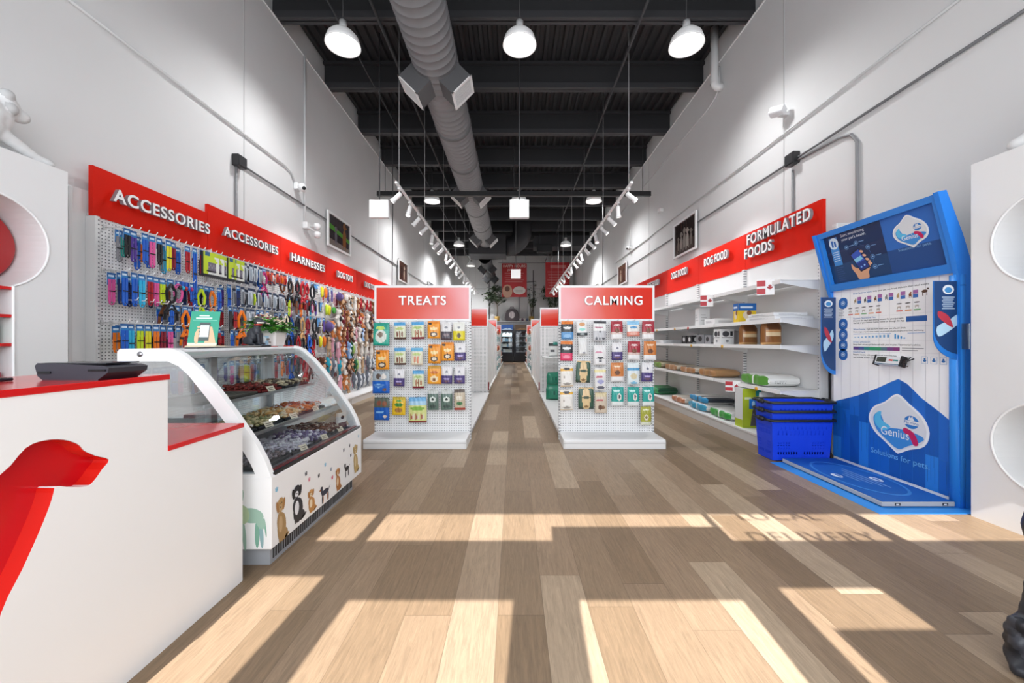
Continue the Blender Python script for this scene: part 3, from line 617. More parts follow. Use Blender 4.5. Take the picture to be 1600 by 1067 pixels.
hk = MB(); hk.tube([(0, 0, 0), (0, -HOOK_L, .0), (0, -HOOK_L - .012, .02)], .0038, '#f2f2f2', 5); hk.box(-.012, .012, -.004, .0, -.02, .02, '#cfcfcf'); HOOKME = hk.mesh('peg_hook', SATIN)
hooks_n = {}
def hook(rack, y, z):
    n = hooks_n.get(rack.name, 0)
    if n >= 100: return
    hooks_n[rack.name] = n + 1
    o = bpy.data.objects.new('peg_hook', HOOKME); COL.objects.link(o); o.parent = rack; o.location = Vector((XL + .002, y, z)) - rack.location; o.rotation_euler = (0, 0, PI / 2)
racks = []
for i, (y0, y1, nm) in enumerate(LB):
    w = [(HEAD[i], (y0 + y1) / 2 + (-.01 if i else .02), (2.125, 2.17, 2.165, 2.17, 2.17, 0)[i], .095 if i < 2 else .105, (.93, .93, .93, .62, .62, 0)[i])] if HEAD[i] else []
    lab = {0: 'pegboard wall rack of leashes under the front-most red ACCESSORIES header', 1: 'pegboard wall rack under the second, taller red ACCESSORIES header', 2: 'pegboard wall rack under the red HARNESSES header', 3: 'pegboard wall rack of toys under the first DOG TOYS header', 4: 'pegboard wall rack of plush toys under the second DOG TOYS header', 5: 'pegboard wall rack behind the treats stand, past the DOG TOYS headers'}[i]
    racks.append(rack_bay('l', y0, y1, 2.355 if i == 0 else 2.45, 1.98, w, lab, True))
r = empty('filler_panel', (-3.16, 2.8, 0), 'narrow white boxed panel behind the front end of the accessories rack', 'panel')
m = MB(); m.box(-3.198, -3.172, 2.70, 3.1, 0, 2.17, '#ececec', .004); m.build('board', SATIN, r); m = MB(); m.box(-3.172, -3.15, 2.72, 2.74, .02, 2.15, '#dcdcdc'); m.build('edge_strip', SATIN, r)
def hang(rack, bay, row, zrow, items, ya, yb):
    """One row of goods: items are (kind, colour...) or None for an empty hook."""
    n = len(items); rowname = ROWN[row]; cnt = 0
    for k, it in enumerate(items):
        y = ya + (yb - ya) * (k + .5) / n; hook(racks[rack], y, zrow)
        if it is None: continue
        kind, col = it[0], it[1]; ords = ORD[cnt]; cnt += 1; sx = random.uniform(-.02, .01)
        where = f'{ords} in the {rowname} row of the {bay} rack'; rz = PI / 2 + random.uniform(-.12, .12); loc = (XL + .165 + sx, y, zrow - .008)
        g = f'goods hung on the {bay} rack'
        if kind == 'L': put('dog_leash', leash(col, random.choice((.15, .17, .19))), loc, rz, f'{col} carded dog leash, {where}', 'leash', g)
        elif kind == 'X': put('dog_leash', leash(col, .36, .05), loc, rz, f'long {col} carded leash, {where}', 'leash', g)
        elif kind == 'C': put('dog_collar', leash(col, .10, .04), loc, rz, f'short {col} carded collar, {where}', 'collar', g)
        elif kind == 'H': put('dog_harness', harness(col), loc, rz, f'{col} strap harness on a card, {where}', 'harness', g)
        elif kind == 'G': put('dog_harness', harness(col, 1.25), loc, rz, f'large {col} harness, {where}', 'harness', g)
        elif kind == 'K': put('grooming_tool', blister(col), loc, rz, f'{col} grooming tool on a card, {where}', 'grooming tool', g)
        elif kind == 'M': put('grooming_tool', blister(col, .15, .055, '#d8583c'), loc, rz, f'{col} item on a red card, {where}', 'carded item', g)
        elif kind == 'B': put('harness_box', wearbox(), loc, rz, f'lime-green harness box, {where}', 'box', g)
        elif kind == 'W': put('toy_packet', wearbox(.11, .15, .02, '#5a9ad8'), loc, rz, f'pale blue picture packet, {where}', 'packet', g)
        elif kind == 'R': put('rope_lead', loopy(col), loc, rz, f'{col} looped rope lead, {where}', 'rope lead', g)
        elif kind == 'T': put('collar_light_pack', ropepack(('black', 'cyan', 'red', 'blue', 'magenta')), loc, rz, f'blue pack of small collar lights, {where}', 'pack', g)
        elif kind == 'Y': put('chew_toy', chew(col), loc, rz, f'{col} rubber chew stick, {where}', 'chew toy', g)
        elif kind == 'O': put('chew_toy', chew(col, 1), loc, rz, f'round {col} chew toy, {where}', 'chew toy', g)
        elif kind == 'P': put('plush_toy', PLUSH[col], (loc[0] + .01, loc[1], loc[2] - .022), rz + random.uniform(-.35, .25), f'plush {col} toy, {where}', 'plush toy', g, random.uniform(1.15, 1.4))
EXTRA = dict(L=('black', 'purple', 'blue', 'cyan', 'pink', 'red', 'lime', 'orange', 'navy', 'teal', 'grey'), K=('silver', 'grey', 'black'), C=('blue', 'red', 'navy', 'grey'), H=('black', 'blue', 'red', 'brown'), G=('black', 'crimson', 'blue'), M=('red', 'orange', 'white'))
_hang = hang
def hang(rack, bay, row, zrow, items, ya, yb):
    _hang(rack, bay, row, zrow, items, ya, yb); n = len(items); c = 0
    for k, it in enumerate(items):
        if it is None: continue
        c += 1
        if it[0] not in EXTRA and it[0] != 'P': continue
        y = ya + (yb - ya) * (k + .5) / n + random.choice((-1, 1)) * (.022 if it[0] != 'P' else .03); rz = PI / 2 + random.uniform(-.15, .15); g = f'goods hung on the {bay} rack'; loc = (XL + .085, y, zrow - .008 - random.uniform(0, .02))
        tail = f'behind the {ORD[c - 1]} item of the {ROWN[row]} row, {bay} rack'
        if it[0] == 'P':
            if random.random() < .55:
                loc = (XL + .09, y, loc[2] - .03); col = random.choice(['brown teddy bear', 'white puppy', 'tan donkey', 'white llama', 'brown monkey', 'dark red reindeer', 'grey dolphin', 'pink bunny']); put('plush_toy', PLUSH[col], loc, rz, f'plush {col} {tail}', 'plush toy', g, (1.05, .72, 1.05))
            continue
        col = random.choice(EXTRA[it[0]])
        if it[0] in 'LC': put('dog_leash', leash(col, random.choice((.13, .17, .2))), loc, rz, f'{col} carded leash {tail}', 'leash', g)
        elif it[0] in 'HG': put('dog_harness', harness(col, 1.1), loc, rz, f'{col} harness {tail}', 'harness', g)
        elif it[0] == 'K': put('grooming_tool', blister(col), loc, rz, f'{col} grooming tool {tail}', 'grooming tool', g)
        else: put('carded_item', blister(col, .15, .055, '#d8583c'), loc, rz, f'{col} carded item {tail}', 'carded item', g)
def seq(s): return [None if t == '_' else (t[0], t[2:].replace('-', ' ')) for t in s.split()]
B0 = 'first accessories'
hang(0, B0, 0, 1.92, seq('L:black L:purple L:blue L:pink L:black L:yellow L:crimson _ L:red X:blue L:crimson B:x B:x B:x'), 2.90, 3.88)
hang(0, B0, 1, 1.59, seq('L:blue L:blue L:cyan L:red L:pink L:lime H:black R:pink T:x C:blue L:blue H:lime L:navy H:orange L:blue'), 2.89, 3.88)
hang(0, B0, 2, 1.37, seq('_ _ _ _ _ C:blue C:grey H:orange L:blue L:blue G:purple G:black H:black C:red'), 2.95, 3.88)
hang(0, B0, 3, 1.19, seq('L:blue L:cyan L:lime L:yellow L:orange L:crimson L:pink L:grey L:red L:purple C:blue C:navy C:grey C:orange C:red'), 2.88, 3.88)
hang(0, B0, 4, .84, seq('L:purple L:teal L:lime L:orange L:red L:blue L:pink L:black L:crimson L:cyan L:lime L:purple'), 2.92, 3.85)
B1 = 'second accessories'
hang(1, B1, 0, 1.92, seq('B:x B:x W:x K:silver K:silver K:silver K:grey H:magenta M:red M:white M:red M:orange M:red H:black'), 3.95, 5.1)
hang(1, B1, 1, 1.65, seq('L:blue L:navy K:grey K:silver K:lime K:grey K:silver K:grey K:silver K:grey K:silver L:lime'), 3.97, 5.1)
hang(1, B1, 2, 1.42, seq('L:black L:red G:orange K:silver K:grey L:maroon L:maroon L:crimson _ _ H:black R:cream R:black'), 3.97, 5.1)
hang(1, B1, 3, 1.17, seq('C:blue C:orange C:red C:crimson H:black _ L:black L:brown H:red L:red G:black'), 3.97, 5.1)
hang(1, B1, 4, .85, seq('L:pink _ L:lime L:red L:black L:purple L:teal _ L:orange L:crimson'), 3.97, 5.1)
B2 = 'harnesses'
hang(2, B2, 0, 1.92, seq('H:black G:red H:red G:black W:x Y:yellow Y:orange L:purple L:purple'), 5.18, 6.33)
hang(2, B2, 1, 1.66, seq('L:brown L:orange L:maroon R:magenta L:purple W:x Y:lime Y:yellow O:green'), 5.18, 6.33)
hang(2, B2, 2, 1.42, seq('G:black G:tan H:crimson G:black W:x L:purple P:purple-hippo P:orange-fox'), 5.18, 6.33)
hang(2, B2, 3, 1.16, seq('G:red G:black H:blue G:red Y:yellow Y:orange P:tan-donkey P:pink-bunny'), 5.18, 6.33)
hang(2, B2, 4, .85, seq('G:black G:red H:black _ P:brown-monkey P:teal-mermaid P:grey-dolphin'), 5.18, 6.33)
names = list(PLUSH)
order = {3: ['purple hippo,brown teddy bear,white snowball,white puppy,tan donkey,white llama,brown teddy bear,red starfish,brown monkey', 'white puppy,dark red reindeer,brown teddy bear,white puppy,tan donkey,brown monkey,red starfish,orange fox', 'orange fox,brown teddy bear,dark red reindeer,brown monkey,white llama,pink bunny,white puppy,blue puppy', 'pink bunny,orange fox,blue puppy,green crocodile,white llama,tan donkey,white llama', 'teal mermaid,white puppy,brown monkey,brown teddy bear,green crocodile,white llama,tan donkey', 'pink bunny,orange fox,tan donkey,grey dolphin,grey dolphin,grey dolphin'],
         4: ['red starfish,red starfish,brown teddy bear,tan donkey,brown teddy bear,white puppy,orange fox,brown monkey', 'white puppy,brown monkey,purple hippo,green crocodile,blue puppy,white snowball,pink bunny', 'tan donkey,brown monkey,white llama,purple hippo,white puppy,green crocodile,brown teddy bear', 'white llama,white llama,tan donkey,purple hippo,magenta starfish,brown teddy bear', 'grey dolphin,grey dolphin,dark red reindeer,brown monkey,magenta starfish,white puppy', 'grey dolphin,white puppy,brown monkey,green crocodile,dark red reindeer,grey dolphin'],
         5: ['brown teddy bear,white puppy,tan donkey,orange fox,brown monkey,red starfish']}
for b, nm in ((3, 'first dog toys'), (4, 'second dog toys'), (5, 'last')):
    for k, row in enumerate(order[b]):
        hang(b, nm, k, 1.92 - .28 * k, [('P', t) for t in row.split(',')], LB[b][0] + .05, LB[b][1] - .05)
# ================================================================== right wall: shelf bays
RB = [(3.59, 4.79), (4.79, 6.01), (6.01, 7.23), (7.23, 8.45), (8.45, 9.67)]
RW = [[('FORMULATED', 4.16, 2.215, .115, 1.0), ('FOODS', 4.46, 2.055, .115, .5)], [('DOG FOOD', 5.40, 2.16, .11, .62)], [('DOG FOOD', 6.60, 2.16, .11, .62)], [('DOG FOOD', 7.82, 2.16, .11, .62)], []]
for i, (y0, y1) in enumerate(RB):
    rack_bay('r', y0, y1, 2.385, 1.94, RW[i], ['white shelf rack under the red FORMULATED FOODS header', 'white shelf rack under the first red DOG FOOD header', 'white shelf rack under the second red DOG FOOD header', 'white shelf rack under the third red DOG FOOD header, half hidden', 'white shelf rack behind the calming stand, past the DOG FOOD headers'][i], False, (1.625, 1.26, 1.01, .585))
r = empty('filler_panel', (3.0, 3.5, 0), 'narrow white boxed panel behind the front end of the right rack', 'panel')
m = MB(); m.box(2.945, 3.19, 3.50, 3.56, 0, 2.13, '#eaeaea', .004); m.build('board', SATIN, r); m = MB(); m.box(2.94, 2.945, 3.505, 3.555, .02, 2.1, '#dcdcdc'); m.build('edge_strip', SATIN, r)
# ------------------------------------------------------------------ goods on the right shelves
def carton(x, y, z, w, d, h, col, label, deco=None, cat='box', grp=None, name='carton', side=None):
    r = empty(name, (x, y, z), label, cat, grp)
    m = MB(); m.box(x - w / 2, x + w / 2, y - d / 2, y + d / 2, z + .001, z + h, col, .002); m.build('box_body', SATIN, r)
    if deco:
        m = MB(); deco(m, Fr((x, y - d / 2, z), (1, 0, 0), (0, 0, 1), (0, -1, 0)), Fr((x - w / 2, y, z), (0, -1, 0), (0, 0, 1), (-1, 0, 0)), w, d, h); m.build('print', SATIN, r)
    return r
def badge(c): 
    def f(m, a, b, w, d, h):
        m.ell(a, 0, h * .55, w * .22, h * .28, .0012, c, 14); m.ell(b, 0, h * .55, d * .25, h * .28, .0012, c, 14); m.rect(a, -w * .4, w * .4, h * .1, h * .18, .0012, c)
    return f
def lines(c, top=None):
    def f(m, a, b, w, d, h):
        for fr_, q in ((a, w), (b, d)):
            if top: m.rect(fr_, -q / 2, q / 2, h * .8, h, .0012, top)
            for k in range(3): m.rect(fr_, -q * .35, q * (.3 - .1 * k), h * (.3 + .15 * k), h * (.35 + .15 * k), .0014, c)
    return f
carton(2.66, 5.42, 1.26, .15, .12, .25, '#ececec', 'tall white box standing on the second shelf under the first DOG FOOD header', lines('#c8c8c8'))
carton(2.68, 4.95, 1.26, .32, .26, .075, '#eeeeee', 'flat white box on the second shelf beside the tall white box', lines('#9a9aa2'))
def petbox(m, a, b, w, d, h):
    for fr_, q in ((a, w), (b, d)):
        m.rect(fr_, -q / 2, q / 2, h * .62, h, .0011, '#1e66b4'); m.ell(fr_, 0, h * .38, q * .26, h * .22, .0013, '#e8d8c0', 14); m.ell(fr_, q * .1, h * .5, q * .14, h * .13, .0015, '#8a5a34', 12); m.rect(fr_, -q * .4, q * .3, h * .75, h * .85, .0014, '#d8e8f8')
carton(2.62, 4.36, 1.26, .20, .10, .215, '#e8c428', 'blue and yellow box with a puppy picture on the second shelf', petbox)
for k, (w, y) in enumerate(((.46, 3.93), (.40, 3.92))):
    c = carton(2.70 - .02 * k, y, 1.26 + .036 * k, .38 - .05 * k, w, .034, '#efefef', ['flat wide white box, lower of the pair on the second shelf', 'flat white box lying on top of the wider one, second shelf'][k], lines('#8a8a92'), 'box', 'flat white boxes')
carton(2.62, 5.78, 1.01, .12, .15, .12, '#2b2b2e', 'small black and white box on the third shelf, beside another like it', badge('#e4e4e4'))
carton(2.62, 5.60, 1.01, .12, .14, .12, '#232326', 'small black box with a round badge on the third shelf', badge('#f0f0f0'))
carton(2.62, 5.28, 1.01, .12, .22, .13, '#8c8c90', 'grey box with two dark badges on the third shelf', badge('#2c2c30'))
carton(2.62, 5.08, 1.01, .12, .15, .12, '#9c9ca0', 'grey box beside the white pictured box on the third shelf', badge('#2c2c30'))
def dogbox(m, a, b, w, d, h):
    for fr_, q in ((a, w), (b, d)):
        m.ell(fr_, -q * .1, h * .68, q * .25, h * .18, .0013, '#4a4a50', 14); m.rect(fr_, q * .22, q * .4, h * .55, h * .85, .0013, '#2c2c30'); m.ell(fr_, 0, h * .22, q * .12, h * .08, .0013, '#8a8a90'); m.rect(fr_, -q * .4, q * .4, h * .42, h * .46, .0013, '#55555a')
carton(2.61, 4.78, 1.01, .17, .16, .19, '#eeeeee', 'white box with a grey dog picture on the third shelf', dogbox)
def pillow_bag(name, x, y, z, w, h, t, colfn, label, cat, rz=0, mt=None, grp=None, lab=None):
    """A filled standing pouch: seals at the edges, belly in the middle."""
    r = empty(name, (x, y, z), label, cat, grp); r.rotation_euler = (0, 0, rz)
    m = bag_mesh(w, h, t, colfn, 16, 20, colfn(.5, .7), .38 if h > .2 and t >= .1 else .1); o = bpy.data.objects.new('bag_body', m.mesh('bag_body', mt or PLASTIC)); COL.objects.link(o); o.parent = r
    m = MB(); k_ = .30 if h > .2 and t >= .1 else .44; m.box(-w * k_, w * k_, -.004, .004, h * .965, h * 1.0, colfn(.5, .98)); o = bpy.data.objects.new('top_seal', m.mesh('top_seal', PLASTIC)); COL.objects.link(o); o.parent = r
    return r
def bag_mesh(w, h, t, colfn, nu=12, nv=16, backc='#c9c9c9', top_in=.06):
    def prof(u, v):
        a = max(0, 1 - (2 * u - 1) ** 4) ** .6; b = min(1, v / .08) ** .5 * min(1, max(0, (1 - v)) / .35) ** .7
        return t / 2 * a * b
    m = MB(); pinch = lambda v: 1 - top_in * max(0, (v - .75) / .25)
    m.grid(lambda u, v: ((u - .5) * w * pinch(v), -prof(u, v) - .0008 + .0015 * math.sin(u * 25 + v * 9), v * h), nu, nv, colfn)
    m.grid(lambda u, v: ((.5 - u) * w * pinch(v), prof(u, v) + .0008, v * h), nu, nv, lambda u, v: colfn(1 - u, v) if backc is None else backc)
    return m
def kibble(u, v):
    if v > .9: return '#3c2818'
    if .35 < v < .6 and .15 < u < .85: return '#c8925c' if v > .5 else '#e2c8a0'
    if v < .12: return '#d8a870'
    if .6 < v < .85 and .2 < u < .8: return '#6a4226'
    return '#8a5a30'
pillow_bag('kibble_bag', 2.62, 4.30, 1.01, .20, .245, .10, kibble, 'brown kibble bag on the third shelf, behind its twin', 'bag', 0, None, 'brown kibble bags', )
pillow_bag('kibble_bag', 2.62, 3.92, 1.01, .20, .262, .11, kibble, 'brown kibble bag on the third shelf nearest the blue stand', 'bag', 0, None, 'brown kibble bags')
def lying_bag(x, y, z, wx, wy, h, top, front, side, label, name='food_bag', seed=0):
    """A large filled sack lying flat: top, aisle-facing gusset and the end that faces the shop front have their own colours."""
    rnd = random.Random(seed); x += .010; z += .003; r = empty(name, (x, y, z), label, 'food bag', 'dog food sacks on the right shelves')
    n = 10; m = MB()
    def P(u, v):  # wraps around: v 0..1 goes round the section, u along Y
        a = v * 2 * PI; ex = .35; cx = math.copysign(abs(math.cos(a)) ** ex, math.cos(a)); cz = math.copysign(abs(math.sin(a)) ** ex, math.sin(a))
        e = 1 - .10 * abs(2 * u - 1) ** 6; hh = h * (1 - .55 * abs(2 * u - 1) ** 8)
        return (cx * wx / 2 * e + .006 * math.sin(u * 17 + seed), (u - .5) * wy, h / 2 + cz * hh / 2 + .004 * math.sin(u * 21 + v * 12 + seed) * (cz > 0))
    def cf(u, v):
        a = v * 2 * PI; cx, cz = math.cos(a), math.sin(a)
        if abs(cx) ** .35 > abs(cz) ** .35 and cx < 0: return front if not (.44 < u < .5) else side
        if cz > 0: return side if (u < .12 or (.3 < u < .36)) else top
        return top
    m.grid(P, 24, 36, cf); ends = [0, 1]
    for u in ends:
        ring = [P(u, v / 24) for v in range(24)]; m.add(ring, [tuple(range(24)) if u == 1 else tuple(reversed(range(24)))], side)
    o = bpy.data.objects.new('bag_body', m.mesh('bag_body', PLASTIC)); COL.objects.link(o); o.parent = r
    for sy in (-1, 1):
        m = MB(); m.box(-wx * .4, wx * .4, sy * wy / 2 - .02 * (sy < 0), sy * wy / 2 + .02 * (sy > 0), h * .42, h * .50, side)
        o = bpy.data.objects.new('sewn_end', m.mesh('sewn_end', PLASTIC)); COL.objects.link(o); o.parent = r
    return r
ly = lying_bag
ly(2.70, 4.08, .585, .36, .44, .115, '#e6e6e2', '#5a9a3a', '#e9e9e6', 'white sack with a green gusset lying on the fourth shelf', seed=1)
g_ = bpy.data.objects[[o.name for o in bpy.data.objects if o.get('label') == 'white sack with a green gusset lying on the fourth shelf'][0]]
m = MB(); m.text('PUPPY', Fr((2.72, 3.858, .62), (1, 0, 0), (0, 0, 1), (0, -1, 0)), -.04, 0, .03, '#3a3a3c', w=.003, width=.12); m.build('print', SATIN, g_)
ly(2.68, 5.05, .585, .34, .42, .10, '#a8845c', '#a87c52', '#b08a60', 'tan sack nearest the blue stand on the row of brown sacks', seed=2)
ly(2.68, 5.62, .585, .34, .48, .09, '#7c7066', '#a87850', '#dcd4c8', 'grey and orange sack on the fourth shelf behind the tan sack', seed=3)
ly(2.68, 6.22, .585, .34, .48, .095, '#8a7a64', '#a47a54', '#d0c6b4', 'brown and orange sack in the middle of the fourth shelf', seed=4)
ly(2.68, 6.85, .585, .34, .50, .10, '#8c7c60', '#6a8a3a', '#b8b098', 'olive sack on the fourth shelf farthest from the blue stand', seed=5)
ly(2.66, 7.5, .585, .34, .50, .10, '#d8d4cc', '#3a8a5a', '#c8c0b0', 'pale sack on the fourth shelf beside the calming stand', seed=12)
ly(2.66, 5.22, .12, .40, .50, .10, '#e2e2e0', '#3a9abe', '#dcdcda', 'white sack with a blue gusset under another on the bottom shelf', seed=6)
ly(2.68, 5.24, .222, .38, .50, .085, '#e4e4e2', '#2f8cc0', '#3a4048', 'blue and white sack lying on top of the bottom shelf pair', seed=7)
ly(2.66, 4.66, .12, .38, .46, .10, '#e2e4e0', '#3f9a44', '#e8e8e6', 'white sack with a green gusset on the bottom shelf', seed=8)
ly(2.66, 5.85, .12, .38, .46, .09, '#cfc8bc', '#b87a5a', '#d8d0c8', 'pale brown sack on the bottom shelf behind the blue sacks', seed=9)
ly(2.66, 6.9, .12, .38, .50, .12, '#3c8a58', '#3a9a5c', '#2c5c44', 'green sack on the bottom shelf beside the calming stand', seed=10)
def tallbox(m, a, b, w, d, h):
    m.rect(a, -w / 2, w / 2, 0, h, .0011, '#b8cc30'); m.poly(a, [(-.02, .02), (w * .42, .02), (w * .42, h * .45), (w * .2, h * .62), (w * .02, h * .42)], .0013, '#5a565e'); m.ell(a, w * .12, h * .62, w * .16, h * .09, .0015, '#6e4a36'); m.rect(a, -w * .4, -w * .05, h * .72, h * .78, .0014, '#e8f0c8'); m.rect(a, w * .2, w / 2, h * .8, h, .0014, '#2aa4b4')
    m.rect(b, -d / 2, d / 2, 0, h, .0011, '#dfe3e4'); m.rect(b, -d / 2, d / 2, 0, h * .2, .0013, '#b8cc30')
carton(2.56, 4.20, .12, .20, .14, .42, '#cfd8d0', 'tall lime and grey harness carton standing on the bottom shelf', tallbox)
pillow_bag('kibble_bag', 2.62, 3.98, .12, .17, .40, .09, lambda u, v: '#e8e8e6' if v > .5 else '#dcae62', 'white and tan bag standing on the bottom shelf beside the tall carton', 'bag')
pillow_bag('kibble_bag', 2.72, 3.84, .12, .16, .26, .09, lambda u, v: '#c8c8c8' if v > .4 else '#d8d0c4', 'pale grey bag at the back of the bottom shelf behind the baskets', 'bag')
carton(2.66, 6.7, 1.01, .3, .5, .06, '#d8d8da', 'flat grey tray on the third shelf beside the calming stand', lines('#b0b0b4'))
def flag_card(x, y, z, w, h, label):
    r = empty('shelf_talker', (x, y, z - h / 2), label, 'shelf sign', 'maple leaf shelf signs'); f = Fr((x, y, z), (1, 0, 0), (0, 0, 1), (0, -1, 0)); f = Fr((x, y, z), Vector((.9, -.44, 0)).normalized(), (0, 0, 1), Vector((-.44, -.9, 0)).normalized())
    m = MB(); m.prism(f, [(-w / 2, -h / 2), (w / 2, -h / 2), (w / 2, h / 2), (-w / 2, h / 2)], -.002, .001, '#f0eeee'); m.build('card', SATIN, r)
    m = MB(); m.rect(f, -w / 2, 0, .01, h * .44, .0016, '#b81828'); m.rect(f, -w / 2, 0, -h * .44, -.012, .0016, '#b81828')
    leaf = [(0, .5), (.12, .25), (.28, .32), (.22, .05), (.42, .12), (.36, -.02), (.5, -.1), (.2, -.28), (.22, -.36), (.03, -.32), (.03, -.5), (-.03, -.5), (-.03, -.32), (-.22, -.36), (-.2, -.28), (-.5, -.1), (-.36, -.02), (-.42, .12), (-.22, .05), (-.28, .32), (-.12, .25)]
    m.poly(f, [(w * .25 + a * w * .36, b * w * .4) for a, b in leaf], .0018, '#a81020'); m.build('print', SATIN, r)
    m = MB(); m.box(x + w * .2, x + w * .5, y - .02, y + .02, z + h * .5 - .004, z + h * .5, '#e8e8e8'); m.build('clip', SATIN, r)
flag_card(2.45, 3.74, 1.575, .145, .15, 'red and white maple leaf card on the top shelf under FORMULATED FOODS')
flag_card(2.45, 4.88, 1.565, .145, .15, 'red and white maple leaf card on the top shelf under DOG FOOD')
flag_card(2.45, 4.30, .545, .145, .12, 'red and white maple leaf card hung from the fourth shelf')
r = empty('shelf_talker', (2.42, 3.85, .36), 'bright blue shelf tag above the baskets', 'shelf sign')
m = MB(); m.box(2.36, 2.48, 3.85, 3.853, .37, .47, '#1f78c8'); m.build('card', SATIN, r); m = MB(); m.ell(fr_front(3.848), 2.40, .42, .016, .03, 0, '#b8dcf4'); m.build('print', SATIN, r)
for i, (y, z, c, nm) in enumerate(((5.95, 1.235, '#d8a020', 'yellow'), (5.5, 1.235, '#c41c28', 'red'), (6.7, 1.235, '#d8a020', 'yellow'), (5.4, .985, '#d8a020', 'yellow'), (4.6, .985, '#d8a020', 'yellow'), (3.95, .56, '#e0a018', 'amber'))):
    m = MB(); m.lathe([(0, 0), (.022, 0), (.022, .003), (0, .003)], (2.491, y, z), c, 12, 'x'); m.box(2.493, 2.497, y - .03, y + .03, z - .012, z + .012, '#e8e0c8')
    tag(m.build('price_tag', SATIN), f'{nm} price tag on the {["second", "second", "second", "third", "third", "fourth"][i]} shelf, {["past the tall white box", "below the tall white box", "beside the calming stand", "below the grey box", "below the kibble bags", "over the baskets"][i]}', 'price tag', 'round price tags')
# ================================================================== island gondolas
ENDP = peg_mat('pegboard_white', 0, '#efefef', '#707074', .0254, .2)
def header_tex(name, s, ax=0, k=1.0, o=.5):  # red header with window glare painted in as a pink-white gradient
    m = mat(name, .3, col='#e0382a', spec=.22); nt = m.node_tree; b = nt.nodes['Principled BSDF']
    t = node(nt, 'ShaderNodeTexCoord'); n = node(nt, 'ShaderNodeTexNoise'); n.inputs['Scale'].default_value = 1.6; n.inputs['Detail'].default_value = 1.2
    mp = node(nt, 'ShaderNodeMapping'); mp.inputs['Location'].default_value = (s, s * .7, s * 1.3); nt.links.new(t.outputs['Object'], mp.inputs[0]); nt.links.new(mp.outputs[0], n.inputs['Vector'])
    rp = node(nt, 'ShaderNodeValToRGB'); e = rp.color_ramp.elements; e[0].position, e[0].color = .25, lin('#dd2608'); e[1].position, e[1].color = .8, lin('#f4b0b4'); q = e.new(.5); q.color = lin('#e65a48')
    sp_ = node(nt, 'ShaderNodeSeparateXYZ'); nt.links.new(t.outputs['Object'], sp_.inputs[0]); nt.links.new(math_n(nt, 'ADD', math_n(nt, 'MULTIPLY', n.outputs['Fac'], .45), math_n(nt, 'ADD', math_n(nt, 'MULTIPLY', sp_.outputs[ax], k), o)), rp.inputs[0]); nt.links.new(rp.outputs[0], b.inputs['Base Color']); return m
HT, HC, HG = header_tex('red_painted_glare', 1.37, 0, .45, .33), header_tex('red_painted_glare_calming', 4.1, 0, -.85, .24), header_tex('red_painted_glare_aisle', 7.9, 2, 2.6, -3.75)
def gondola(x0, x1, y0, y1, ztop, label, word=None, hm=None, end=True, shelves=(), hh=.355):
    xc = (x0 + x1) / 2; r = empty('gondola_shelving', (xc, (y0 + y1) / 2, 0), label, 'gondola')
    m = MB(); m.box(xc - .02, xc + .02, y0 + .03, y1, .09, ztop - .02, '#ececec'); m.build('spine_panel', PEGX, r)
    m = MB(); m.box(x0, x1, y0 + .03, y1, .07, .088, '#eeeeee', .003); m.box(x0 + .02, x1 - .02, y0 + .05, y1 - .01, 0, .07, '#dadada'); m.build('side_deck', SATIN, r)
    m = MB(); m.box(x0, x1, y0, y0 + .025, .06, ztop - (hh if word or hm else 0), '#efefef'); m.build('end_panel', ENDP, r)
    for x in (x0, x1): m = MB(); m.box(x - .008 if x == x0 else x - .01, x + .01 if x == x0 else x + .008, y0 - .004, y0 + .03, 0, ztop, '#e8e8e8'); m.build('upright', SLOT2, r)
    if hm:
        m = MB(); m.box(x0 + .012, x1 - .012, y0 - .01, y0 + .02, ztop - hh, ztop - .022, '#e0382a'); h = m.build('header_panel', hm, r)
        m = MB(); f = fr_front(y0)
        m.prism(f, [(x0 - .008, ztop - hh - .02), (x1 + .008, ztop - hh - .02), (x1 + .008, ztop), (x0 - .008, ztop)], -.025, .016, '#f4f4f4', [[(x0 + .014, ztop - hh), (x1 - .014, ztop - hh), (x1 - .014, ztop - .024), (x0 + .014, ztop - .024)]]); m.build('header_frame', SATIN, r)
        if word: m = MB(); m.text(word, f, xc + (-.0 if x0 < 0 else .07), ztop - .205, .092, '#ffffff', w=.012, depth=.014, bold=.017, width=.50 if word == 'TREATS' else .61); m.build('raised_lettering', LETTER, h)
    if end:
        m = MB(); m.box(x0 - .0, x1 + .0, y0 - .345, y0 + .01, .075, .09, '#f0f0f0', .004); m.box(x0 + .01, x1 - .01, y0 - .35, y0 - .33, .0, .08, '#eeeeee', .004); m.box(x0, x0 + .01, y0 - .34, y0, 0, .08, '#e8e8e8'); m.box(x1 - .01, x1, y0 - .34, y0, 0, .08, '#e8e8e8'); m.build('end_deck', SATIN, r)
        m = MB(); m.box(x0, x1, y0 - .352, y0 - .346, .056, .062, '#bdbdbd'); m.build('deck_rail', SATIN, r)
    s = 1 if xc < 0 else -1; xe = x1 if xc < 0 else x0
    for (ya, yb, zs) in shelves:
        for z in zs: m = MB(); m.box(xc, xe - .03 * s, ya, yb, z - .02, z, '#ececec', .003); m.build('shelf', SATIN, r)
    return r
SLOT2 = SLOT
Y1 = 4.08
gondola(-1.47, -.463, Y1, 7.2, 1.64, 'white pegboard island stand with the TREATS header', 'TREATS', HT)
gondola(.483, 1.48, Y1, 7.2, 1.64, 'white pegboard island stand with the CALMING header', 'CALMING', HC, shelves=[(6.55, 7.15, (.78,))])
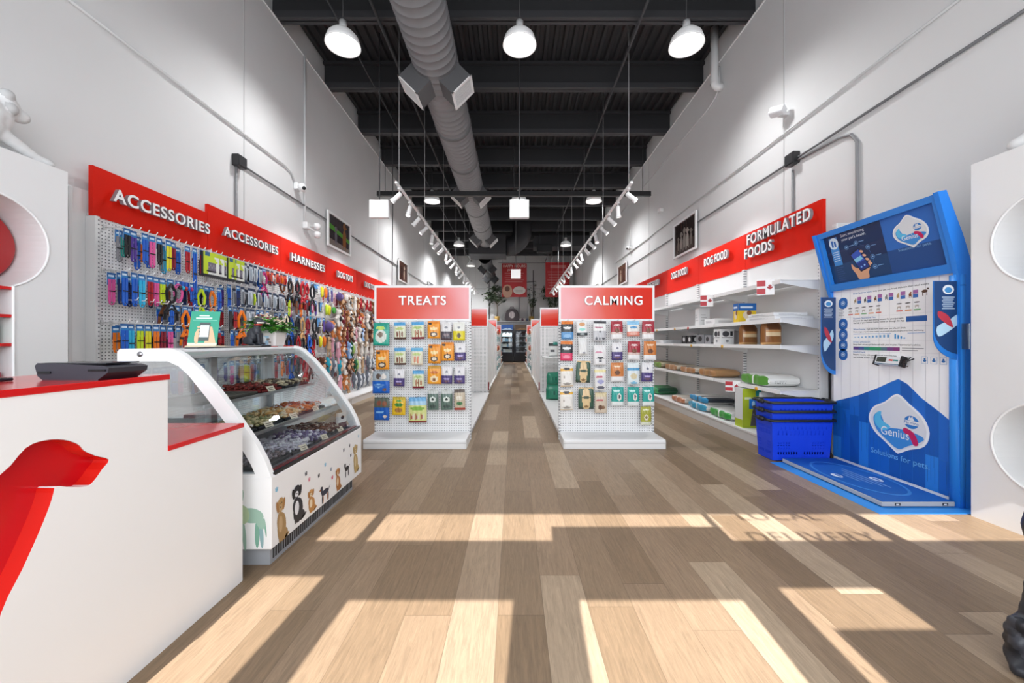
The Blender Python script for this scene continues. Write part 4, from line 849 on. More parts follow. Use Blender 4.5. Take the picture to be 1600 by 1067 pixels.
for s, nm in ((-1, 'left'), (1, 'right')):
    for k, (ya, yb) in enumerate(((7.26, 11.0), (11.1, 14.7), (14.8, 18.2))):
        xs = sorted((s * .5, s * 1.44))
        zs = (.40, .72, 1.02, 1.28)
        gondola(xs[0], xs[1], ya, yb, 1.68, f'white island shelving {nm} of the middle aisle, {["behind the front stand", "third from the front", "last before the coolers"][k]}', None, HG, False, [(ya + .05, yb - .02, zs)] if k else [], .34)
        for j in range(3 if k == 0 else 0):
            y = ya + .45 + j * 1.15; m = MB(); x = s * .53; m.box(x - .012, x + .012, y, y + .9, .10, 1.45, '#f0f0f0', .003); o = m.build('divider_panel', SATIN)
            tag(o, f'white divider panel on the {nm} side of the aisle, {ORD[j]} past the glare-tinted header', 'panel', 'aisle divider panels')
        m = MB(); x = s * .52; m.box(x - .03, x + .03, ya + .3, ya + .36, .09, .24, '#8a1420')
        if k == 0: tag(m.build('corner_guard', SATIN), f'small dark red corner guard at the foot of the {nm} divider panels', 'guard')
        if k:   # goods on the far shelves
            pal = [('red', '#a8202c'), ('teal', '#2a8a8a'), ('dark brown', '#4a342a'), ('white', '#e2e2e2'), ('orange', '#d07a30'), ('grey', '#707078')]
            for zi, z in enumerate(zs + (.088,)):
                for j in range(7):
                    y = ya + .22 + j * (yb - ya - .4) / 6.4; cn, c = pal[(j * 2 + zi * 3 + k) % 6]; x = s * .60
                    m = MB(); hgt = .13 + .035 * ((j + zi) % 3)
                    m.lathe([(0, 0), (.055, 0), (.06, .01), (.06, hgt - .02), (.04, hgt), (0, hgt)], (x, y, z + .001), [c, c, c, '#d8d8d8', '#d8d8d8'], 10)
                    tag(m.build('food_tub', SATIN), f'{cn} tub on the {["second", "third", "fourth", "top", "lowest"][zi]} shelf of the {nm} {["", "third", "last"][k]} island, {ORD[j]} along', 'tub', 'tubs on the far island shelves')
# ------------------------------------------------------------------ hanging pouches on the two end panels
def bands(*bs, pic=None, base='#eeeeee', pics=()):
    P = ([pic] if pic else []) + list(pics)
    def f(u, v):
        for (cu, cv, ru, rv, c) in reversed(P):
            if ((u - cu) / ru) ** 2 + ((v - cv) / rv) ** 2 < 1: return c
        for a, b, c in bs:
            if a <= v < b: return c
        return base
    return f
D = {
 'teal': (bands((.72, 1, '#1f9e8a'), (0, .1, '#1f9e8a'), base='#3aae98', pics=[(.5, .42, .34, .3, '#dfe6dc'), (.45, .5, .16, .12, '#8a7a6a'), (.45, .8, .3, .08, '#bfe070')]), 'teal pouch with a dog picture'),
 'sticks': (bands((.82, 1, '#56a4d8'), (0, .14, '#5a4238'), base='#dfe2c8', pics=[(.3, .3, .07, .2, '#7c4a34'), (.5, .3, .07, .22, '#8a5a40'), (.7, .3, .07, .2, '#7c4a34'), (.5, .66, .35, .08, '#b8c878')]), 'pale stick treat pouch with a blue top'),
 'stickr': (bands((.84, 1, '#56a4d8'), (0, .14, '#8a2434'), base='#dce0c0', pics=[(.35, .34, .08, .2, '#b07a58'), (.55, .34, .08, .22, '#9a6448'), (.75, .34, .07, .2, '#b07a58'), (.5, .68, .35, .08, '#a8c070')]), 'green stick treat pouch with a red foot'),
 'stickp': (bands((.84, 1, '#68b4dc'), (0, .12, '#e0d0b8'), base='#e4e0c8', pics=[(.35, .34, .09, .22, '#d88a6a'), (.6, .34, .09, .22, '#d08060'), (.5, .66, .35, .08, '#b8c878')]), 'pale pouch of pink treat sticks'),
 'orange': (bands((.86, 1, '#e88a18'), base='#ee9a24', pics=[(.5, .25, .3, .15, '#5a4a3c'), (.5, .25, .16, .1, '#e8d8c0'), (.2, .9, .14, .07, '#3a3430'), (.5, .6, .3, .09, '#f8dca0')]), 'orange treat pouch'),
 'amber': (bands((.88, 1, '#c8942a'), base='#f0a020', pics=[(.5, .3, .3, .18, '#f4dcb0'), (.5, .25, .14, .08, '#8a5a34'), (.5, .66, .3, .08, '#c86a10')]), 'amber treat pouch'),
 'wblack': (bands((.5, 1, '#e4e2e2'), (0, .08, '#5a4a52'), base='#4c4450', pics=[(.5, .72, .16, .06, '#8a8a90'), (.5, .3, .3, .08, '#8a7a80')]), 'white and black pouch'),
 'wyellow': (bands((.55, 1, '#e8e8e0'), base='#e0d018', pics=[(.5, .28, .16, .14, '#5a4a30'), (.5, .74, .14, .06, '#8a8a90')]), 'white and yellow pouch'),
 'wpurple': (bands((.5, 1, '#e6e4e6'), (0, .05, '#6a5c88'), base='#4a3c78', pics=[(.5, .72, .14, .06, '#7a7a8a'), (.5, .3, .28, .05, '#b8a8d8'), (.5, .16, .3, .06, '#6a4a5a')]), 'white and purple pouch'),
 'blue': (bands((.6, 1, '#a8b4bc'), base='#1464c8', pics=[(.35, .8, .14, .13, '#5a4a40'), (.68, .78, .14, .13, '#e8e0d8'), (.4, .4, .3, .04, '#8ac0f0'), (.4, .3, .26, .03, '#8ac0f0'), (.74, .18, .12, .08, '#7a5a44')]), 'blue pouch with dogs at the top'),
 'blue2': (bands((.6, 1, '#5a6458'), base='#1660c0', pics=[(.35, .78, .16, .12, '#8a4a34'), (.7, .76, .16, .12, '#9a5a3c'), (.4, .38, .28, .04, '#8ac0f0'), (.75, .18, .12, .08, '#e0d0c0')]), 'blue pouch with a dark pictured top'),
 'yellow': (bands((.88, 1, '#c8b020'), base='#ecc024', pics=[(.5, .6, .32, .12, '#3f8a3a'), (.5, .3, .3, .14, '#a8783c'), (.5, .82, .2, .05, '#5aa03a')]), 'yellow pouch with green leaves'),
 'stickb': (bands((.86, 1, '#68aede'), (.7, .86, '#a8d0e8'), (0, .1, '#8a3428'), base='#d8dc90', pics=[(.15 + .14 * k, .24, .05, .13, '#e8dcc8' if k % 2 else '#a8604a') for k in range(6)] + [(.5, .58, .42, .08, '#8ab84a')]), 'large treat stick pouch with a sky-blue top'),
 'gg': (bands((.85, 1, '#c8ccc8'), base='#5c7468', pics=[(.5, .55, .3, .14, '#dce4dc'), (.5, .55, .1, .07, '#2a3a34'), (.5, .2, .32, .08, '#3a4a44')]), 'grey-green treat pouch'),
 'rb': (bands((.86, 1, '#5a4a40'), (0, .14, '#a83a2c'), base='#c8b8a0', pics=[(.5, .6, .3, .12, '#e8e0d0'), (.5, .34, .3, .08, '#3f7a4a')]), 'beige and red treat pouch'),
 'kb': (bands((.88, 1, '#e07c28'), (0, .42, '#5a94c8'), base='#2e3236', pics=[(.5, .66, .34, .07, '#e8e8e8'), (.5, .2, .3, .1, '#8ab8e0')]), 'black pouch with a blue foot'),
 'kp': (bands((.88, 1, '#e07c28'), (0, .42, '#e0406c'), base='#2e3236', pics=[(.5, .66, .34, .07, '#e8e8e8'), (.5, .2, .3, .08, '#f090a8')]), 'black pouch with a pink foot'),
 'wt': (bands((0, .22, '#3a4448'), (.66, .74, '#e4e4e0'), base='#eaeae8', pics=[(.5, .82, .26, .14, '#d8a070'), (.5, .45, .3, .1, '#9adcd0'), (.5, .1, .24, .05, '#b8c4c4')]), 'white packet with a dark foot'),
 'box10': (bands((.9, 1, '#3a3a40'), (.55, .9, '#ececea'), base='#c4c4c8', pics=[(.5, .5, .08, .06, '#303038'), (.25, .16, .1, .07, '#54545c'), (.5, .16, .07, .07, '#54545c'), (.78, .16, .1, .07, '#54545c'), (.4, .72, .3, .05, '#b87a8a')]), 'silver boxed treat card'),
 'redw': (bands((.3, .42, '#d8c0b8'), (0, .3, '#eceaea'), base='#a82838', pics=[(.5, .5, .2, .13, '#7c4a34'), (.5, .82, .3, .05, '#f0d8d8')]), 'dark red and white pouch'),
 'fish': (bands((.8, 1, '#98ccec'), (0, .35, '#e08a78'), base='#e8e6e0', pics=[(.5, .62, .3, .08, '#5a9ac8'), (.5, .2, .3, .1, '#e8b0a0')]), 'white pouch with a coral foot'),
 'clear': (bands(base='#e4e4e2', pics=[(.6, .12, .16, .06, '#909098')]), 'plain white pouch'),
 'wcard': (bands(base='#e8e6e6', pics=[(.5, .36, .32, .05, '#3c3c44'), (.5, .2, .14, .04, '#5a5a64'), (.4, .66, .3, .04, '#d08aa0')]), 'white card of chews'),
 'orw': (bands((0, .3, '#eceaea'), base='#d08040', pics=[(.5, .5, .2, .14, '#6e4630'), (.5, .84, .3, .04, '#f4dcc0')]), 'orange and white pouch'),
 'ycw': (bands((.78, .92, '#e8b030'), (.0, .05, '#e8c890'), base='#ece8e0', pics=[(.5, .9, .26, .06, '#303034'), (.5, .42, .3, .22, '#f4f0ea'), (.5, .14, .34, .05, '#9a948c'), (.28, .48, .05, .08, '#b8b0a8')]), 'white box with a yellow cap'),
 'gb': (bands((.0, .12, '#3a4a40'), base='#3c5c4a', pics=[(.5, .5, .26, .6, '#e2c494'), (.5, .56, .3, .05, '#4a5a4c'), (.5, .14, .14, .05, '#8a6a44')]), 'dark green and beige chew pack'),
 'wyc': (bands((.82, .95, '#e8dca0'), base='#e6e4e2', pics=[(.4, .62, .3, .05, '#c04a60'), (.5, .4, .28, .1, '#a8a8d0'), (.5, .14, .34, .06, '#5a5a6a')]), 'white card with round chews'),
 'beige': (bands((.82, 1, '#d8c8a0'), base='#d4c4b0', pics=[(.4, .66, .3, .05, '#b84a50'), (.45, .3, .2, .12, '#6a4a38'), (.7, .3, .12, .1, '#8a6a50')]), 'beige pack of round chews'),
 'wblue': (bands((.68, .8, '#4a9ac8'), base='#dfe8ea', pics=[(.5, .4, .26, .14, '#d8cca8'), (.5, .1, .3, .05, '#7ab8d8')]), 'pale pouch with a blue stripe'),
 'tw': (bands((.25, 1, '#2aa49a'), base='#e6eae8', pics=[(.62, .5, .18, .2, '#e8e4de'), (.62, .52, .08, .1, '#4a4a50'), (.4, .84, .3, .04, '#c8ece8')]), 'teal and white pouch'),
 'olive': (bands((.0, .2, '#dcdcc8'), base='#a8a83c', pics=[(.5, .45, .2, .16, '#e4dcc8'), (.5, .45, .1, .08, '#8a7a50'), (.5, .86, .3, .04, '#f0f0d0')]), 'olive green pouch')}
POUCH = {}
def pouch(code, w, h):
    k = (code, round(w, 2), round(h, 2))
    if k not in POUCH:
        fn = D[code][0]; m = bag_mesh(w, h, .032, fn, 18, 24); m.v = [(x, y, z - h) for x, y, z in m.v]
        t = MB(); t.box(-w * .48, w * .48, -.002, .002, -.012, .008, fn(.5, .97)); 
        POUCH[k] = [('pouch_body', m.mesh('pouch_body', PLASTIC)), ('hang_strip', t.mesh('hang_strip', PLASTIC))]
    return POUCH[k]
def endcap(items, ox, oy, sc, side, sname, rack_name):
    rowc = {}
    g = [o for o in bpy.data.objects if o.get('label') == rack_name][0]
    for row, code, x0, y0, x1, y1 in items:
        X0, X1 = (ox + x0 / sc - CX) * 3.99 / F, (ox + x1 / sc - CX) * 3.99 / F; Z0, Z1 = H - (oy + y1 / sc - CY) * 3.99 / F, H - (oy + y0 / sc - CY) * 3.99 / F
        k = rowc.get(row, 0); rowc[row] = k + 1
        put('treat_pouch', pouch(code, X1 - X0, Z1 - Z0), ((X0 + X1) / 2, 3.985, Z1 - .012), random.uniform(-.06, .06), f'{D[code][1]}, {ORD[k]} in the {ROWN[row]} row, {sname} stand', 'treat pouch', f'pouches hung on the {sname} stand', tilt=random.uniform(-.03, .03))
        m = MB(); xc = (X0 + X1) / 2; m.tube([(xc, Y1, Z1), (xc, 3.93, Z1), (xc, 3.92, Z1 + .015)], .0025, '#dddddd', 5); m.build('peg_hook', METAL, g)
TR = [(0, 'teal', 88, 272, 182, 398), (0, 'sticks', 205, 268, 272, 362), (0, 'stickr', 305, 265, 378, 360), (0, 'orange', 398, 262, 470, 357), (0, 'wblack', 477, 268, 537, 365), (0, 'wyellow', 545, 268, 613, 368),
      (1, 'orange', 100, 428, 178, 535), (1, 'sticks', 207, 415, 272, 510), (1, 'stickp', 303, 415, 372, 510), (1, 'orange', 402, 395, 475, 500), (1, 'orange', 477, 383, 550, 485), (1, 'wpurple', 555, 388, 617, 485),
      (2, 'blue', 82, 548, 180, 672), (2, 'wpurple', 205, 535, 268, 635), (2, 'stickr', 312, 545, 378, 643), (2, 'amber', 400, 517, 477, 618), (2, 'wpurple', 480, 520, 540, 620), (2, 'wpurple', 552, 520, 612, 620),
      (3, 'blue2', 92, 700, 180, 826), (3, 'yellow', 198, 697, 273, 797), (3, 'stickb', 290, 698, 392, 840), (3, 'gg', 398, 655, 460, 768), (3, 'gg', 475, 655, 540, 768), (3, 'rb', 550, 653, 613, 768)]
CA = [(0, 'kb', 135, 262, 205, 362), (0, 'wt', 223, 262, 285, 340), (0, 'box10', 320, 262, 395, 375), (0, 'redw', 420, 262, 488, 362), (0, 'fish', 512, 262, 585, 345), (0, 'redw', 600, 262, 670, 362),
      (1, 'kp', 132, 377, 202, 485), (1, 'clear', 232, 355, 285, 450), (1, 'wcard', 322, 398, 395, 510), (1, 'wpurple', 425, 385, 488, 485), (1, 'redw', 518, 377, 590, 480), (1, 'orw', 608, 377, 682, 482),
      (2, 'ycw', 130, 520, 203, 632), (2, 'gb', 222, 490, 305, 610), (2, 'wyc', 325, 530, 393, 655), (2, 'orw', 420, 500, 492, 603), (2, 'wblue', 515, 500, 585, 622), (2, 'wpurple', 598, 500, 662, 605),
      (3, 'ycw', 127, 655, 203, 767), (3, 'gb', 233, 643, 322, 762), (3, 'beige', 328, 672, 397, 785), (3, 'tw', 425, 640, 495, 745), (3, 'tw', 515, 640, 583, 745), (3, 'tw', 600, 640, 668, 745), (4, 'olive', 590, 752, 652, 855)]
endcap(TR, 560, 430, 3.68, -1, 'treats', 'white pegboard island stand with the TREATS header')
endcap(CA, 840, 430, 3.681, 1, 'calming', 'white pegboard island stand with the CALMING header')
# goods hung on the aisle side of the treats stand
for k, (y, z, c) in enumerate(((4.55, 1.30, 'wyellow'), (4.9, 1.02, 'wpurple'), (4.75, .62, 'blue'), (5.1, 1.28, 'yellow'), (5.2, .64, 'blue2'))):
    put('treat_pouch', pouch(c, .16, .22), (-.60, y, z - .012), PI / 2, f'{D[c][1]} on the treats stand side, {ORD[k]} along the aisle', 'treat pouch', 'pouches on the aisle side of the treats stand')
    g = [o for o in bpy.data.objects if o.get('label') == 'white pegboard island stand with the TREATS header'][0]
    m = MB(); m.tube([(-.95, y, z), (-.58, y, z), (-.57, y, z + .015)], .003, '#dddddd', 5); m.build('peg_hook', METAL, g)
# goods on the aisle side of the calming stand
pillow_bag('treat_bag', .70, 6.85, .78, .17, .26, .08, lambda u, v: '#2f8a7c' if v > .78 and u > .5 else ('#3a4040' if .7 < v < .9 else ('#4a4a50' if .3 < v < .45 and .2 < u < .6 else '#e2e4e2')), 'white and teal bag on the side shelf of the calming stand', 'bag')
def tealb(u, v): return '#1f7c62' if not (.35 < v < .6 and .2 < u < .8) else ('#2f8f70' if int(u * 9) % 2 else '#14564a')
for k, (x, y, z, s_) in enumerate(((.66, 6.35, .09, .24), (.70, 6.75, .09, .25), (.67, 6.45, .33, .2))):
    pillow_bag('treat_bag', x, y, z, .26, s_, .15, tealb, ['dark teal bag standing on the low deck beside the calming stand', 'dark teal bag behind its twin on the low deck', 'dark teal bag stacked on top of the low pair'][k], 'bag', .2 * k, None, 'dark teal bags')
# ================================================================== checkout counter (white, red tops, red dog cut-out)
XC = -1.19
def arcp(cu, cv, r, a0, a1, n): return [(cu + r * math.cos(a0 + (a1 - a0) * i / n), cv + r * math.sin(a0 + (a1 - a0) * i / n)) for i in range(n + 1)]
def smooth(pts, n=5):
    out = []; L_ = len(pts)
    for i in range(L_):
        p0, p1, p2, p3 = (Vector(pts[(i + k - 1) % L_]) for k in range(4))
        for j in range(n):
            t = j / n; out.append(tuple(.5 * ((2 * p1) + (p2 - p0) * t + (2 * p0 - 5 * p1 + 4 * p2 - p3) * t * t + (3 * p1 - p0 - 3 * p2 + p3) * t ** 3)))
    return out
ct = empty('checkout_counter', (-1.5, 1.0, 0), 'white checkout counter with red tops and a red dog-shaped recess', 'counter')
dogpx = [(170.5, 718), (160, 733), (148, 750), (135, 760), (110, 761), (88, 760), (84, 770), (78, 790), (62, 830), (35, 890), (2, 958)]
dogY = [PX(x, y, XC) for x, y in dogpx]
bot = [(.86, .28), (.80, .16), (.62, .14), (.40, .16), (.36, .26), (.30, .40), (.36, .55), (.52, .62), (.70, .68), (.80, .715)]
toppx = [(0, 742), (40, 700), (70, 688), (100, 687), (122, 694), (132, 704), (150, 712)]
dogtop = [PX(x, y, XC) for x, y in toppx]
dog = smooth(dogY + bot + dogtop, 3)
fc = fr_left(XC)
Y0c, YS, Y1c = .18, 1.32, 1.684
m = MB(); m.prism(fc, [(Y0c, 0), (Y1c, 0), (Y1c, .672), (YS, .672), (YS, .918), (Y0c, .918)], -.045, 0, '#ededed', [dog]); m.build('front_panel', SATIN, ct)
m = MB(); m.prism(fc, dog, -.06, -.046, '#c8101a'); m.build('recess_back', GLOSS, ct)
m = MB(); n = len(dog); vs = [fc.pt(u, v, -.047) for u, v in dog] + [fc.pt(u, v, -.0005) for u, v in dog]
cx_, cy_ = sum(p[0] for p in dog) / n, sum(p[1] for p in dog) / n
sh = lambda p: (p[0] + (cx_ - p[0]) * .004, p[1] + (cy_ - p[1]) * .004)
vs = [fc.pt(*sh(p), -.047) for p in dog] + [fc.pt(*sh(p), -.0005) for p in dog]
m.add(vs, [(i, (i + 1) % n, n + (i + 1) % n, n + i) for i in range(n)], '#d8261c'); m.build('recess_edge', GLOSS, ct)
m = MB(); m.box(-1.85, XC - .045, Y1c - .03, Y1c, 0, .672, '#e8e8e8'); m.box(-1.85, XC - .045, Y0c, Y0c + .03, 0, .918, '#e8e8e8'); m.box(-1.62, -1.60, Y0c + .03, Y1c - .03, 0, .66, '#e0e0e0'); m.box(-1.62, XC - .06, YS - .02, YS, .66, .918, '#ececec'); m.build('end_panel', SATIN, ct)
m = MB(); m.box(-1.62, XC + .004, Y0c - .01, YS + .006, .918, .936, '#cc1414', .002); m.build('upper_top', GLOSS, ct)
m = MB(); m.box(-1.62, XC + .004, YS, Y1c + .006, .672, .690, '#cc1414', .002); m.build('lower_top', GLOSS, ct)
# things on the counter
r = empty('card_terminal', (-1.29, 1.17, .936), 'black card terminal tray on the red counter top', 'card terminal')
m = MB(); m.prism(Fr((-1.29, 1.17 - .05, .936), (1, 0, 0), (0, 0, 1), (0, 1, 0)), [(-.085, 0), (.075, 0), (.105, .022), (.108, .036), (.09, .042), (-.10, .05), (-.108, .042), (-.10, .012)], -.0, .12, '#2c2c36'); m.build('tray_body', SATIN, r)
m = MB(); m.box(-1.38, -1.20, 1.13, 1.23, .982, .986, '#1c1c24'); m.box(-1.386, -1.35, 1.117, 1.1195, .955, .962, '#101014'); m.box(-1.24, -1.19, 1.117, 1.1195, .962, .968, '#101014'); m.build('card_slot', GLOSS, r)
m = MB(); m.box(-1.60, -1.43, .86, 1.10, .937, .946, '#24242a', .003); m.box(-1.59, -1.44, .87, 1.09, .946, .9465, '#101016'); tag(m.build('tablet', GLOSS), 'dark tablet lying on the red counter top', 'tablet')
# ================================================================== curved glass display case
K0, K1 = 1.773, 2.82
outer = [(-1.832, .42), (-1.832, 1.0), (-1.82, 1.0145), (-1.60, 1.0175), (-1.56, 1.008), (-1.525, .988), (-1.451, .92), (-1.377, .836), (-1.2825, .71), (-1.188, .573), (-1.15, .50), (-1.12, .42)]
inner = [(-1.761, .435), (-1.761, .957), (-1.60, .957), (-1.55, .935), (-1.504, .893), (-1.42, .789), (-1.336, .678), (-1.262, .562), (-1.215, .48), (-1.195, .435)]
dc = empty('display_case', (-1.48, 2.3, 0), 'white curved-glass chilled display case printed with watercolour dogs', 'display case')
for i, (y, nm) in enumerate(((K0, 0), (K1, 0))):
    m = MB(); m.prism(fr_front(y), outer, -.028 if i == 0 else 0, 0 if i == 0 else .028, '#f0f0f0', [inner]); m.build('end_frame', SATIN, dc)
    m = MB(); m.prism(fr_front(y + (.014 if i == 0 else -.014)), inner, -.002, .002, '#ffffff'); m.build('end_glass', GLASS, dc)
for y in (K0,):
    m = MB(); m.lathe([(0, 0), (.012, 0), (.012, .004), (0, .004)], (-1.725, y - .004, .99), '#a8a8ac', 12, 'y'); m.build('bolt', METAL, dc)
# bent front glass
gp = [(-1.60, 1.0), (-1.565, .993), (-1.53, .972), (-1.46, .91), (-1.388, .826), (-1.295, .70), (-1.20, .563), (-1.165, .50), (-1.14, .43)]
m = MB(); n = len(gp); m.add([(x, K0 + .028, z) for x, z in gp] + [(x, K1 - .028, z) for x, z in gp], [(i, i + 1, n + i + 1, n + i) for i in range(n - 1)], '#fff', True); m.build('curved_glass', GLASS, dc)
m = MB(); m.box(-1.832, -1.60, K0 + .028, K1 - .028, 1.0, 1.012, '#e6e8ea', .002); m.box(-1.62, -1.59, K0 + .028, K1 - .028, .965, 1.0, '#f2f2f2'); m.build('top_board', SATIN, dc)
m = MB(); m.box(-1.832, -1.815, K0 + .02, K1 - .02, .09, .46, '#e8e8e8')
for a, b in ((K0 + .028, K0 + .06), (2.27, 2.32), (K1 - .06, K1 - .028)): m.box(-1.82, -1.79, a, b, .46, 1.0, '#eeeeee')
m.box(-1.82, -1.79, K0 + .03, K1 - .03, .95, 1.0, '#eeeeee'); m.build('rear_frame', SATIN, dc)
m = MB(); m.box(-1.808, -1.804, K0 + .06, 2.27, .46, .95, '#fff'); m.box(-1.808, -1.804, 2.32, K1 - .06, .46, .95, '#fff'); m.build('sliding_glass', GLASS, dc)
m = MB(); m.box(-1.83, -1.12, K0, K1, .087, .42, '#f1f1f1', .003); m.build('lower_body', SATIN, dc)
m = MB(); m.box(-1.80, -1.15, K0 + .03, K1 - .03, .415, .43, '#5c6068'); m.build('case_floor', SATIN, dc)
m = MB(); m.box(-1.14, -1.122, K0 + .02, K1 - .02, .42, .436, '#2a2c30'); m.box(-1.165, -1.14, K0 + .03, K1 - .03, .43, .438, '#8a2830'); m.build('glass_channel', GLOSS, dc)
m = MB(); m.box(-1.80, -1.145, K0 + .03, K1 - .10, 0, .087, '#9a9da2'); b = m.build('base_plinth', SATIN, dc)
m = MB()
for k in range(46): y = K0 + .05 + k * .0195; m.box(-1.145, -1.1435, y, y + .011, .02, .075, '#2c2e32')
m.build('vent_grille', SATIN, b); m = MB()
for j in range(3):
    for k in range(7): m.box(-1.70 + .03 * k, -1.685 + .03 * k, K0 + .0285, K0 + .03, .015 + .022 * j, .03 + .022 * j, '#3a4450')
m.build('vent_grille', SATIN, b)
for z, xf, in ((.745, -1.46), (.575, -1.335)):
    m = MB(); m.box(-1.79, xf, K0 + .03, K1 - .03, z - .006, z, '#ffffff'); q = m.build('glass_shelf', GLASS, dc)
    m = MB(); m.box(xf, xf + .008, K0 + .03, K1 - .03, z - .012, z + .004, '#b8bcc0'); m.build('shelf_edge', METAL, q)
# printed dogs
fp = fr_left(-1.12)
def sit_dog(m, fr, u, v, h, body, head, ear, w=0, chest=None, wd=1.0):
    e = lambda a, b, ra, rb, k, c, rot=0: m.ell(fr, u + a * h * wd, v + b * h, ra * h * wd, rb * h, .0008 + .0002 * k, c, 14, rot)
    e(.02, .30, .20, .30, 0, body); e(.16, .12, .14, .12, 1, body); e(-.06, .45, .14, .2, 2, body); e(-.08, .18, .05, .18, 3, body); e(.04, .18, .05, .18, 3, body)
    if chest: e(-.04, .38, .09, .17, 4, chest)
    e(-.04, .78, .15, .15, 5, head); e(-.05, .72, .07, .07, 7, chest or head); e(-.18, .76, .055, .13, 6, ear, .2); e(.10, .76, .055, .13, 6, ear, -.2)
    e(-.08, .81, .016, .016, 8, '#1c1814'); e(.01, .81, .016, .016, 8, '#1c1814'); e(-.05, .73, .022, .016, 9, '#1c1814'); e(.26, .06, .12, .035, 1, body, .4)
def side_dog(m, fr, u, v, h, body, head, tanc, flip=1, long=1.0):
    e = lambda a, b, ra, rb, k, c, rot=0: m.ell(fr, u + a * h * flip, v + b * h, ra * h, rb * h, .0008 + .0002 * k, c, 14, rot * flip)
    e(0, .52, .34 * long, .16, 1, body); e(-.34 * long, .82, .13, .12, 3, head); e(-.45 * long, .78, .09, .05, 4, tanc); e(-.27 * long, .80, .05, .13, 5, ear_ := body); e(-.3 * long, .64, .10, .16, 2, body, .3)
    for a in (-.26, -.18, .2, .28): e(a * long, .2, .045, .24, 0, body if a in (-.26, .28) else tanc)
    e(.38 * long, .62, .12, .03, 0, body, .6); e(-.36 * long, .85, .015, .015, 6, '#181410')
def dogat(fn, x0, x1, y0, y1, *a, **k):
    m = MB(); yc, zb = PX((x0 + x1) / 2, y1, -1.12); zt = PX((x0 + x1) / 2, y0, -1.12)[1]; fn(m, fp, yc, zb + .005, (zt - zb) * .97, *a, **k); m.build('dog_print', SATIN, dc)
dogat(sit_dog, 429, 450, 770, 848, '#a8875a', '#b8935f', '#a87a48', chest='#bfa078', wd=.75)
dogat(sit_dog, 452, 478, 752, 818, '#2a2d36', '#2a2d36', '#1c1e24', chest='#e8e8ec', wd=1.05)
dogat(sit_dog, 478, 495, 761, 802, '#c08a4e', '#cf9c60', '#a8743c', chest='#ead8b8', wd=1.15)
dogat(side_dog, 497, 519, 755, 784, '#343a4a', '#343a4a', '#b0703c', long=1.25)
dogat(sit_dog, 521, 535, 728, 768, '#b87a42', '#c88c50', '#9a6230', chest='#e8d0b0', wd=.9)
dogat(side_dog, 535, 549, 721, 745, '#2c2c32', '#2c2c32', '#8a8a90', long=.9)
dogat(sit_dog, 549, 562, 690, 740, '#bfa268', '#c8ac74', '#b0925a', chest='#d8c498', wd=.8)
for x, y, c in ((432, 766, '#8ac4e0'), (478, 741, '#4a4a52'), (483, 750, '#e08a9a'), (498, 744, '#4a4a52'), (508, 727, '#8ac4e0'), (517, 734, '#8a94a4'), (519, 747, '#d84a6a'), (537, 704, '#6a6a74'), (546, 697, '#6a6a74'), (548, 712, '#4a4a52'), (560, 682, '#a8c8dc')):
    m = MB(); u, v = PX(x, y, -1.12); m.ell(fp, u, v, .010, .008, .001, c, 10)
    for k in (-1, 0, 1): m.ell(fp, u + k * .008, v + .012 - abs(k) * .003, .0035, .0045, .001, c, 8)
    m.build('paw_print', SATIN, dc)
m = MB(); fq = fr_front(K0); X_ = lambda x: (x - CX) * K0 / F; Z_ = lambda y: H - (y - CY) * K0 / F
g = ['#9fbfae', '#7fae9a', '#b6cba4', '#8fb0b4']
for a, b, ra, rb, c, k, rot in ((-1.215, .245, .060, .035, g[0], 1, -.1), (-1.255, .25, .035, .045, g[2], 2, .2), (-1.268, .32, .018, .05, g[0], 2, -.25), (-1.275, .375, .020, .022, g[3], 3, 0), (-1.29, .37, .02, .010, g[0], 4, 0), (-1.262, .385, .008, .014, g[1], 4, .5), (-1.265, .16, .010, .07, g[2], 0, 0), (-1.245, .15, .009, .07, g[0], 0, .08), (-1.185, .16, .011, .065, g[1], 0, 0), (-1.165, .155, .009, .062, g[3], 0, .06), (-1.17, .215, .020, .035, g[0], 2, .4), (-1.148, .19, .004, .045, g[1], 0, .12)):
    m.ell(fq, a, b, ra, rb, .0008 + .0002 * k, c, 16, rot)
m.build('dog_print', SATIN, dc)
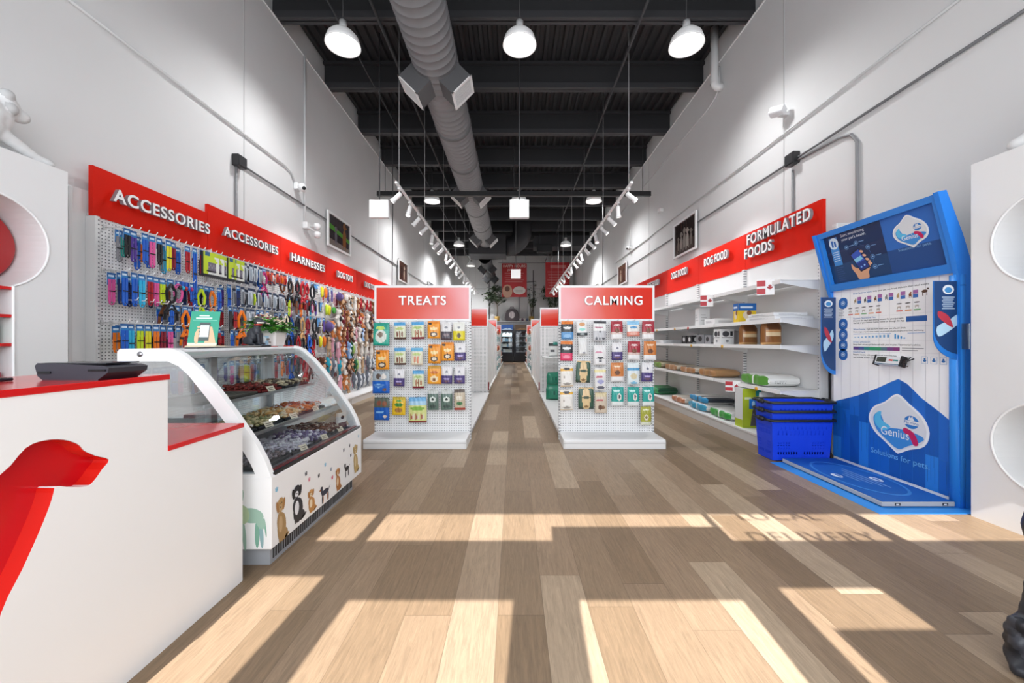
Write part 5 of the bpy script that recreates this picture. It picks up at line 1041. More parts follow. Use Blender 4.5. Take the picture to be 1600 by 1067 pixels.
# trays and treats
def tray(x0, x1, y0, y1, z, label, kind, pal, seed, col='#33363c'):
    rnd = random.Random(seed); t = empty('treat_tray', ((x0 + x1) / 2, (y0 + y1) / 2, z), label, 'tray', 'trays of treats in the display case')
    m = MB(); m.box(x0, x1, y0, y1, z + .001, z + .005, col); w = .004
    for a, b, c, d in ((x0, x0 + w, y0, y1), (x1 - w, x1, y0, y1), (x0, x1, y0, y0 + w), (x0, x1, y1 - w, y1)): m.box(a, b, c, d, z + .001, z + .016, col)
    m.build('tray_body', SATIN, t)
    if not kind: return
    m = MB(); area = (x1 - x0) * (y1 - y0)
    for k in range(int(area * 4200)):
        x = rnd.uniform(x0 + .015, x1 - .015); y = rnd.uniform(y0 + .015, y1 - .015); zz = z + .012 + rnd.random() * .028; c = rnd.choice(pal); s = rnd.uniform(.7, 1.2)
        if kind == 'ball': m.ball((x, y, zz), (.011 * s, .011 * s, .009 * s), c, 8, 5)
        elif kind == 'bone':
            a = rnd.uniform(0, PI); dx, dy = math.cos(a) * .018 * s, math.sin(a) * .018 * s
            m.tube([(x - dx, y - dy, zz), (x + dx, y + dy, zz + .003)], .005 * s, c, 6)
            for q in (-1, 1): m.ball((x + dx * q, y + dy * q, zz), (.008 * s, .008 * s, .006 * s), c, 6, 4)
        else:
            a = rnd.uniform(0, PI); dx, dy = math.cos(a) * .025 * s, math.sin(a) * .025 * s; m.tube([(x - dx, y - dy, zz), (x, y, zz + .008), (x + dx, y + dy, zz)], .006 * s, c, 6)
    o = m.build({'ball': 'biscuit_balls', 'bone': 'bone_biscuits', 'stick': 'chew_sticks'}[kind], SATIN); tag(o, {'ball': 'round biscuits', 'bone': 'bone biscuits', 'stick': 'chew sticks'}[kind] + ' heaped in the ' + label.split(' tray')[0].lower() + ' tray', 'dog treats', kind='stuff')
T = tray
T(-1.76, -1.48, 1.83, 2.22, .745, 'long grey tray at the near end of the upper glass shelf', None, [], 1, '#5a564e')
T(-1.76, -1.48, 2.25, 2.45, .745, 'red-lined tray in the middle of the upper glass shelf', 'ball', ['#8a2a22', '#6a2a20'], 2, '#8a2020')
T(-1.76, -1.48, 2.48, 2.76, .745, 'black tray at the far end of the upper glass shelf', 'bone', ['#4a3a30', '#d8c8a8'], 3)
T(-1.62, -1.36, 1.83, 2.02, .575, 'black tray of mixed bones at the near end of the middle shelf', 'bone', ['#e6dcd0', '#6a3a2c', '#c89a6a'], 4)
T(-1.62, -1.36, 2.04, 2.26, .575, 'tray of green-flecked biscuits on the middle shelf', 'ball', ['#b8a878', '#8a8a5a', '#cdbd92'], 5)
T(-1.62, -1.36, 2.28, 2.50, .575, 'tray of pale chews past the green-flecked biscuits', 'stick', ['#e0c08a', '#d8a05a', '#e8d8b8'], 6)
T(-1.62, -1.36, 2.52, 2.76, .575, 'tray of orange and white chews at the far end of the middle shelf', 'stick', ['#e0803a', '#e8e2da', '#c85a34'], 7)
T(-1.52, -1.20, 1.84, 2.06, .43, 'tray of grey-brown biscuits at the near end of the case floor', 'ball', ['#8a8088', '#a89aa0', '#6a5a5c'], 8)
T(-1.52, -1.20, 2.08, 2.30, .43, 'tray of frosted white biscuits on the case floor', 'bone', ['#e6e4ea', '#cfcad6', '#b8b0c0'], 9)
T(-1.52, -1.20, 2.32, 2.52, .43, 'tray of purple biscuits on the case floor', 'ball', ['#8a7aa4', '#6a5c84', '#e0dce8'], 10)
T(-1.52, -1.20, 2.54, 2.76, .43, 'tray of brown chews at the far end of the case floor', 'stick', ['#7a4a34', '#c8b8a8', '#5a3024'], 11)
for k, (x, y, z, w) in enumerate(((-1.475, 1.95, .762, 'on the long grey tray'), (-1.475, 2.33, .762, 'on the red-lined tray'), (-1.355, 1.90, .592, 'before the mixed bones'), (-1.355, 2.12, .592, 'before the green-flecked biscuits'), (-1.355, 2.36, .592, 'before the pale chews'), (-1.355, 2.62, .592, 'before the orange chews'), (-1.195, 2.18, .447, 'before the frosted biscuits'), (-1.195, 2.42, .447, 'before the purple biscuits'), (-1.195, 2.64, .447, 'before the brown chews'))):
    r = empty('price_card', (x, y, z - .015), f'small cream price card {w}', 'price card', 'price cards in the display case'); f = Fr((x, y, z), (.35, .94, 0), (-.5, 0, .87), (.82, -.3, .5))
    m = MB(); m.prism(f, [(-.024, -.016), (.024, -.016), (.024, .018), (-.024, .018)], 0, .001, '#ece0c8'); m.build('card', SATIN, r); m = MB(); m.rect(f, -.016, .012, -.008, -.004, .0014, '#6a5a48'); m.rect(f, -.016, .016, .003, .007, .0014, '#6a5a48'); m.build('print', SATIN, r)
r = empty('treat_packet', (-1.24, 2.66, .43), 'white and dark red packet with a paw standing inside the case', 'packet')
f = Fr((-1.22, 2.70, .447), (.4, .92, 0), (0, 0, 1), (.92, -.4, 0)); m = MB(); m.prism(f, [(-.035, 0), (.035, 0), (.035, .10), (-.035, .10)], 0, .02, '#eae6e2'); m.build('packet_body', SATIN, r); m = MB(); m.rect(f, -.035, .035, 0, .035, .0205, '#5a2028'); m.ell(f, 0, .07, .014, .012, .0205, '#3a3030'); m.build('print', SATIN, r)
# ------------------------------------------------------------------ on top of the case
ZT = 1.0122
r = empty('sign_stand', (-1.72, 2.14, ZT), 'teal leaning counter sign showing a hand holding a phone', 'counter sign')
f = Fr((-1.74, 2.14, ZT + .012), Vector((.97, .2, 0)).normalized(), Vector((-.05, .22, .97)).normalized(), Vector((.2, -.95, .2)).normalized()); a, b = .072, .20
m = MB(); m.prism(f, [(-a, 0), (a, 0), (a, b), (-a, b)], -.003, 0, '#2a9c80'); m.build('sign_board', SATIN, r)
m = MB(); m.rect(f, -a, a, 0, .016, .0006, '#e8dcc8'); m.rect(f, -.045, .035, .155, .164, .0006, '#cfe8dc'); m.rect(f, -.03, .02, .170, .178, .0006, '#cfe8dc'); m.rect(f, -.06, .06, .147, .149, .0006, '#8fd0bc')
m.poly(f, [(.01, .016), (.066, .016), (.055, .06), (.04, .11), (.026, .11)], .0007, '#e2b892'); m.ell(f, -.03, .05, .012, .04, .0007, '#e2b892', 12); m.poly(f, [(-.022, .028), (.03, .028), (.03, .135), (-.022, .135)], .0009, '#4a5656'); m.poly(f, [(-.018, .05), (.026, .05), (.026, .118), (-.018, .118)], .0011, '#e6e8e8')
for k in range(4): m.ell(f, -.026, .055 + .018 * k, .008, .006, .0012, '#e2b892', 8)
m.build('print', SATIN, r); m = MB(); m.box(-1.82, -1.65, 2.12, 2.20, ZT, ZT + .012, '#d8c8a8', .002); m.box(-1.745, -1.735, 2.19, 2.2, ZT + .01, ZT + .10, '#d8d8d8'); m.build('stand_foot', SATIN, r)
r = empty('ring_binder', (-1.70, 2.22, ZT), 'dark flat folder lying along the top of the display case', 'folder')
m = MB(); m.box(-1.675, -1.605, 1.95, 2.45, ZT, ZT + .006, '#26262a', .001); m.build('cover', SATIN, r); m = MB(); m.box(-1.672, -1.607, 1.955, 2.445, ZT + .006, ZT + .008, '#c8c4bc'); m.build('pages', SATIN, r)
me = blob('dog_body', [((0, 0, .065), (.035, .03, .05), '#2b2e36'), ((.025, 0, .09), (.028, .026, .04), '#2b2e36'), ((.032, 0, .13), (.018, .018, .03), '#2b2e36')] + limb((.045, .015, .07), (.05, .015, .012), .012, .009, '#2b2e36', 6) + limb((.045, -.015, .07), (.05, -.015, .012), .012, .009, '#2b2e36', 6) + [((.06, .015, .008), (.014, .009, .007), '#2b2e36'), ((.06, -.015, .008), (.014, .009, .007), '#2b2e36'), ((-.015, .025, .03), (.035, .014, .028), '#2b2e36'), ((-.015, -.025, .03), (.035, .014, .028), '#2b2e36'), ((.01, .03, .008), (.028, .011, .008), '#2b2e36'), ((.01, -.03, .008), (.028, .011, .008), '#2b2e36')]
    + limb((-.03, 0, .02), (-.065, .01, .01), .009, .005, '#2b2e36', 5) + [((.042, 0, .158), (.025, .021, .022), '#2b2e36')] + limb((.055, 0, .155), (.078, 0, .148), .013, .010, '#2b2e36', 4) + [((.033, .021, .150), (.009, .006, .020), '#202228'), ((.033, -.021, .150), (.009, .006, .020), '#202228')], .0035, SATIN)
r = empty('dog_figurine', (-1.70, 2.50, ZT), 'black sitting dog figurine with a red collar on the display case', 'figurine')
b = bpy.data.objects.new('dog_body', me); COL.objects.link(b); b.parent = r; b.location = (0, 0, .012)
m = MB(); m.lathe([(.0215, -.005), (.024, 0), (.0215, .005)], (-1.70 + .035, 2.50, ZT + .145), '#c03828', 18); m.build('collar', SATIN, r)
m = MB(); m.box(-1.76, -1.61, 2.45, 2.55, ZT, ZT + .012, '#232428', .003); m.build('base_plate', SATIN, r)
m = MB(); m.tube([(-1.63, 2.44, ZT + .155), (-1.625, 2.50, ZT + .157), (-1.63, 2.56, ZT + .155)], .005, '#eee8dc', 6); m.build('bone', SATIN, r)
r = empty('leaflet_holder', (-1.715, 2.62, ZT), 'white leaflet with a pale blue picture behind the dog figurine', 'leaflet')
f = Fr((-1.72, 2.62, ZT), (1, 0, 0), (-.08, .2, .97), (0, -.97, .2)); m = MB(); m.prism(f, [(-.05, 0), (.05, 0), (.05, .16), (-.05, .16)], -.003, 0, '#eef0f2'); m.build('sheet', SATIN, r); m = MB(); m.rect(f, -.045, .045, .01, .09, .0006, '#a8cce4'); m.ell(f, 0, .05, .03, .025, .001, '#e8eef2'); m.build('print', SATIN, r)
r = empty('potted_plant', (-1.59, 2.70, ZT), 'potted plant with pink-white blossoms in a white pot on the display case', 'plant')
r.location = (-1.72, 2.70, ZT)
m = MB(); m.box(-.075, .075, -.06, .06, 0, .105, '#e6e2e0', .01); m.v = [(x * (1 + z * 1.2), y * (1 + z * 1.2), z) for x, y, z in m.v]; m.v = [(x - 1.72, y + 2.70, z + ZT) for x, y, z in m.v]; m.build('pot', SATIN, r)
m = MB(); fpp = Fr((-1.72, 2.70 - .0615 - .005, ZT), (1, 0, 0), (0, -.07, 1), (0, -1, 0))
for a, b, q, c in ((-.03, .06, .02, '#d87a7a'), (-.045, .075, .014, '#c85a60'), (-.02, .085, .012, '#d88a8a'), (.04, .05, .012, '#8a8078'), (.05, .03, .010, '#9a9088')): m.ell(fpp, a, b, q, q * .7, .006, c, 10)
m.build('pot_print', SATIN, r)
rnd = random.Random(5); m = MB()
for k in range(300):
    a = rnd.uniform(0, 2 * PI); e = rnd.uniform(.1, 1.25); d = rnd.uniform(.05, .13); p = Vector((-1.72 + math.cos(a) * math.cos(e) * d * 1.25, 2.70 + math.sin(a) * math.cos(e) * d, ZT + .10 + math.sin(e) * d * .85))
    out = Vector((math.cos(a), math.sin(a), rnd.uniform(-.5, .5))).normalized(); sd2 = out.cross(Vector((0, 0, 1))).normalized(); up = sd2.cross(out); L = rnd.uniform(.035, .055); w = L * .45; c = rnd.choice(['#3f8a2c', '#5aa63a', '#2f6e26', '#74b84c'])
    m.add([p, p + out * L * .5 + sd2 * w + up * .004, p + out * L + up * -.006, p + out * L * .5 - sd2 * w + up * .004, p + out * L * .5 - up * .002], [(0, 1, 4), (1, 2, 4), (2, 3, 4), (3, 0, 4)], c, False)
m.build('leaves', SATIN, r)
m = MB()
for cx0, cz0 in ((-1.77, .205), (-1.67, .20), (-1.72, .225), (-1.62, .18)):
    for k in range(16): p = (cx0 + rnd.uniform(-.026, .026), 2.66 + rnd.uniform(-.02, .03), ZT + cz0 - .01 + rnd.uniform(-.014, .014)); m.ball(p, (.007, .007, .005), rnd.choice(['#f0e0c8', '#eccab8', '#f4ece0', '#e0b49a']), 6, 4)
m.build('blossoms', SATIN, r)
r = empty('boxed_harness', (-3.03, 3.40, .985), 'white and black box on a small wire shelf of the first accessories rack', 'box')
m = MB(); m.box(-3.10, -2.97, 3.32, 3.50, .99, 1.08, '#eeeeee', .003); m.build('box_body', SATIN, r); m = MB(); m.box(-3.102, -2.966, 3.30, 3.335, .99, 1.07, '#2c2c30', .002); m.build('dark_end', SATIN, r); m = MB(); m.box(-3.13, -2.95, 3.28, 3.52, .982, .989, '#d8d8d8'); m.build('wire_shelf', SATIN, r)
m = MB(); m.box(-1.72, -1.61, 2.58, 2.62, ZT, ZT + .004, '#c84840'); m.box(-1.70, -1.60, 2.77, 2.81, ZT, ZT + .005, '#c8403a'); tag(m.build('red_leaflet', SATIN), 'red leaflets lying flat at the far end of the display case', 'leaflet')
# ================================================================== arched niche cabinets on both sides
def cabinet(side):
    s = -1 if side == 'left' else 1
    X = -2.80 if s < 0 else 2.75; Ye = 2.41 if s < 0 else 2.31; Ya = 1.30; f = fr_left(X) if s < 0 else fr_right(X); g = (lambda y: y) if s < 0 else (lambda y: -y)
    r = empty('niche_cabinet', (X, (Ya + Ye) / 2, 0), f'tall white cabinet with round niches against the {side} wall', 'cabinet', 'tall white niche cabinets')
    A = (g(Ya), g(Ye)); u0, u1 = min(A), max(A); holes = []
    if s < 0:
        cu, r0 = g(2.05), .26; hw = .098; a0 = math.asin(hw / r0)
        key = [(cu + r0 * math.sin(t), 1.60 - r0 * math.cos(t)) for t in [a0 + (2 * PI - 2 * a0) * i / 44 for i in range(45)]] + [(cu - hw, .12), (cu + hw, .12)]
        holes.append(key)
    else:
        for zc in (1.60, .484): cu, r0 = g(1.961), .25; holes.append([(cu + r0 * math.cos(2 * PI * i / 48), zc + r0 * math.sin(2 * PI * i / 48)) for i in range(48)])
    m = MB(); m.prism(f, [(u0, 0), (u1, 0), (u1, 2.11), (u0, 2.11)], -.03, 0, '#ececec', holes); m.build('face_panel', SATIN, r)
    xi = X + s * .03; xo = s * XW - s * .002
    m = MB(); m.box(xi, xo, Ye - .025, Ye, 0, 2.11, '#eaeaea'); m.box(xi, xo, Ya, Ya + .025, 0, 2.11, '#eaeaea'); m.build('side_panel', SATIN, r)
    m = MB(); m.box(xi, xo, Ya + .025, Ye - .025, 2.08, 2.11, '#eaeaea'); m.build('top_panel', SATIN, r)
    m = MB(); m.box(X + s * .24, X + s * .26, Ya + .025, Ye - .025, 0, 2.08, '#e6e6e6'); m.build('niche_back', SATIN, r)
    for h in holes:
        m = MB(); n = len(h); o1 = f.off(-.03); cu_ = sum(p[0] for p in h) / n; cv_ = sum(p[1] for p in h) / n
        m.add([f.pt(u, v, -.0302) for u, v in h] + [f.pt(u, v, -.24) for u, v in h], [(i, (i + 1) % n, n + (i + 1) % n, n + i) for i in range(n)], '#ebebeb', False); lin_ = m.build('niche_lining', SATIN, r)
        m = MB(); m.tube([f.pt(u, v, .0) for u, v in h + [h[0]]], .007, '#f6f6f6', 6, False); m.build('niche_rim', SATIN, r)
    if s < 0:
        for z in (.62, .83, 1.03, 1.19, 1.345):
            m = MB(); m.box(X - .22, X - .005, 1.952, 2.148, z - .009, z + .009, '#d01c1c', .002); m.build('niche_shelf', GLOSS, r)
    return r
cabinet('left'); cabinet('right')
m = MB(); m.lathe([(0, 0), (.215, 0), (.225, .01), (.225, .05), (.215, .06), (0, .06)], (-3.036, 2.075, 1.60), '#b81c20', 40, 'x'); tag(m.build('round_sign', GLOSS), 'big red disc inside the round niche of the left cabinet', 'disc')
carton(-2.9, 2.06, 1.04, .12, .10, .11, '#4a9a5a', 'green and white box on the red shelf under the left niche', lines('#e8f0e8'))
carton(-2.9, 2.08, .84, .12, .09, .04, '#c02840', 'small crimson box on a lower red shelf of the left cabinet', lines('#f0d0d8'))
r = empty('canister', (2.88, 2.0, 1.40), 'blue and white canister inside the upper niche of the right cabinet', 'canister')
m = MB(); m.box(2.80, 2.97, 1.835, 2.085, 1.395, 1.405, '#e8e8e8'); m.build('foot_shelf', SATIN, r); m = MB(); m.lathe([(0, 0), (.045, 0), (.045, .12), (0, .12)], (2.88, 2.0, 1.405), '#1c5ab0', 20); m.build('canister_body', SATIN, r); m = MB(); m.lathe([(0, .12), (.046, .12), (.046, .15), (0, .15)], (2.88, 2.0, 1.405), '#e8e8ec', 20); m.build('lid', SATIN, r)
# white statues on the cabinets
w = '#e2e2e2'; d = '#c4c4c4'
lion = limb((0, -.30, .08), (0, .10, .14), .10, .12, w, 7) + [((0, .16, .20), (.10, .10, .11), w), ((.02, .21, .28), (.07, .075, .08), w), ((.03, .28, .26), (.045, .05, .04), w)] + [((random.Random(i).uniform(-.08, .08), .16 + random.Random(i + 50).uniform(-.06, .05), .24 + random.Random(i + 99).uniform(-.1, .11)), .035, w if i % 2 else d) for i in range(26)] \
    + limb((.05, .16, .12), (.06, .34, .035), .04, .03, w, 6) + limb((-.05, .16, .12), (-.04, .36, .035), .04, .03, w, 6) + [((.06, .38, .03), (.035, .05, .03), w), ((-.04, .40, .03), (.035, .05, .03), w), ((.06, -.26, .08), (.06, .1, .07), w), ((.07, -.16, .03), (.03, .08, .03), w)]
me = blob('lion_statue', lion, .010, MATTE)
o = bpy.data.objects.new('lion_statue', me); COL.objects.link(o); o.location = (-2.97, 2.0, 2.125); tag(o, 'white lying lion statue on top of the left niche cabinet', 'statue')
stat = limb((0, -.45, .10), (0, -.20, .14), .11, .11, w, 5) + limb((0, -.2, .14), (-.02, .0, .05), .05, .04, w, 6) + [((-.03, .03, .035), (.045, .05, .035), w), ((.03, -.02, .03), (.04, .05, .03), w), ((0, -.22, .24), (.09, .09, .1), w), ((0, -.30, .33), (.07, .08, .08), w)] + limb((0, -.14, .18), (-.03, -.03, .12), .045, .02, w, 5)
me = blob('crouching_dog_statue', stat, .010, MATTE)
o = bpy.data.objects.new('dog_statue', me); COL.objects.link(o); o.location = (2.86, 2.12, 2.122); tag(o, 'white crouching animal statue on top of the right niche cabinet', 'statue')
bk = '#2a2c32'
big = limb((.02, 0, .30), (0, 0, .06), .045, .032, bk, 8) + [((-.03, -.01, .03), (.055, .038, .03), bk), ((-.065, -.02, .024), (.022, .014, .02), bk), ((-.07, .005, .024), (.022, .014, .02), bk), ((-.062, .028, .022), (.02, .013, .018), bk)] \
    + limb((.10, .14, .32), (.09, .14, .05), .045, .032, bk, 8) + [((.06, .13, .03), (.05, .035, .028), bk)] + limb((.12, .05, .44), (.75, .06, .46), .13, .12, bk, 9) + limb((.10, .05, .5), (.0, .05, .72), .10, .07, bk, 6) + [((-.02, .05, .80), (.08, .07, .07), bk)] + limb((-.05, .05, .79), (-.17, .05, .76), .045, .035, bk, 4) \
    + limb((.70, .0, .42), (.80, .0, .22), .08, .045, bk, 5) + limb((.80, .0, .22), (.80, .0, .05), .04, .03, bk, 5) + limb((.70, .04, .42), (.82, .09, .26), .08, .04, bk, 6) + limb((.82, .09, .26), (.83, .15, .05), .036, .03, bk, 7) + [((.78, 0, .03), (.05, .035, .028), bk), ((.80, .165, .028), (.048, .036, .026), bk), ((.765, .16, .02), (.018, .014, .018), bk), ((.775, .185, .02), (.018, .014, .018), bk), ((.80, .20, .022), (.018, .014, .018), bk)]
big = [(Vector(c) if i > 0 else Vector(c), r_, q) for i, (c, r_, q) in enumerate(big)]
rnd = random.Random(3); big += [((rnd.uniform(.80, .85), rnd.uniform(.11, .175), rnd.uniform(.04, .16)), rnd.uniform(.016, .022), rnd.choice([bk, '#383a42', '#202228'])) for _ in range(40)]
me = blob('large_dog_statue', big, .009, SATIN)
o = bpy.data.objects.new('dog_statue', me); COL.objects.link(o); o.location = (1.77, .40, 0); o.rotation_euler = (0, 0, PI / 2); tag(o, 'black standing dog statue on the floor, only one dark paw in view', 'statue')
# ================================================================== blue weighing stand
XK = 2.83; KA, KB = 2.41, 3.40      # near and far edge
fk = fr_right(XK); BL, BD = '#2684e6', '#1559b4'
K = empty('weighing_stand', (XK, (KA + KB) / 2, 0), 'tall blue pet weighing stand with a white printed panel and tilted header', 'weighing stand')
m = MB(); m.box(XK, XK + .03, KA + .06, KB, .0, 1.52, '#fbfbfb'); m.build('back_panel', SATIN, K)
def kp(x, y): Y, z = PX(x, y, XK); return (-Y, z)
# printed planks: white above, blue below the peaked line
pk = [kp(x, y) for x, y in ((1306, 628), (1340, 618), (1370, 607), (1392, 597), (1404, 592), (1418, 600), (1440, 622), (1470, 645), (1490, 662), (1506, 674))]
pk[0] = (-KB, pk[0][1]); pk[-1] = (-KA - .06, pk[-1][1])
m = MB(); m.prism(fk, [(-KB, .04)] + [(-KA - .06, .04)] + pk[::-1], .0, .003, '#2470c4'); blue_panel = m.build('blue_plank_print', SATIN, K)
m = MB(); rnd = random.Random(2)
import bisect
def edge(u):
    for (a, za), (b, zb) in zip(pk, pk[1:]):
        if a <= u <= b: return za + (zb - za) * (u - a) / (b - a)
    return pk[-1][1]
N = 11; PWk = (KB - KA - .06) / N
for k in range(N):
    a = -KB + PWk * k; b = a + PWk; e0, e1 = edge(a + .001), edge(b - .001); c = rnd.choice(['#1768c8', '#1f74d4', '#145eb8', '#1d6ccc']); cut = rnd.uniform(.2, .5)
    mid = [p for p in pk if a < p[0] < b]
    m.poly(fk, [(a + .002, cut), (b - .002, cut), (b - .002, e1)] + mid[::-1] + [(a + .002, e0)], .0036, c); m.poly(fk, [(a + .002, .04), (b - .002, .04), (b - .002, cut - .004), (a + .002, cut - .004)], .0036, rnd.choice(['#1768c8', '#2a84e0', '#145cb4']))
    for j in range(5): u = a + PWk * rnd.uniform(.1, .9); z0 = rnd.uniform(.06, .36); m.rect(fk, u, u + .002, z0, max(z0 + .02, min(z0 + rnd.uniform(.1, .3), min(e0, e1) - .03)), .004, '#1d5ea8')
    m.rect(fk, a - .001, a + .001, e0, 1.5, .0008, '#bcbcc2')
m.build('plank_lines', SATIN, blue_panel)
# near column and side cheeks
prof = [(2.745, 0), (XK + .06, 0), (XK + .06, 1.55), (2.80, 1.99), (2.655, 2.0), (2.78, 1.47), (2.785, 1.40), (2.80, 1.2), (2.80, 0)]
m = MB(); m.prism(fr_front(KA), [(2.80, 0), (XK + .05, 0), (XK + .05, 1.52), (XK - .01, 1.72), (2.715, 2.0), (2.66, 1.99), (2.765, 1.60), (2.79, 1.47)], -.03, .0, BL); m.build('near_cheek', PLASTIC, K)
m = MB(); m.tube([(XK - .01, KA + .032, 0), (XK - .01, KA + .032, 1.47)], .036, '#3596f4', 20); m.build('near_column', PLASTIC, K)
m = MB(); m.lathe([(.0375, 0), (.0375, .004)], (XK - .01, KA + .032, 1.40), '#1450a0', 20); m.build('column_joint', PLASTIC, K)
m = MB(); m.prism(fr_front(KB), [(XK - .01, 1.42), (XK + .05, 1.42), (XK + .05, 1.55), (2.715, 1.99), (2.66, 1.985), (2.765, 1.6), (2.80, 1.47)], -.03, 0, BL); m.build('far_cheek', PLASTIC, K)
# tilted header box
T0, T1 = Vector((2.80, 0, 1.485)), Vector((2.675, 0, 1.985)); V = (T1 - T0); hl = V.length; V.normalize(); Nn = Vector((-V.z, 0, V.x)).normalized()
if Nn.x > 0: Nn = -Nn
ft = Fr((T0.x, 0, T0.z), (0, -1, 0), V, Nn)
a, b = -KB, -KA - .03; t = .052
rect_ = [(a, 0), (b, 0), (b, hl), (a, hl)]; inn = [(a + .03, .06), (b - .03, .06), (b - .03, hl - .045), (a + .03, hl - .045)]
m = MB(); m.prism(ft, rect_, -.05, 0, '#2f84dc', [inn]); m.build('header_frame', PLASTIC, K)
m = MB(); u0, u1, v0, v1 = a + .03, b - .03, .06, hl - .045; us = u0 + (u1 - u0) * .575
m.rect(ft, u0, u1, v0, v1, -.03, '#14305c'); sc = m.build('header_screen', GLOSS, K)
w = -.0292; m = MB()
m.rect(ft, u0, us, v0, v0 + .16, w, '#15406e'); m.rect(ft, u0, us, v0 + .16, v0 + .27, w, '#152e58'); m.rect(ft, us, u1, v0, v0 + .19, w, '#1a4c8c'); m.rect(ft, us, u1, v0 + .17, v1, w + .0003, '#2a6cc0')
m.rect(ft, u0 + .05, u0 + .13, v0 + .15, v1 - .02, w + .0004, '#3f8cd4'); m.ell(ft, u0 + .09, v1 - .07, .045, .05, w + .0006, '#d8e8f4', 20); m.rect(ft, u0 + .068, u0 + .086, v1 - .10, v1 - .045, w + .0008, '#2a6ab8'); m.rect(ft, u0 + .094, u0 + .112, v1 - .10, v1 - .055, w + .0008, '#2a6ab8')
for k in range(5): m.rect(ft, u0 + .062, u0 + .118, v1 - .15 - .018 * k, v1 - .143 - .018 * k, w + .0006, '#c8dcf0')
for k in range(7): m.rect(ft, u0 + .06, u0 + .13 - .01 * (k % 3), v0 + .02 + .018 * k, v0 + .025 + .018 * k, w + .0005, '#3a5a8c')
m.text('Start monitoring', ft, u0 + .17, v1 - .035, .022, '#dce8f4', w=w + .0006, align='l'); m.text("your pet's health.", ft, u0 + .17, v1 - .07, .022, '#dce8f4', w=w + .0006, align='l')
pts = [(u0 + .2, v1 - .13), (u0 + .29, v1 - .115), (u0 + .38, v1 - .17), (u0 + .40, v1 - .25), (u0 + .40, v1 - .33)]
for i, (pu, pv) in enumerate(pts):
    m.prism(ft, arcp(pu, pv, .018, 0, 2 * PI, 16)[:-1], w + .0004, w + .0006, '#6a9cd0', [arcp(pu, pv, .014, 0, 2 * PI, 16)[:-1]]); m.rect(ft, pu + .025, pu + .07, pv + .002, pv + .007, w + .0006, '#7aa8d8'); m.rect(ft, pu - .007, pu + .007, pv - .006, pv + .006, w + .0006, '#8ab8e8')
    if i: p, q = Vector(pts[i - 1]), Vector((pu, pv)); m.tube([ft.pt(*p.lerp(q, .3), w + .0008), ft.pt(*p.lerp(q, .7), w + .0008)], .0008, '#4a7ab4', 4)
# hand with phone (print)
hu, hv = u0 + .27, v0 + .03
m.poly(ft, smooth([(hu - .02, hv - .028), (hu + .06, hv - .028), (hu + .07, hv + .02), (hu + .10, hv + .07), (hu + .10, hv + .11), (hu + .04, hv + .06), (hu - .03, hv + .07), (hu - .06, hv + .11), (hu - .065, hv + .07), (hu - .04, hv + .02)], 3), w + .0008, '#e0a884')
m.poly(ft, [(hu + .005, hv + .03), (hu + .095, hv + .055), (hu + .03, hv + .225), (hu - .06, hv + .19)], w + .0010, '#101a34'); m.poly(ft, [(hu + .01, hv + .042), (hu + .085, hv + .062), (hu + .027, hv + .212), (hu - .048, hv + .18)], w + .0012, '#3a5cc0'); m.poly(ft, [(hu + .01, hv + .042), (hu + .085, hv + .062), (hu + .06, hv + .12), (hu - .018, hv + .10)], w + .0014, '#1c3a8c')
m.poly(ft, [(hu - .018, hv + .11), (hu + .05, hv + .13), (hu + .035, hv + .16), (hu - .03, hv + .14)], w + .0014, '#8ad0f0')
for k in range(4): m.ell(ft, hu + .10 - .017 * k, hv + .085 + .035 * k, .017, .010, w + .0016, '#e4b090', 10, -.4)
m.ell(ft, hu + .02, hv + .07, .008, .008, w + .0016, '#7ab0f0', 10); m.ell(ft, hu + .05, hv + .08, .008, .008, w + .0016, '#9ac8f8', 10)
# drop-shaped emblem
def emblem(m, fr, cu, cv, s, w):
    drop = smooth([(0, .50), (.20, .36), (.42, .18), (.52, -.06), (.44, -.30), (.20, -.42), (.04, -.52), (-.02, -.52), (-.22, -.38), (-.42, -.24), (-.53, -.02), (-.44, .20), (-.22, .33)], 3)
    P = lambda l: [(cu + x * s, cv + y * s) for x, y in l]
    m.prism(fr, P([(x * 1.06, y * 1.06) for x, y in drop]), w, w + .004 * (s > .1), '#f2f4f6'); m.poly(fr, P([(x * .98, y * .98) for x, y in drop]), w + .0046, '#dfe2e6')
    m.poly(fr, P(smooth([(-.46, .02), (-.34, .14), (-.26, .0), (-.18, -.12), (.1, -.10), (.4, -.14), (.46, -.22), (.20, -.38), (.02, -.48), (-.2, -.36), (-.4, -.2)], 3)), w + .0050, '#3f8fd8')
    m.poly(fr, P(smooth([(-.42, .08), (-.30, .16), (-.30, .0), (-.12, -.10), (-.26, -.2), (-.42, -.1)], 3)), w + .0053, '#5cc0ea')
    m.poly(fr, P(smooth([(.14, -.06), (.30, -.12), (.38, -.30), (.30, -.34), (.22, -.20), (.12, -.14)], 3)), w + .0054, '#c81e5c')
    m.ell(fr, cu + .26 * s, cv + .06 * s, .13 * s, .115 * s, w + .0054, '#2e7cc8', 24); m.rect(fr, cu + .13 * s, cu + .39 * s, cv + .01 * s, cv + .085 * s, w + .0056, '#e6e8ea')
    m.poly(fr, P([(.20, .09), (.32, .09), (.29, .13), (.28, .17), (.25, .13), (.23, .17)]), w + .0056, '#e6e8ea')
    if s > .15: m.text('Farmina', fr, cu + .26 * s, cv + .025 * s, .052 * s, '#2e6cb0', w=w + .0058, width=.25 * s)
    m.text('Genius', fr, cu - .04 * s, cv - .27 * s, .15 * s, '#f4f6f8', w=w + .0058, width=.52 * s)
m.build('screen_print', SATIN, sc)
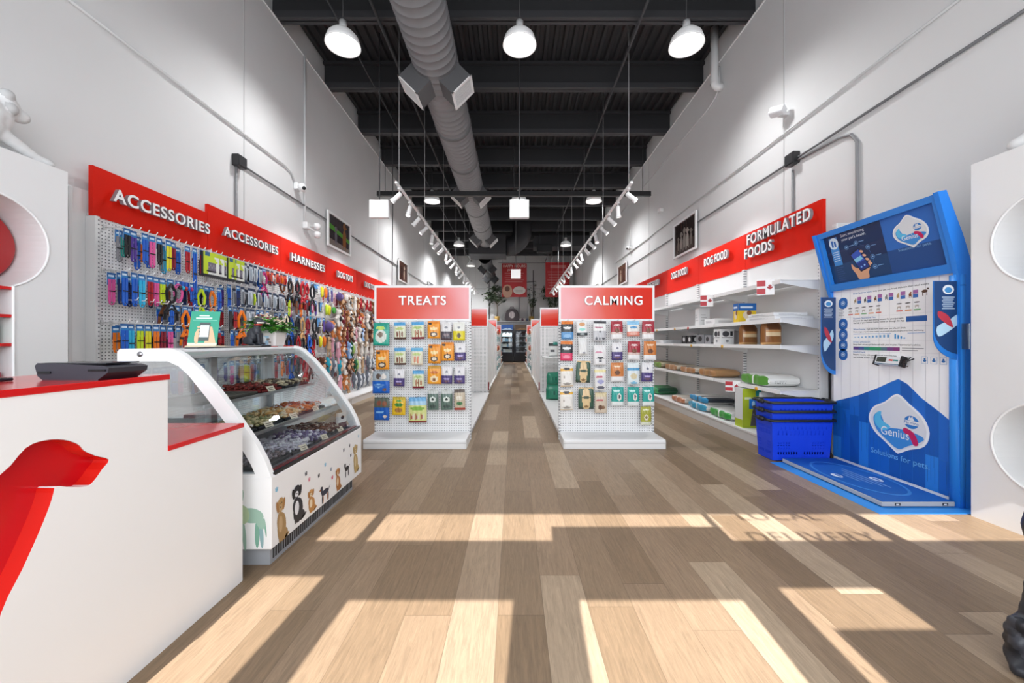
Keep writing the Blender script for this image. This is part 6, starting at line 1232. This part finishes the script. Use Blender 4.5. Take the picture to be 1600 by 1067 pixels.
m = MB(); eu, ev = us + (u1 - us) * .50, v0 + .275; emblem(m, ft, eu, ev, .21, w + .001); m.text('Solutions for pets.', ft, eu, v0 + .135 + .015, .018, '#8ab8e4', w=w + .001, width=.22); m.build('emblem', SATIN, sc)
# lower emblem
m = MB(); eu, ez = kp(1402, 660); emblem(m, fk, eu + .005, ez, .40, .004); m.text('Solutions for pets.', fk, eu + .01, ez - .275, .040, '#6cb4ea', w=.005, width=.43, bold=.005); m.build('emblem', SATIN, K)
# information rows
m = MB(); UL = -KB + .10; TX0 = -KB + .20; w = .0012
def row(z, title, l1, l2=None, c1='#3a6ea8'):
    m.poly(fk, smooth([(UL - .04, z - .03), (UL, z - .048), (UL + .04, z - .03), (UL + .04, z + .03), (UL, z + .048), (UL - .04, z + .03)], 2), w, '#2a68b4')
    m.prism(fk, arcp(UL, z, .020, 0, 2 * PI, 12)[:-1], w, w + .0004, '#cfe0f0', [arcp(UL, z, .016, 0, 2 * PI, 12)[:-1]]); m.rect(fk, UL - .007, UL + .008, z - .008, z + .008, w + .0004, '#cfe0f0')
def ln(t, z, c, cap=.0115, u=None, bold=.012, wd=None): m.text(t, fk, TX0 if u is None else u, z, cap, c, w=w, align='l', bold=bold, width=wd)
zr = [1.375, 1.195, 1.105, 1.015, .935]
for z in zr: row(z, '', '')
ln('Body Condition Score:', 1.438, '#3f78b8', wd=.165); ln('Help your pet reach and maintain their ideal weight.', 1.438, '#26262c', u=TX0 + .175, wd=.41)
ln('Dynamic Nutritional Plan.', 1.232, '#3f78b8', wd=.2); ln('Discover the ideal daily feeding amount for your pet with', 1.213, '#26262c', wd=.41); ln('the help of your Farmina Genius trainer or through the App.', 1.195, '#26262c', wd=.42)
ln('Water Intake:', 1.142, '#3f78b8', wd=.11); ln('Find out how much your pet should drink.', 1.142, '#26262c', u=TX0 + .12, wd=.31); ln("Monitoring your pet's water intake can provide valuable insights into their well-being.", 1.122, '#3a3a42', cap=.010, wd=.55, bold=0)
ln('Urinary pH control:', 1.038, '#3f78b8', wd=.15); ln("Keep their urinary pH balanced with your trusted Veterinarian's advice.", 1.018, '#26262c', wd=.53)
ln('Health Check:', .955, '#3f78b8', wd=.11); ln('Regular exams with your trusted Veterinarian', .935, '#26262c', wd=.36); ln("can provide a clear picture of your pet's well-being.", .913, '#26262c', wd=.40)
for k, c in enumerate(('#5a3f86', '#4a5a9a', '#2f8a8c', '#2f9a6c', '#3a9a6a', '#5a7a8a', '#7a4a8a', '#8a3a7c')): m.rect(fk, TX0 + .048 * k, TX0 + .048 * (k + 1), .978, 1.005, w, c)
for k in range(2): m.rect(fk, TX0 + .40, TX0 + .55 - .04 * k, .997 - .016 * k, 1.001 - .016 * k, w, '#6a6a72')
m.rect(fk, TX0 + .43, TX0 + .57, 1.19, 1.228, w, '#1f5ea8')
for k in range(6): # little dogs and packs
    u = TX0 + .01 + k * .088; c = ['#a89070', '#55504e', '#7c4c30', '#8a8a8a', '#c8a878', '#8a5030'][k]; m.ell(fk, u + .008, 1.382, .010, .012, w, c, 10); m.ell(fk, u + .012, 1.397, .006, .006, w + .0002, c, 8); m.rect(fk, u, u + .004, 1.362, 1.38, w, c); m.rect(fk, u + .014, u + .018, 1.362, 1.38, w, c)
    m.rect(fk, u + .028, u + .062, 1.385, 1.412, w, '#a86aa8'); m.rect(fk, u + .028, u + .062, 1.358, 1.383, w, '#3a70bc')
m.ell(fk, TX0 + .555, 1.395, .02, .011, w, '#5a3c28', 12); m.rect(fk, TX0 + .54, TX0 + .545, 1.365, 1.39, w, '#5a3c28'); m.rect(fk, TX0 + .567, TX0 + .572, 1.365, 1.39, w, '#5a3c28'); m.ell(fk, TX0 + .575, 1.41, .008, .006, w, '#4a3020', 10)
for k in range(8):
    u = TX0 - .05 + k * .062 + (.10 if k > 4 else 0); m.ell(fk, u + .02, 1.325, .020, .004, w, '#3c3a38', 12); m.ell(fk, u + .02, 1.300, .015, .006, w, '#c8beb4', 10); m.rect(fk, u + .008, u + .011, 1.286, 1.3, w, '#8a827a'); m.rect(fk, u + .028, u + .031, 1.286, 1.3, w, '#8a827a'); m.rect(fk, u, u + .045, 1.268, 1.277, w, ['#d86a5a', '#e8a070', '#7ab87a', '#e8a070', '#d86a5a', '#d86a5a', '#e8a070', '#7ab87a'][k])
for k in range(5): m.rect(fk, UL - .045, UL + .01 - .01 * (k % 2), 1.325 - .014 * k, 1.328 - .014 * k, w, '#6a6a72')
m.rect(fk, TX0, TX0 + .32, 1.107, 1.110, w, '#3f8ad0'); m.rect(fk, TX0 + .44, TX0 + .56, 1.107, 1.110, w, '#3f8ad0')
for k in range(10): m.rect(fk, TX0 + .01 + .031 * k, TX0 + .026 + .031 * k, 1.078, 1.084 + .0018 * k, w, '#7ab0dc')
for k in range(4): m.rect(fk, TX0 + .345 + .022 * k, TX0 + .357 + .022 * k, 1.068, 1.104 - .009 * k, w, '#3f9ad8')
for z in (1.247, 1.158, 1.055, .966): m.rect(fk, -KB + .05, -KA - .10, z, z + .0008, w, '#c0c0c8')
for k in range(3):
    u = -KA - .235 + .058 * k; m.prism(fk, [(u - .02, .895), (u + .02, .895), (u + .02, .945), (u - .02, .945)], w, w + .0004, '#7aa0cc', [[(u - .0185, .8965), (u + .0185, .8965), (u + .0185, .9435), (u - .0185, .9435)]]); m.ell(fk, u, .916, .011, .008, w + .0002, '#2f74b8', 12); m.ell(fk, u, .928, .006, .006, w + .0002, '#2f74b8', 10)
m.build('information_print', SATIN, K)
# wing boards with leaflets
for nm, y, x0, zb, zt in (('near_wing_board', KA + .015, 2.645, .93, 1.43), ('far_wing_board', KB - .02, 2.70, .755, 1.435)):
    f = fr_front(y); hb = zt - zb; x1 = XK - .002
    bot_ = [(x0, zb + hb * .30)] + [(x0 + (x1 - x0) * (1 - math.cos(a_)), zb + hb * .30 * (1 - math.sin(a_))) for a_ in [PI / 2 * i / 8 for i in range(1, 9)]]
    m = MB(); m.prism(f, [(x0, zt)] + bot_ + [(x1, zt)], 0, .005, '#2b7cd2'); q = m.build(nm, PLASTIC, K)
    m = MB(); g2 = [(a_, max(c_, zb + hb * .12)) for a_, c_ in bot_]; m.poly(f, [(x0 + .002, zt - .002)] + [(min(a_ + .004, x1 - .002), c_ + .035) for a_, c_ in bot_] + [(x1 - .001, zt - .002)], .0056, '#1f4274')
    cx2 = (x0 + x1) / 2; m.ell(f, cx2, zt - .055, .036, .030, .0060, '#e8ecf0', 18); m.ell(f, cx2, zt - .058, .024, .018, .0064, '#4a90c8', 14)
    for k in range(7): m.rect(f, cx2 - .04 + .006 * (k % 2), cx2 + .04 - .006 * (k % 3), zt - .10 - .012 * k, zt - .105 - .012 * k, .0062, '#b8c8dc')
    m.poly(f, smooth([(x0 + .02, zb + hb * .42), (cx2, zb + hb * .5), (x1 - .03, zb + hb * .58), (x1 - .02, zb + hb * .48), (cx2, zb + hb * .36), (x0 + .03, zb + hb * .30)], 3), .0062, '#b8d8ec'); m.poly(f, smooth([(x0 + .03, zb + hb * .62), (cx2, zb + hb * .56), (cx2 + .03, zb + hb * .42), (cx2, zb + hb * .44), (x0 + .03, zb + hb * .54)], 3), .0066, '#c03a4a')
    m.build('leaflet_print', SATIN, q)
m = MB(); m.box(2.80, 2.85, KA - .012, KA - .008, 1.0, 1.16, '#ffffff'); m.build('clear_holder', GLASS, K)
# scale read-out
r = empty('scale_display', (2.80, 2.85, .87), 'silver digital scale read-out fixed on the stand panel', 'scale display')
yc = 2.865; f = Fr((XK - .045, yc, .905), Vector((0, -1, -.02)).normalized(), Vector((.3, 0, .95)).normalized(), Vector((-.95, 0, .3)).normalized())
m = MB(); m.prism(f, [(-.10, -.03), (.10, -.03), (.10, .035), (-.10, .035)], -.035, 0, '#dfe1e4'); m.build('casing', SATIN, r)
m = MB(); m.rect(f, -.085, -.01, -.012, .026, .001, '#40443c'); m.rect(f, .01, .04, .0, .012, .001, '#d03028'); m.rect(f, .042, .08, .0, .012, .001, '#3a8a8c'); m.rect(f, -.095, .095, -.028, -.022, .001, '#5a7a94'); m.build('screen', GLOSS, r)
for s2 in (-1, 1): m = MB(); m.prism(f, [(s2 * .10 - .006, -.036), (s2 * .10 + .006, -.036), (s2 * .10 + .006, .042), (s2 * .10 - .006, .042)], -.04, .003, '#1c1c20'); m.build('end_cap', SATIN, r)
m = MB(); pts = [f.pt(.105, .01, -.01), f.pt(.13, .02, .01), f.pt(.16, .035, 0), f.pt(.14, -.01, .01), f.pt(.12, -.03, 0), f.pt(.15, .0, .01), f.pt(.175, .03, -.01)]; m.tube(pts, .004, '#232326', 6); m.tube([f.pt(.11, -.01, .0), f.pt(.14, .01, .015), f.pt(.13, -.04, 0), f.pt(.155, -.03, -.005)], .004, '#3a2a28', 6); m.build('cable', SATIN, r)
# platform and floor sticker
P = empty('scale_platform', (2.58, 2.86, 0), 'low blue weighing platform with silver edges at the foot of the stand', 'scale')
m = MB(); m.box(2.32, 2.78, 2.42, 3.32, .008, .036, '#b4b6b8', .002); m.build('platform_body', SATIN, P)
m = MB(); m.box(2.325, 2.775, 2.426, 3.314, .036, .039, '#1d60b4'); tp = m.build('platform_mat', SATIN, P)
fz = fr_top(.0392); m = MB(); m.prism(Fr((2.55, 2.87, .039), (1, 0, 0), (0, 1, 0), (0, 0, 1)), [(.20 * math.cos(t), .36 * math.sin(t)) for t in [2 * PI * i / 36 for i in range(36)]], 0, .0006, '#3f86d0', [[(.185 * math.cos(t), .34 * math.sin(t)) for t in [2 * PI * i / 36 for i in range(36)]]])
fl = Fr((2.55, 2.87, .0392), (0, -1, 0), (1, 0, 0), (0, 0, 1))
for k, (a_, b_) in enumerate(((-.18, .22), (-.14, .2), (-.08, .16), (-.05, .1))): m.rect(fl, a_, b_, .05 - .035 * k, .056 - .035 * k, .0004, '#9cc4ea')
m.ell(fl, .06, .10, .05, .03, .0004, '#dfeaf6', 16); m.ell(fl, -.02, -.12, .045, .03, .0004, '#dfeaf6', 16); m.ell(fl, .06, .10, .03, .012, .0006, '#1d60b4', 12); m.ell(fl, -.02, -.11, .03, .012, .0006, '#1d60b4', 12); m.build('mat_print', SATIN, tp)
m = MB()
for x in (2.40, 2.70): m.box(x, x + .035, 2.4185, 2.421, .014, .030, '#2c2c30'); m.box(x + .008, x + .026, 2.4175, 2.42, .017, .026, '#d8d8d8')
m.build('carry_slot', SATIN, P)
m = MB()
for x in (2.36, 2.74):
    for y in (2.46, 3.27): m.lathe([(0, 0), (.015, 0), (.015, .008), (0, .008)], (x, y, .001), '#1c1c1e', 10)
m.build('rubber_foot', SATIN, P)
m = MB(); m.box(2.22, 2.90, 2.33, 3.33, .0003, .0012, '#3694ea'); tag(m.build('floor_sticker', SATIN), 'bright blue floor sticker under the weighing platform', 'floor sticker')
# ------------------------------------------------------------------ nested blue shopping baskets
def basket_wall(m, p0, p1, q0, q1, mask, nx, nz, col):
    P_ = lambda u, v: tuple(Vector(p0).lerp(Vector(p1), u).lerp(Vector(q0).lerp(Vector(q1), u), v)); m.grid(P_, nx, nz, lambda u, v: None if mask(u, v) else col, False)
BC = '#1c46e0'; bw, bd, tw, td, bh = .248, .098, .264, .115, .35
m = MB(); cs = [(-bw, -bd), (bw, -bd), (bw, bd), (-bw, bd)]; ct_ = [(-tw, -td), (tw, -td), (tw, td), (-tw, td)]
def mask(u, v):
    if not .08 < u < .92: return False
    i, j = int(u * 44), int(v * 28)
    if 18 <= j <= 20 or 21 <= j <= 22 and False: return i % 3 == 1
    if 22 <= j <= 23: return (i + 1) % 3 == 1
    if j in (4, 5): return i % 2 == 0 and not .45 < u < .55
    if j in (8, 10, 12): return i % 2 == 0 and (u < .32 or u > .68)
    return False
for k in range(4):
    a_, b_ = cs[k], cs[(k + 1) % 4]; c_, d_ = ct_[k], ct_[(k + 1) % 4]; basket_wall(m, (*a_, .006), (*b_, .006), (*c_, bh), (*d_, bh), mask, 44, 28, BC)
m.add([(x, y, .006) for x, y in cs], [(0, 1, 2, 3)], BC)
shell = m.mesh('basket_shell', PLASTIC)
m = MB(); e = .012
m.prism(Fr((0, 0, bh), (1, 0, 0), (0, 1, 0), (0, 0, 1)), [(-tw - e, -td - e), (tw + e, -td - e), (tw + e, td + e), (-tw - e, td + e)], -.012, .004, '#1c48e4', [[(-tw + .001, -td + .001), (tw - .001, -td + .001), (tw - .001, td - .001), (-tw + .001, td - .001)]])
rim = m.mesh('rim', PLASTIC)
def handle(sy):
    m = MB(); y = sy * (td + .022); zt_ = bh + .006; m.tube([(-tw - .015, sy * .02, zt_), (-tw - .022, y * .8, zt_), (-tw - .004, y, zt_), (0, y + sy * .002, zt_), (tw + .004, y, zt_), (tw + .022, y * .8, zt_), (tw + .015, sy * .02, zt_)], .0125, '#20242c', 8)
    for sx in (-1, 1): m.ball((sx * (tw + .026), sy * .02, zt_), (.02, .026, .022), '#1c1e24', 10, 6)
    return m.mesh('handle', SATIN)
hd = [handle(-1), handle(1)]
for k in range(3):
    o = empty('shopping_basket', (2.510, 3.455, .0045 + .078 * k), f'blue plastic shopping basket with dark handles, {["lowest", "middle", "topmost"][k]} of the nested stack', 'shopping basket', 'nested blue shopping baskets')
    c = bpy.data.objects.new('basket_shell', shell); COL.objects.link(c); c.parent = o; c.modifiers.new('t', 'SOLIDIFY').thickness = .0025
    c = bpy.data.objects.new('rim', rim); COL.objects.link(c); c.parent = o
    for h in hd: c = bpy.data.objects.new('handle', h); COL.objects.link(c); c.parent = o
r = empty('basket_stand', (2.545, 3.455, 0), 'low black wheeled foot under the blue baskets', 'stand')
m = MB(); m.box(2.30, 2.825, 3.36, 3.55, .0, .004, '#1c1c20'); m.build('foot_plate', SATIN, r)
m = MB(); m.box(2.79, 2.825, 3.42, 3.50, .004, .03, '#1c1c20', .005); m.build('foot_bar', SATIN, r)
# ================================================================== back of the shop
def cooler(x0, x1, label, lit):
    y0, y1, h = 19.0, 19.7, 1.88; r = empty('drinks_cooler', ((x0 + x1) / 2, 19.35, 0), label, 'cooler', 'glass-door coolers at the back')
    m = MB(); m.box(x0, x1, y0 + .06, y1, .04, .10, '#1c1c20'); m.box(x0, x1, y1 - .04, y1, .1, h, '#26262a'); m.box(x0, x0 + .04, y0 + .06, y1, .1, h, '#202024'); m.box(x1 - .04, x1, y0 + .06, y1, .1, h, '#202024'); m.box(x0, x1, y0 + .04, y1, .10, .42, '#1a1c22'); m.box(x0, x1, y0 + .04, y1, h - .3, h, '#1f2a44' if lit else '#3a302c'); m.build('cooler_body', SATIN, r)
    m = MB(); fr_ = fr_front(y0 + .03); m.prism(fr_, [(x0 + .02, .42), (x1 - .02, .42), (x1 - .02, h - .3), (x0 + .02, h - .3)], 0, .03, '#1a1e2a', [[(x0 + .08, .5), (x1 - .08, .5), (x1 - .08, h - .36), (x0 + .08, h - .36)]]); d_ = m.build('door', SATIN, r)
    m = MB(); m.rect(fr_, x0 + .08, x1 - .08, .5, h - .36, .012, '#fff'); m.build('door_glass', GLASS, d_)
    m = MB(); m.box(x1 - .07, x1 - .05, y0 - .03, y0, .8, 1.2, '#8a8a90'); m.build('handle', SATIN, d_)
    m = MB(); m.rect(fr_front(y0 + .04), x0 + .02, x1 - .02, h - .28, h - .02, .002, '#2b5aa4' if lit else '#5a4634'); m.poly(fr_front(y0 + .04), [(x0 + .04, h - .26), (x1 - .04, h - .26), (x1 - .2, h - .18), (x1 - .35, h - .23), (x0 + .4, h - .17), (x0 + .2, h - .22)], .004, '#c8dcec' if lit else '#8a6a44'); m.build('sign_strip', SATIN, r)
    for k in range(4):
        z = .5 + .26 * k; m = MB(); m.box(x0 + .05, x1 - .05, y0 + .1, y1 - .06, z, z + .012, '#c8d0d8'); sh_ = m.build('wire_shelf', SATIN, r)
    rnd = random.Random(int(x0 * 10))
    m = MB()
    if lit:
        for k in range(4):
            for j in range(6): x = x0 + .11 + j * (x1 - x0 - .22) / 5; z = .513 + .26 * k; m.box(x - .045, x + .045, y0 + .14, y0 + .3, z, z + rnd.uniform(.12, .2), rnd.choice(['#e4ecf0', '#8ab0c8', '#c8d8dc', '#5a7a9a', '#e0e0d8']))
    else:
        for k in range(4):
            for j in range(3): x = x0 + .15 + j * .19; z = .513 + .26 * k; m.box(x - .06, x + .06, y0 + .2, y0 + .4, z, z + rnd.uniform(.05, .14), rnd.choice(['#5a6470', '#8a94a0', '#a8a8b0']))
    o = m.build('chilled_packets', SATIN); tag(o, f'packets standing on the shelves of the {"pale" if lit else "dark"} cooler', 'packets', kind='stuff')
    if lit: lamp('cooler_light', 'AREA', ((x0 + x1) / 2, y0 + .12, h - .38), 10, (0, 0, 0), (.85, .95, 1), size=.5)
    return r
cooler(-.70, -.02, 'black glass-door cooler with pale lit goods at the end of the aisle', True); cooler(.02, .70, 'dark glass-door cooler beside the pale lit one', False)
r = empty('back_counter', (0, 20, 0), 'grey counter unit along the back wall behind the coolers', 'counter')
m = MB(); m.box(-3.1, 3.1, 19.9, 20.5, 0, 2.05, '#8f8f92'); m.build('unit_body', SATIN, r); m = MB(); m.box(-3.12, 3.12, 19.86, 20.58, 2.05, 2.09, '#a6a6a8'); m.build('unit_top', SATIN, r)
def banner(x0, x1, z0, z1, y, label, left):
    r = empty('red_banner', ((x0 + x1) / 2, y, z0), label, 'banner', 'red banners at the back'); f = fr_front(y); xc = (x0 + x1) / 2
    m = MB(); m.box(x0, x1, y, y + .02, z0, z1, '#b3252a'); m.build('banner_sheet', SATIN, r)
    m = MB()
    if left:
        m.text('HAPPY HOURS', f, xc, z1 - .2, .13, '#e8d8d4', w=.004, width=1.15, bold=.02); m.text('JUST $ 1.00', f, xc, z1 - .38, .09, '#e8d8d4', w=.004, width=.7, bold=.02)
        for k in range(5): m.rect(f, x0 + .15 + .05 * (k % 2), x1 - .15 - .06 * (k % 3), z1 - .52 - .11 * k, z1 - .50 - .11 * k, .004, '#d8a09c')
        m.ell(f, x0 + .28, z0 + .30, .26, .34, .003, '#c8a088', 20); m.ell(f, x0 + .28, z0 + .42, .13, .14, .005, '#6a4030', 16); m.ell(f, x1 - .38, z0 + .34, .32, .21, .004, '#dcd4ce', 28)
        for k in range(3): m.rect(f, x1 - .58, x1 - .2, z0 + .40 - .07 * k, z0 + .415 - .07 * k, .006, '#8a7a74')
    else:
        m.rect(f, x0 + .25, x1 - .2, z1 - .30, z1 - .14, .004, '#c8706c')
        for k in range(9): m.rect(f, x0 + .1 + .04 * (k % 3), x1 - .1 - .05 * (k % 2), z1 - .5 - .14 * k, z1 - .48 - .14 * k, .004, '#cf8a86')
    m.build('banner_print', SATIN, r)
banner(-.62, .66, 3.32, 5.05, 19.75, 'red banner hanging over the coolers, white oval at its foot', True); banner(1.62, 2.86, 3.32, 5.1, 19.75, 'red banner at the back right, beside the far light track', False)
r = empty('banner_rail', (0, 19.78, 5.05), 'thin rail with wires carrying the red banners', 'rail'); m = MB(); m.tube([(-.8, 19.78, 5.08), (3.0, 19.78, 5.08)], .015, '#8a8a8c', 6); m.build('rail', SATIN, r); m = MB()
for x in (-.6, .6, 1.7, 2.8): m.tube([(x, 19.78, 5.08), (x, 19.78, ZD)], .006, '#6a6a6c', 5)
m.build('wire', SATIN, r)
for k, pts in enumerate(([(.28, 20.85, 2.1), (.28, 20.85, 4.2), (.75, 20.85, 4.25), (1.2, 20.85, 4.3)], [(1.05, 20.85, 2.1), (1.05, 20.85, 4.9)], [(-1.35, 20.85, 2.1), (-1.35, 20.85, 4.5)])): m = MB(); m.tube(pts, .02, '#3c3c40' if k else '#5a5a5e', 6); tag(m.build('conduit', SATIN), ['bent grey conduit on the back wall beside the banner', 'straight dark pipe on the back wall between the banners', 'dark conduit on the back wall above the leafy tree'][k], 'conduit')
m = MB(); m.box(.75, .85, 20.5, 20.85, 2.1, 3.3, '#d8d8d8'); tag(m.build('upright_post', SATIN), 'thin white upright on the back wall beside the sparse tree', 'post')
# plants and the carrier on top
def potted_tree(x, y, z, kind, label):
    rnd = random.Random(int(x * 77)); r = empty('potted_tree', (x, y, z), label, 'plant', 'potted trees at the back')
    m = MB(); m.lathe([(0, 0), (.11, 0), (.14, .26), (.125, .26), (.12, .22), (0, .22)], (x, y, z), '#c09a50', 18); m.build('pot', SATIN, r)
    m = MB(); tips = []
    if kind == 'leafy':
        m.tube([(x, y, z + .2), (x + .02, y, z + .6), (x - .01, y, z + .95)], [.03, .025, .022], '#6a5c4c', 8)
        for k in range(9): a = rnd.uniform(0, 2 * PI); q = Vector((x + math.cos(a) * rnd.uniform(.2, .5), y + math.sin(a) * .18, z + rnd.uniform(1.15, 1.75))); m.tube([(x, y, z + .9), (x + (q.x - x) * .4, y + (q.y - y) * .4, z + 1.1), tuple(q)], [.018, .012, .006], '#6a5c4c', 6); tips.append(q)
        nl, L0, sp = 60, .20, .22
    elif kind == 'sparse':
        for k in range(7): a = rnd.uniform(0, 2 * PI); q = Vector((x + math.cos(a) * rnd.uniform(.05, .38), y + math.sin(a) * .2, z + rnd.uniform(1.0, 1.95))); m.tube([(x, y, z + .2), (x + (q.x - x) * .3, y, z + .6), tuple(q)], [.016, .012, .005], '#5c5044', 6); tips += [Vector((x, y, z + .6)).lerp(q, t) + Vector((0, 0, 0)) for t in (.4, .7, 1)]
        nl, L0, sp = 12, .12, .10
    else:
        for k in range(15):
            a = 2 * PI * k / 15; L = rnd.uniform(.55, .85); pts = [(x + math.cos(a) * L * t, y + math.sin(a) * L * t * .35, z + .25 + 1.1 * math.sin(min(1.9, t * 1.9)) * (1 + .2 * (k % 3))) for t in [i / 6 for i in range(7)]]
            m.tube(pts, [.012] * 3 + [.006] * 4, '#4a5a3a', 5); tips += [Vector(p) for p in pts[2:]]
        nl, L0, sp = 8, .26, .03
    m.build('stems', SATIN, r); lf = MB()
    for q in tips:
        for k in range(nl):
            p = q + Vector((rnd.gauss(0, sp * .6), rnd.gauss(0, sp * .3), rnd.gauss(0, sp * .5))); o_ = Vector((rnd.uniform(-1, 1), rnd.uniform(-1, 1), rnd.uniform(-.7, .5))).normalized(); s_ = o_.cross(Vector((0, 0, 1))).normalized(); L = L0 * rnd.uniform(.7, 1.2); w_ = L * (.3 if kind != 'palm' else .08)
            lf.add([p, p + o_ * L * .5 + s_ * w_, p + o_ * L, p + o_ * L * .5 - s_ * w_], [(0, 1, 2, 3)], rnd.choice(['#3c4c34', '#4a5c3e', '#2e3c2a', '#5a6a48']))
    lf.build('leaves', SATIN, r)
potted_tree(-.88, 20.2, 2.09, 'leafy', 'leafy potted tree in a gold pot on the back counter unit'); potted_tree(.92, 20.2, 2.09, 'sparse', 'sparse potted tree in a gold pot right of the pet carrier'); potted_tree(2.05, 20.3, 2.09, 'palm', 'palm in a pot under the red banner at the back right')
r = empty('pet_carrier', (-.10, 20.2, 2.09), 'dark pet carrier between the two potted trees', 'pet carrier')
m = MB(); m.prism(fr_front(20.0), smooth([(-.42, 2.13), (.22, 2.13), (.26, 2.4), (.14, 2.68), (-.10, 2.76), (-.34, 2.68), (-.46, 2.4)], 4), -.4, 0, '#3a3034'); m.build('shell', SATIN, r)
m = MB(); f = fr_front(19.995); m.ell(f, -.10, 2.42, .17, .19, .002, '#8a8084', 20); m.ell(f, -.10, 2.42, .15, .17, .006, '#c8c0c0', 20)
for k in range(5): m.rect(f, -.24 + .06 * k, -.23 + .06 * k, 2.27, 2.57, .010, '#3a3438')
m.build('door', SATIN, r); m = MB(); m.tube([(-.2, 19.85, 2.75), (-.18, 19.85, 2.82), (-.02, 19.85, 2.82), (0, 19.85, 2.75)], .015, '#2a2428', 6); m.build('handle', SATIN, r)
for k in range(4):
    x = .33 + .12 * k; m = MB(); m.lathe([(0, 0), (.04, 0), (.045, .1), (.02, .16), (0, .16)], (x, 20.05, 2.091), ['#d8d8d8', '#7a5a6a', '#e0d8d0', '#4a5a7a'][k], 10); tag(m.build('ornament', SATIN), f'small {["pale", "mauve", "cream", "slate blue"][k]} ornament on the back counter unit', 'ornament')
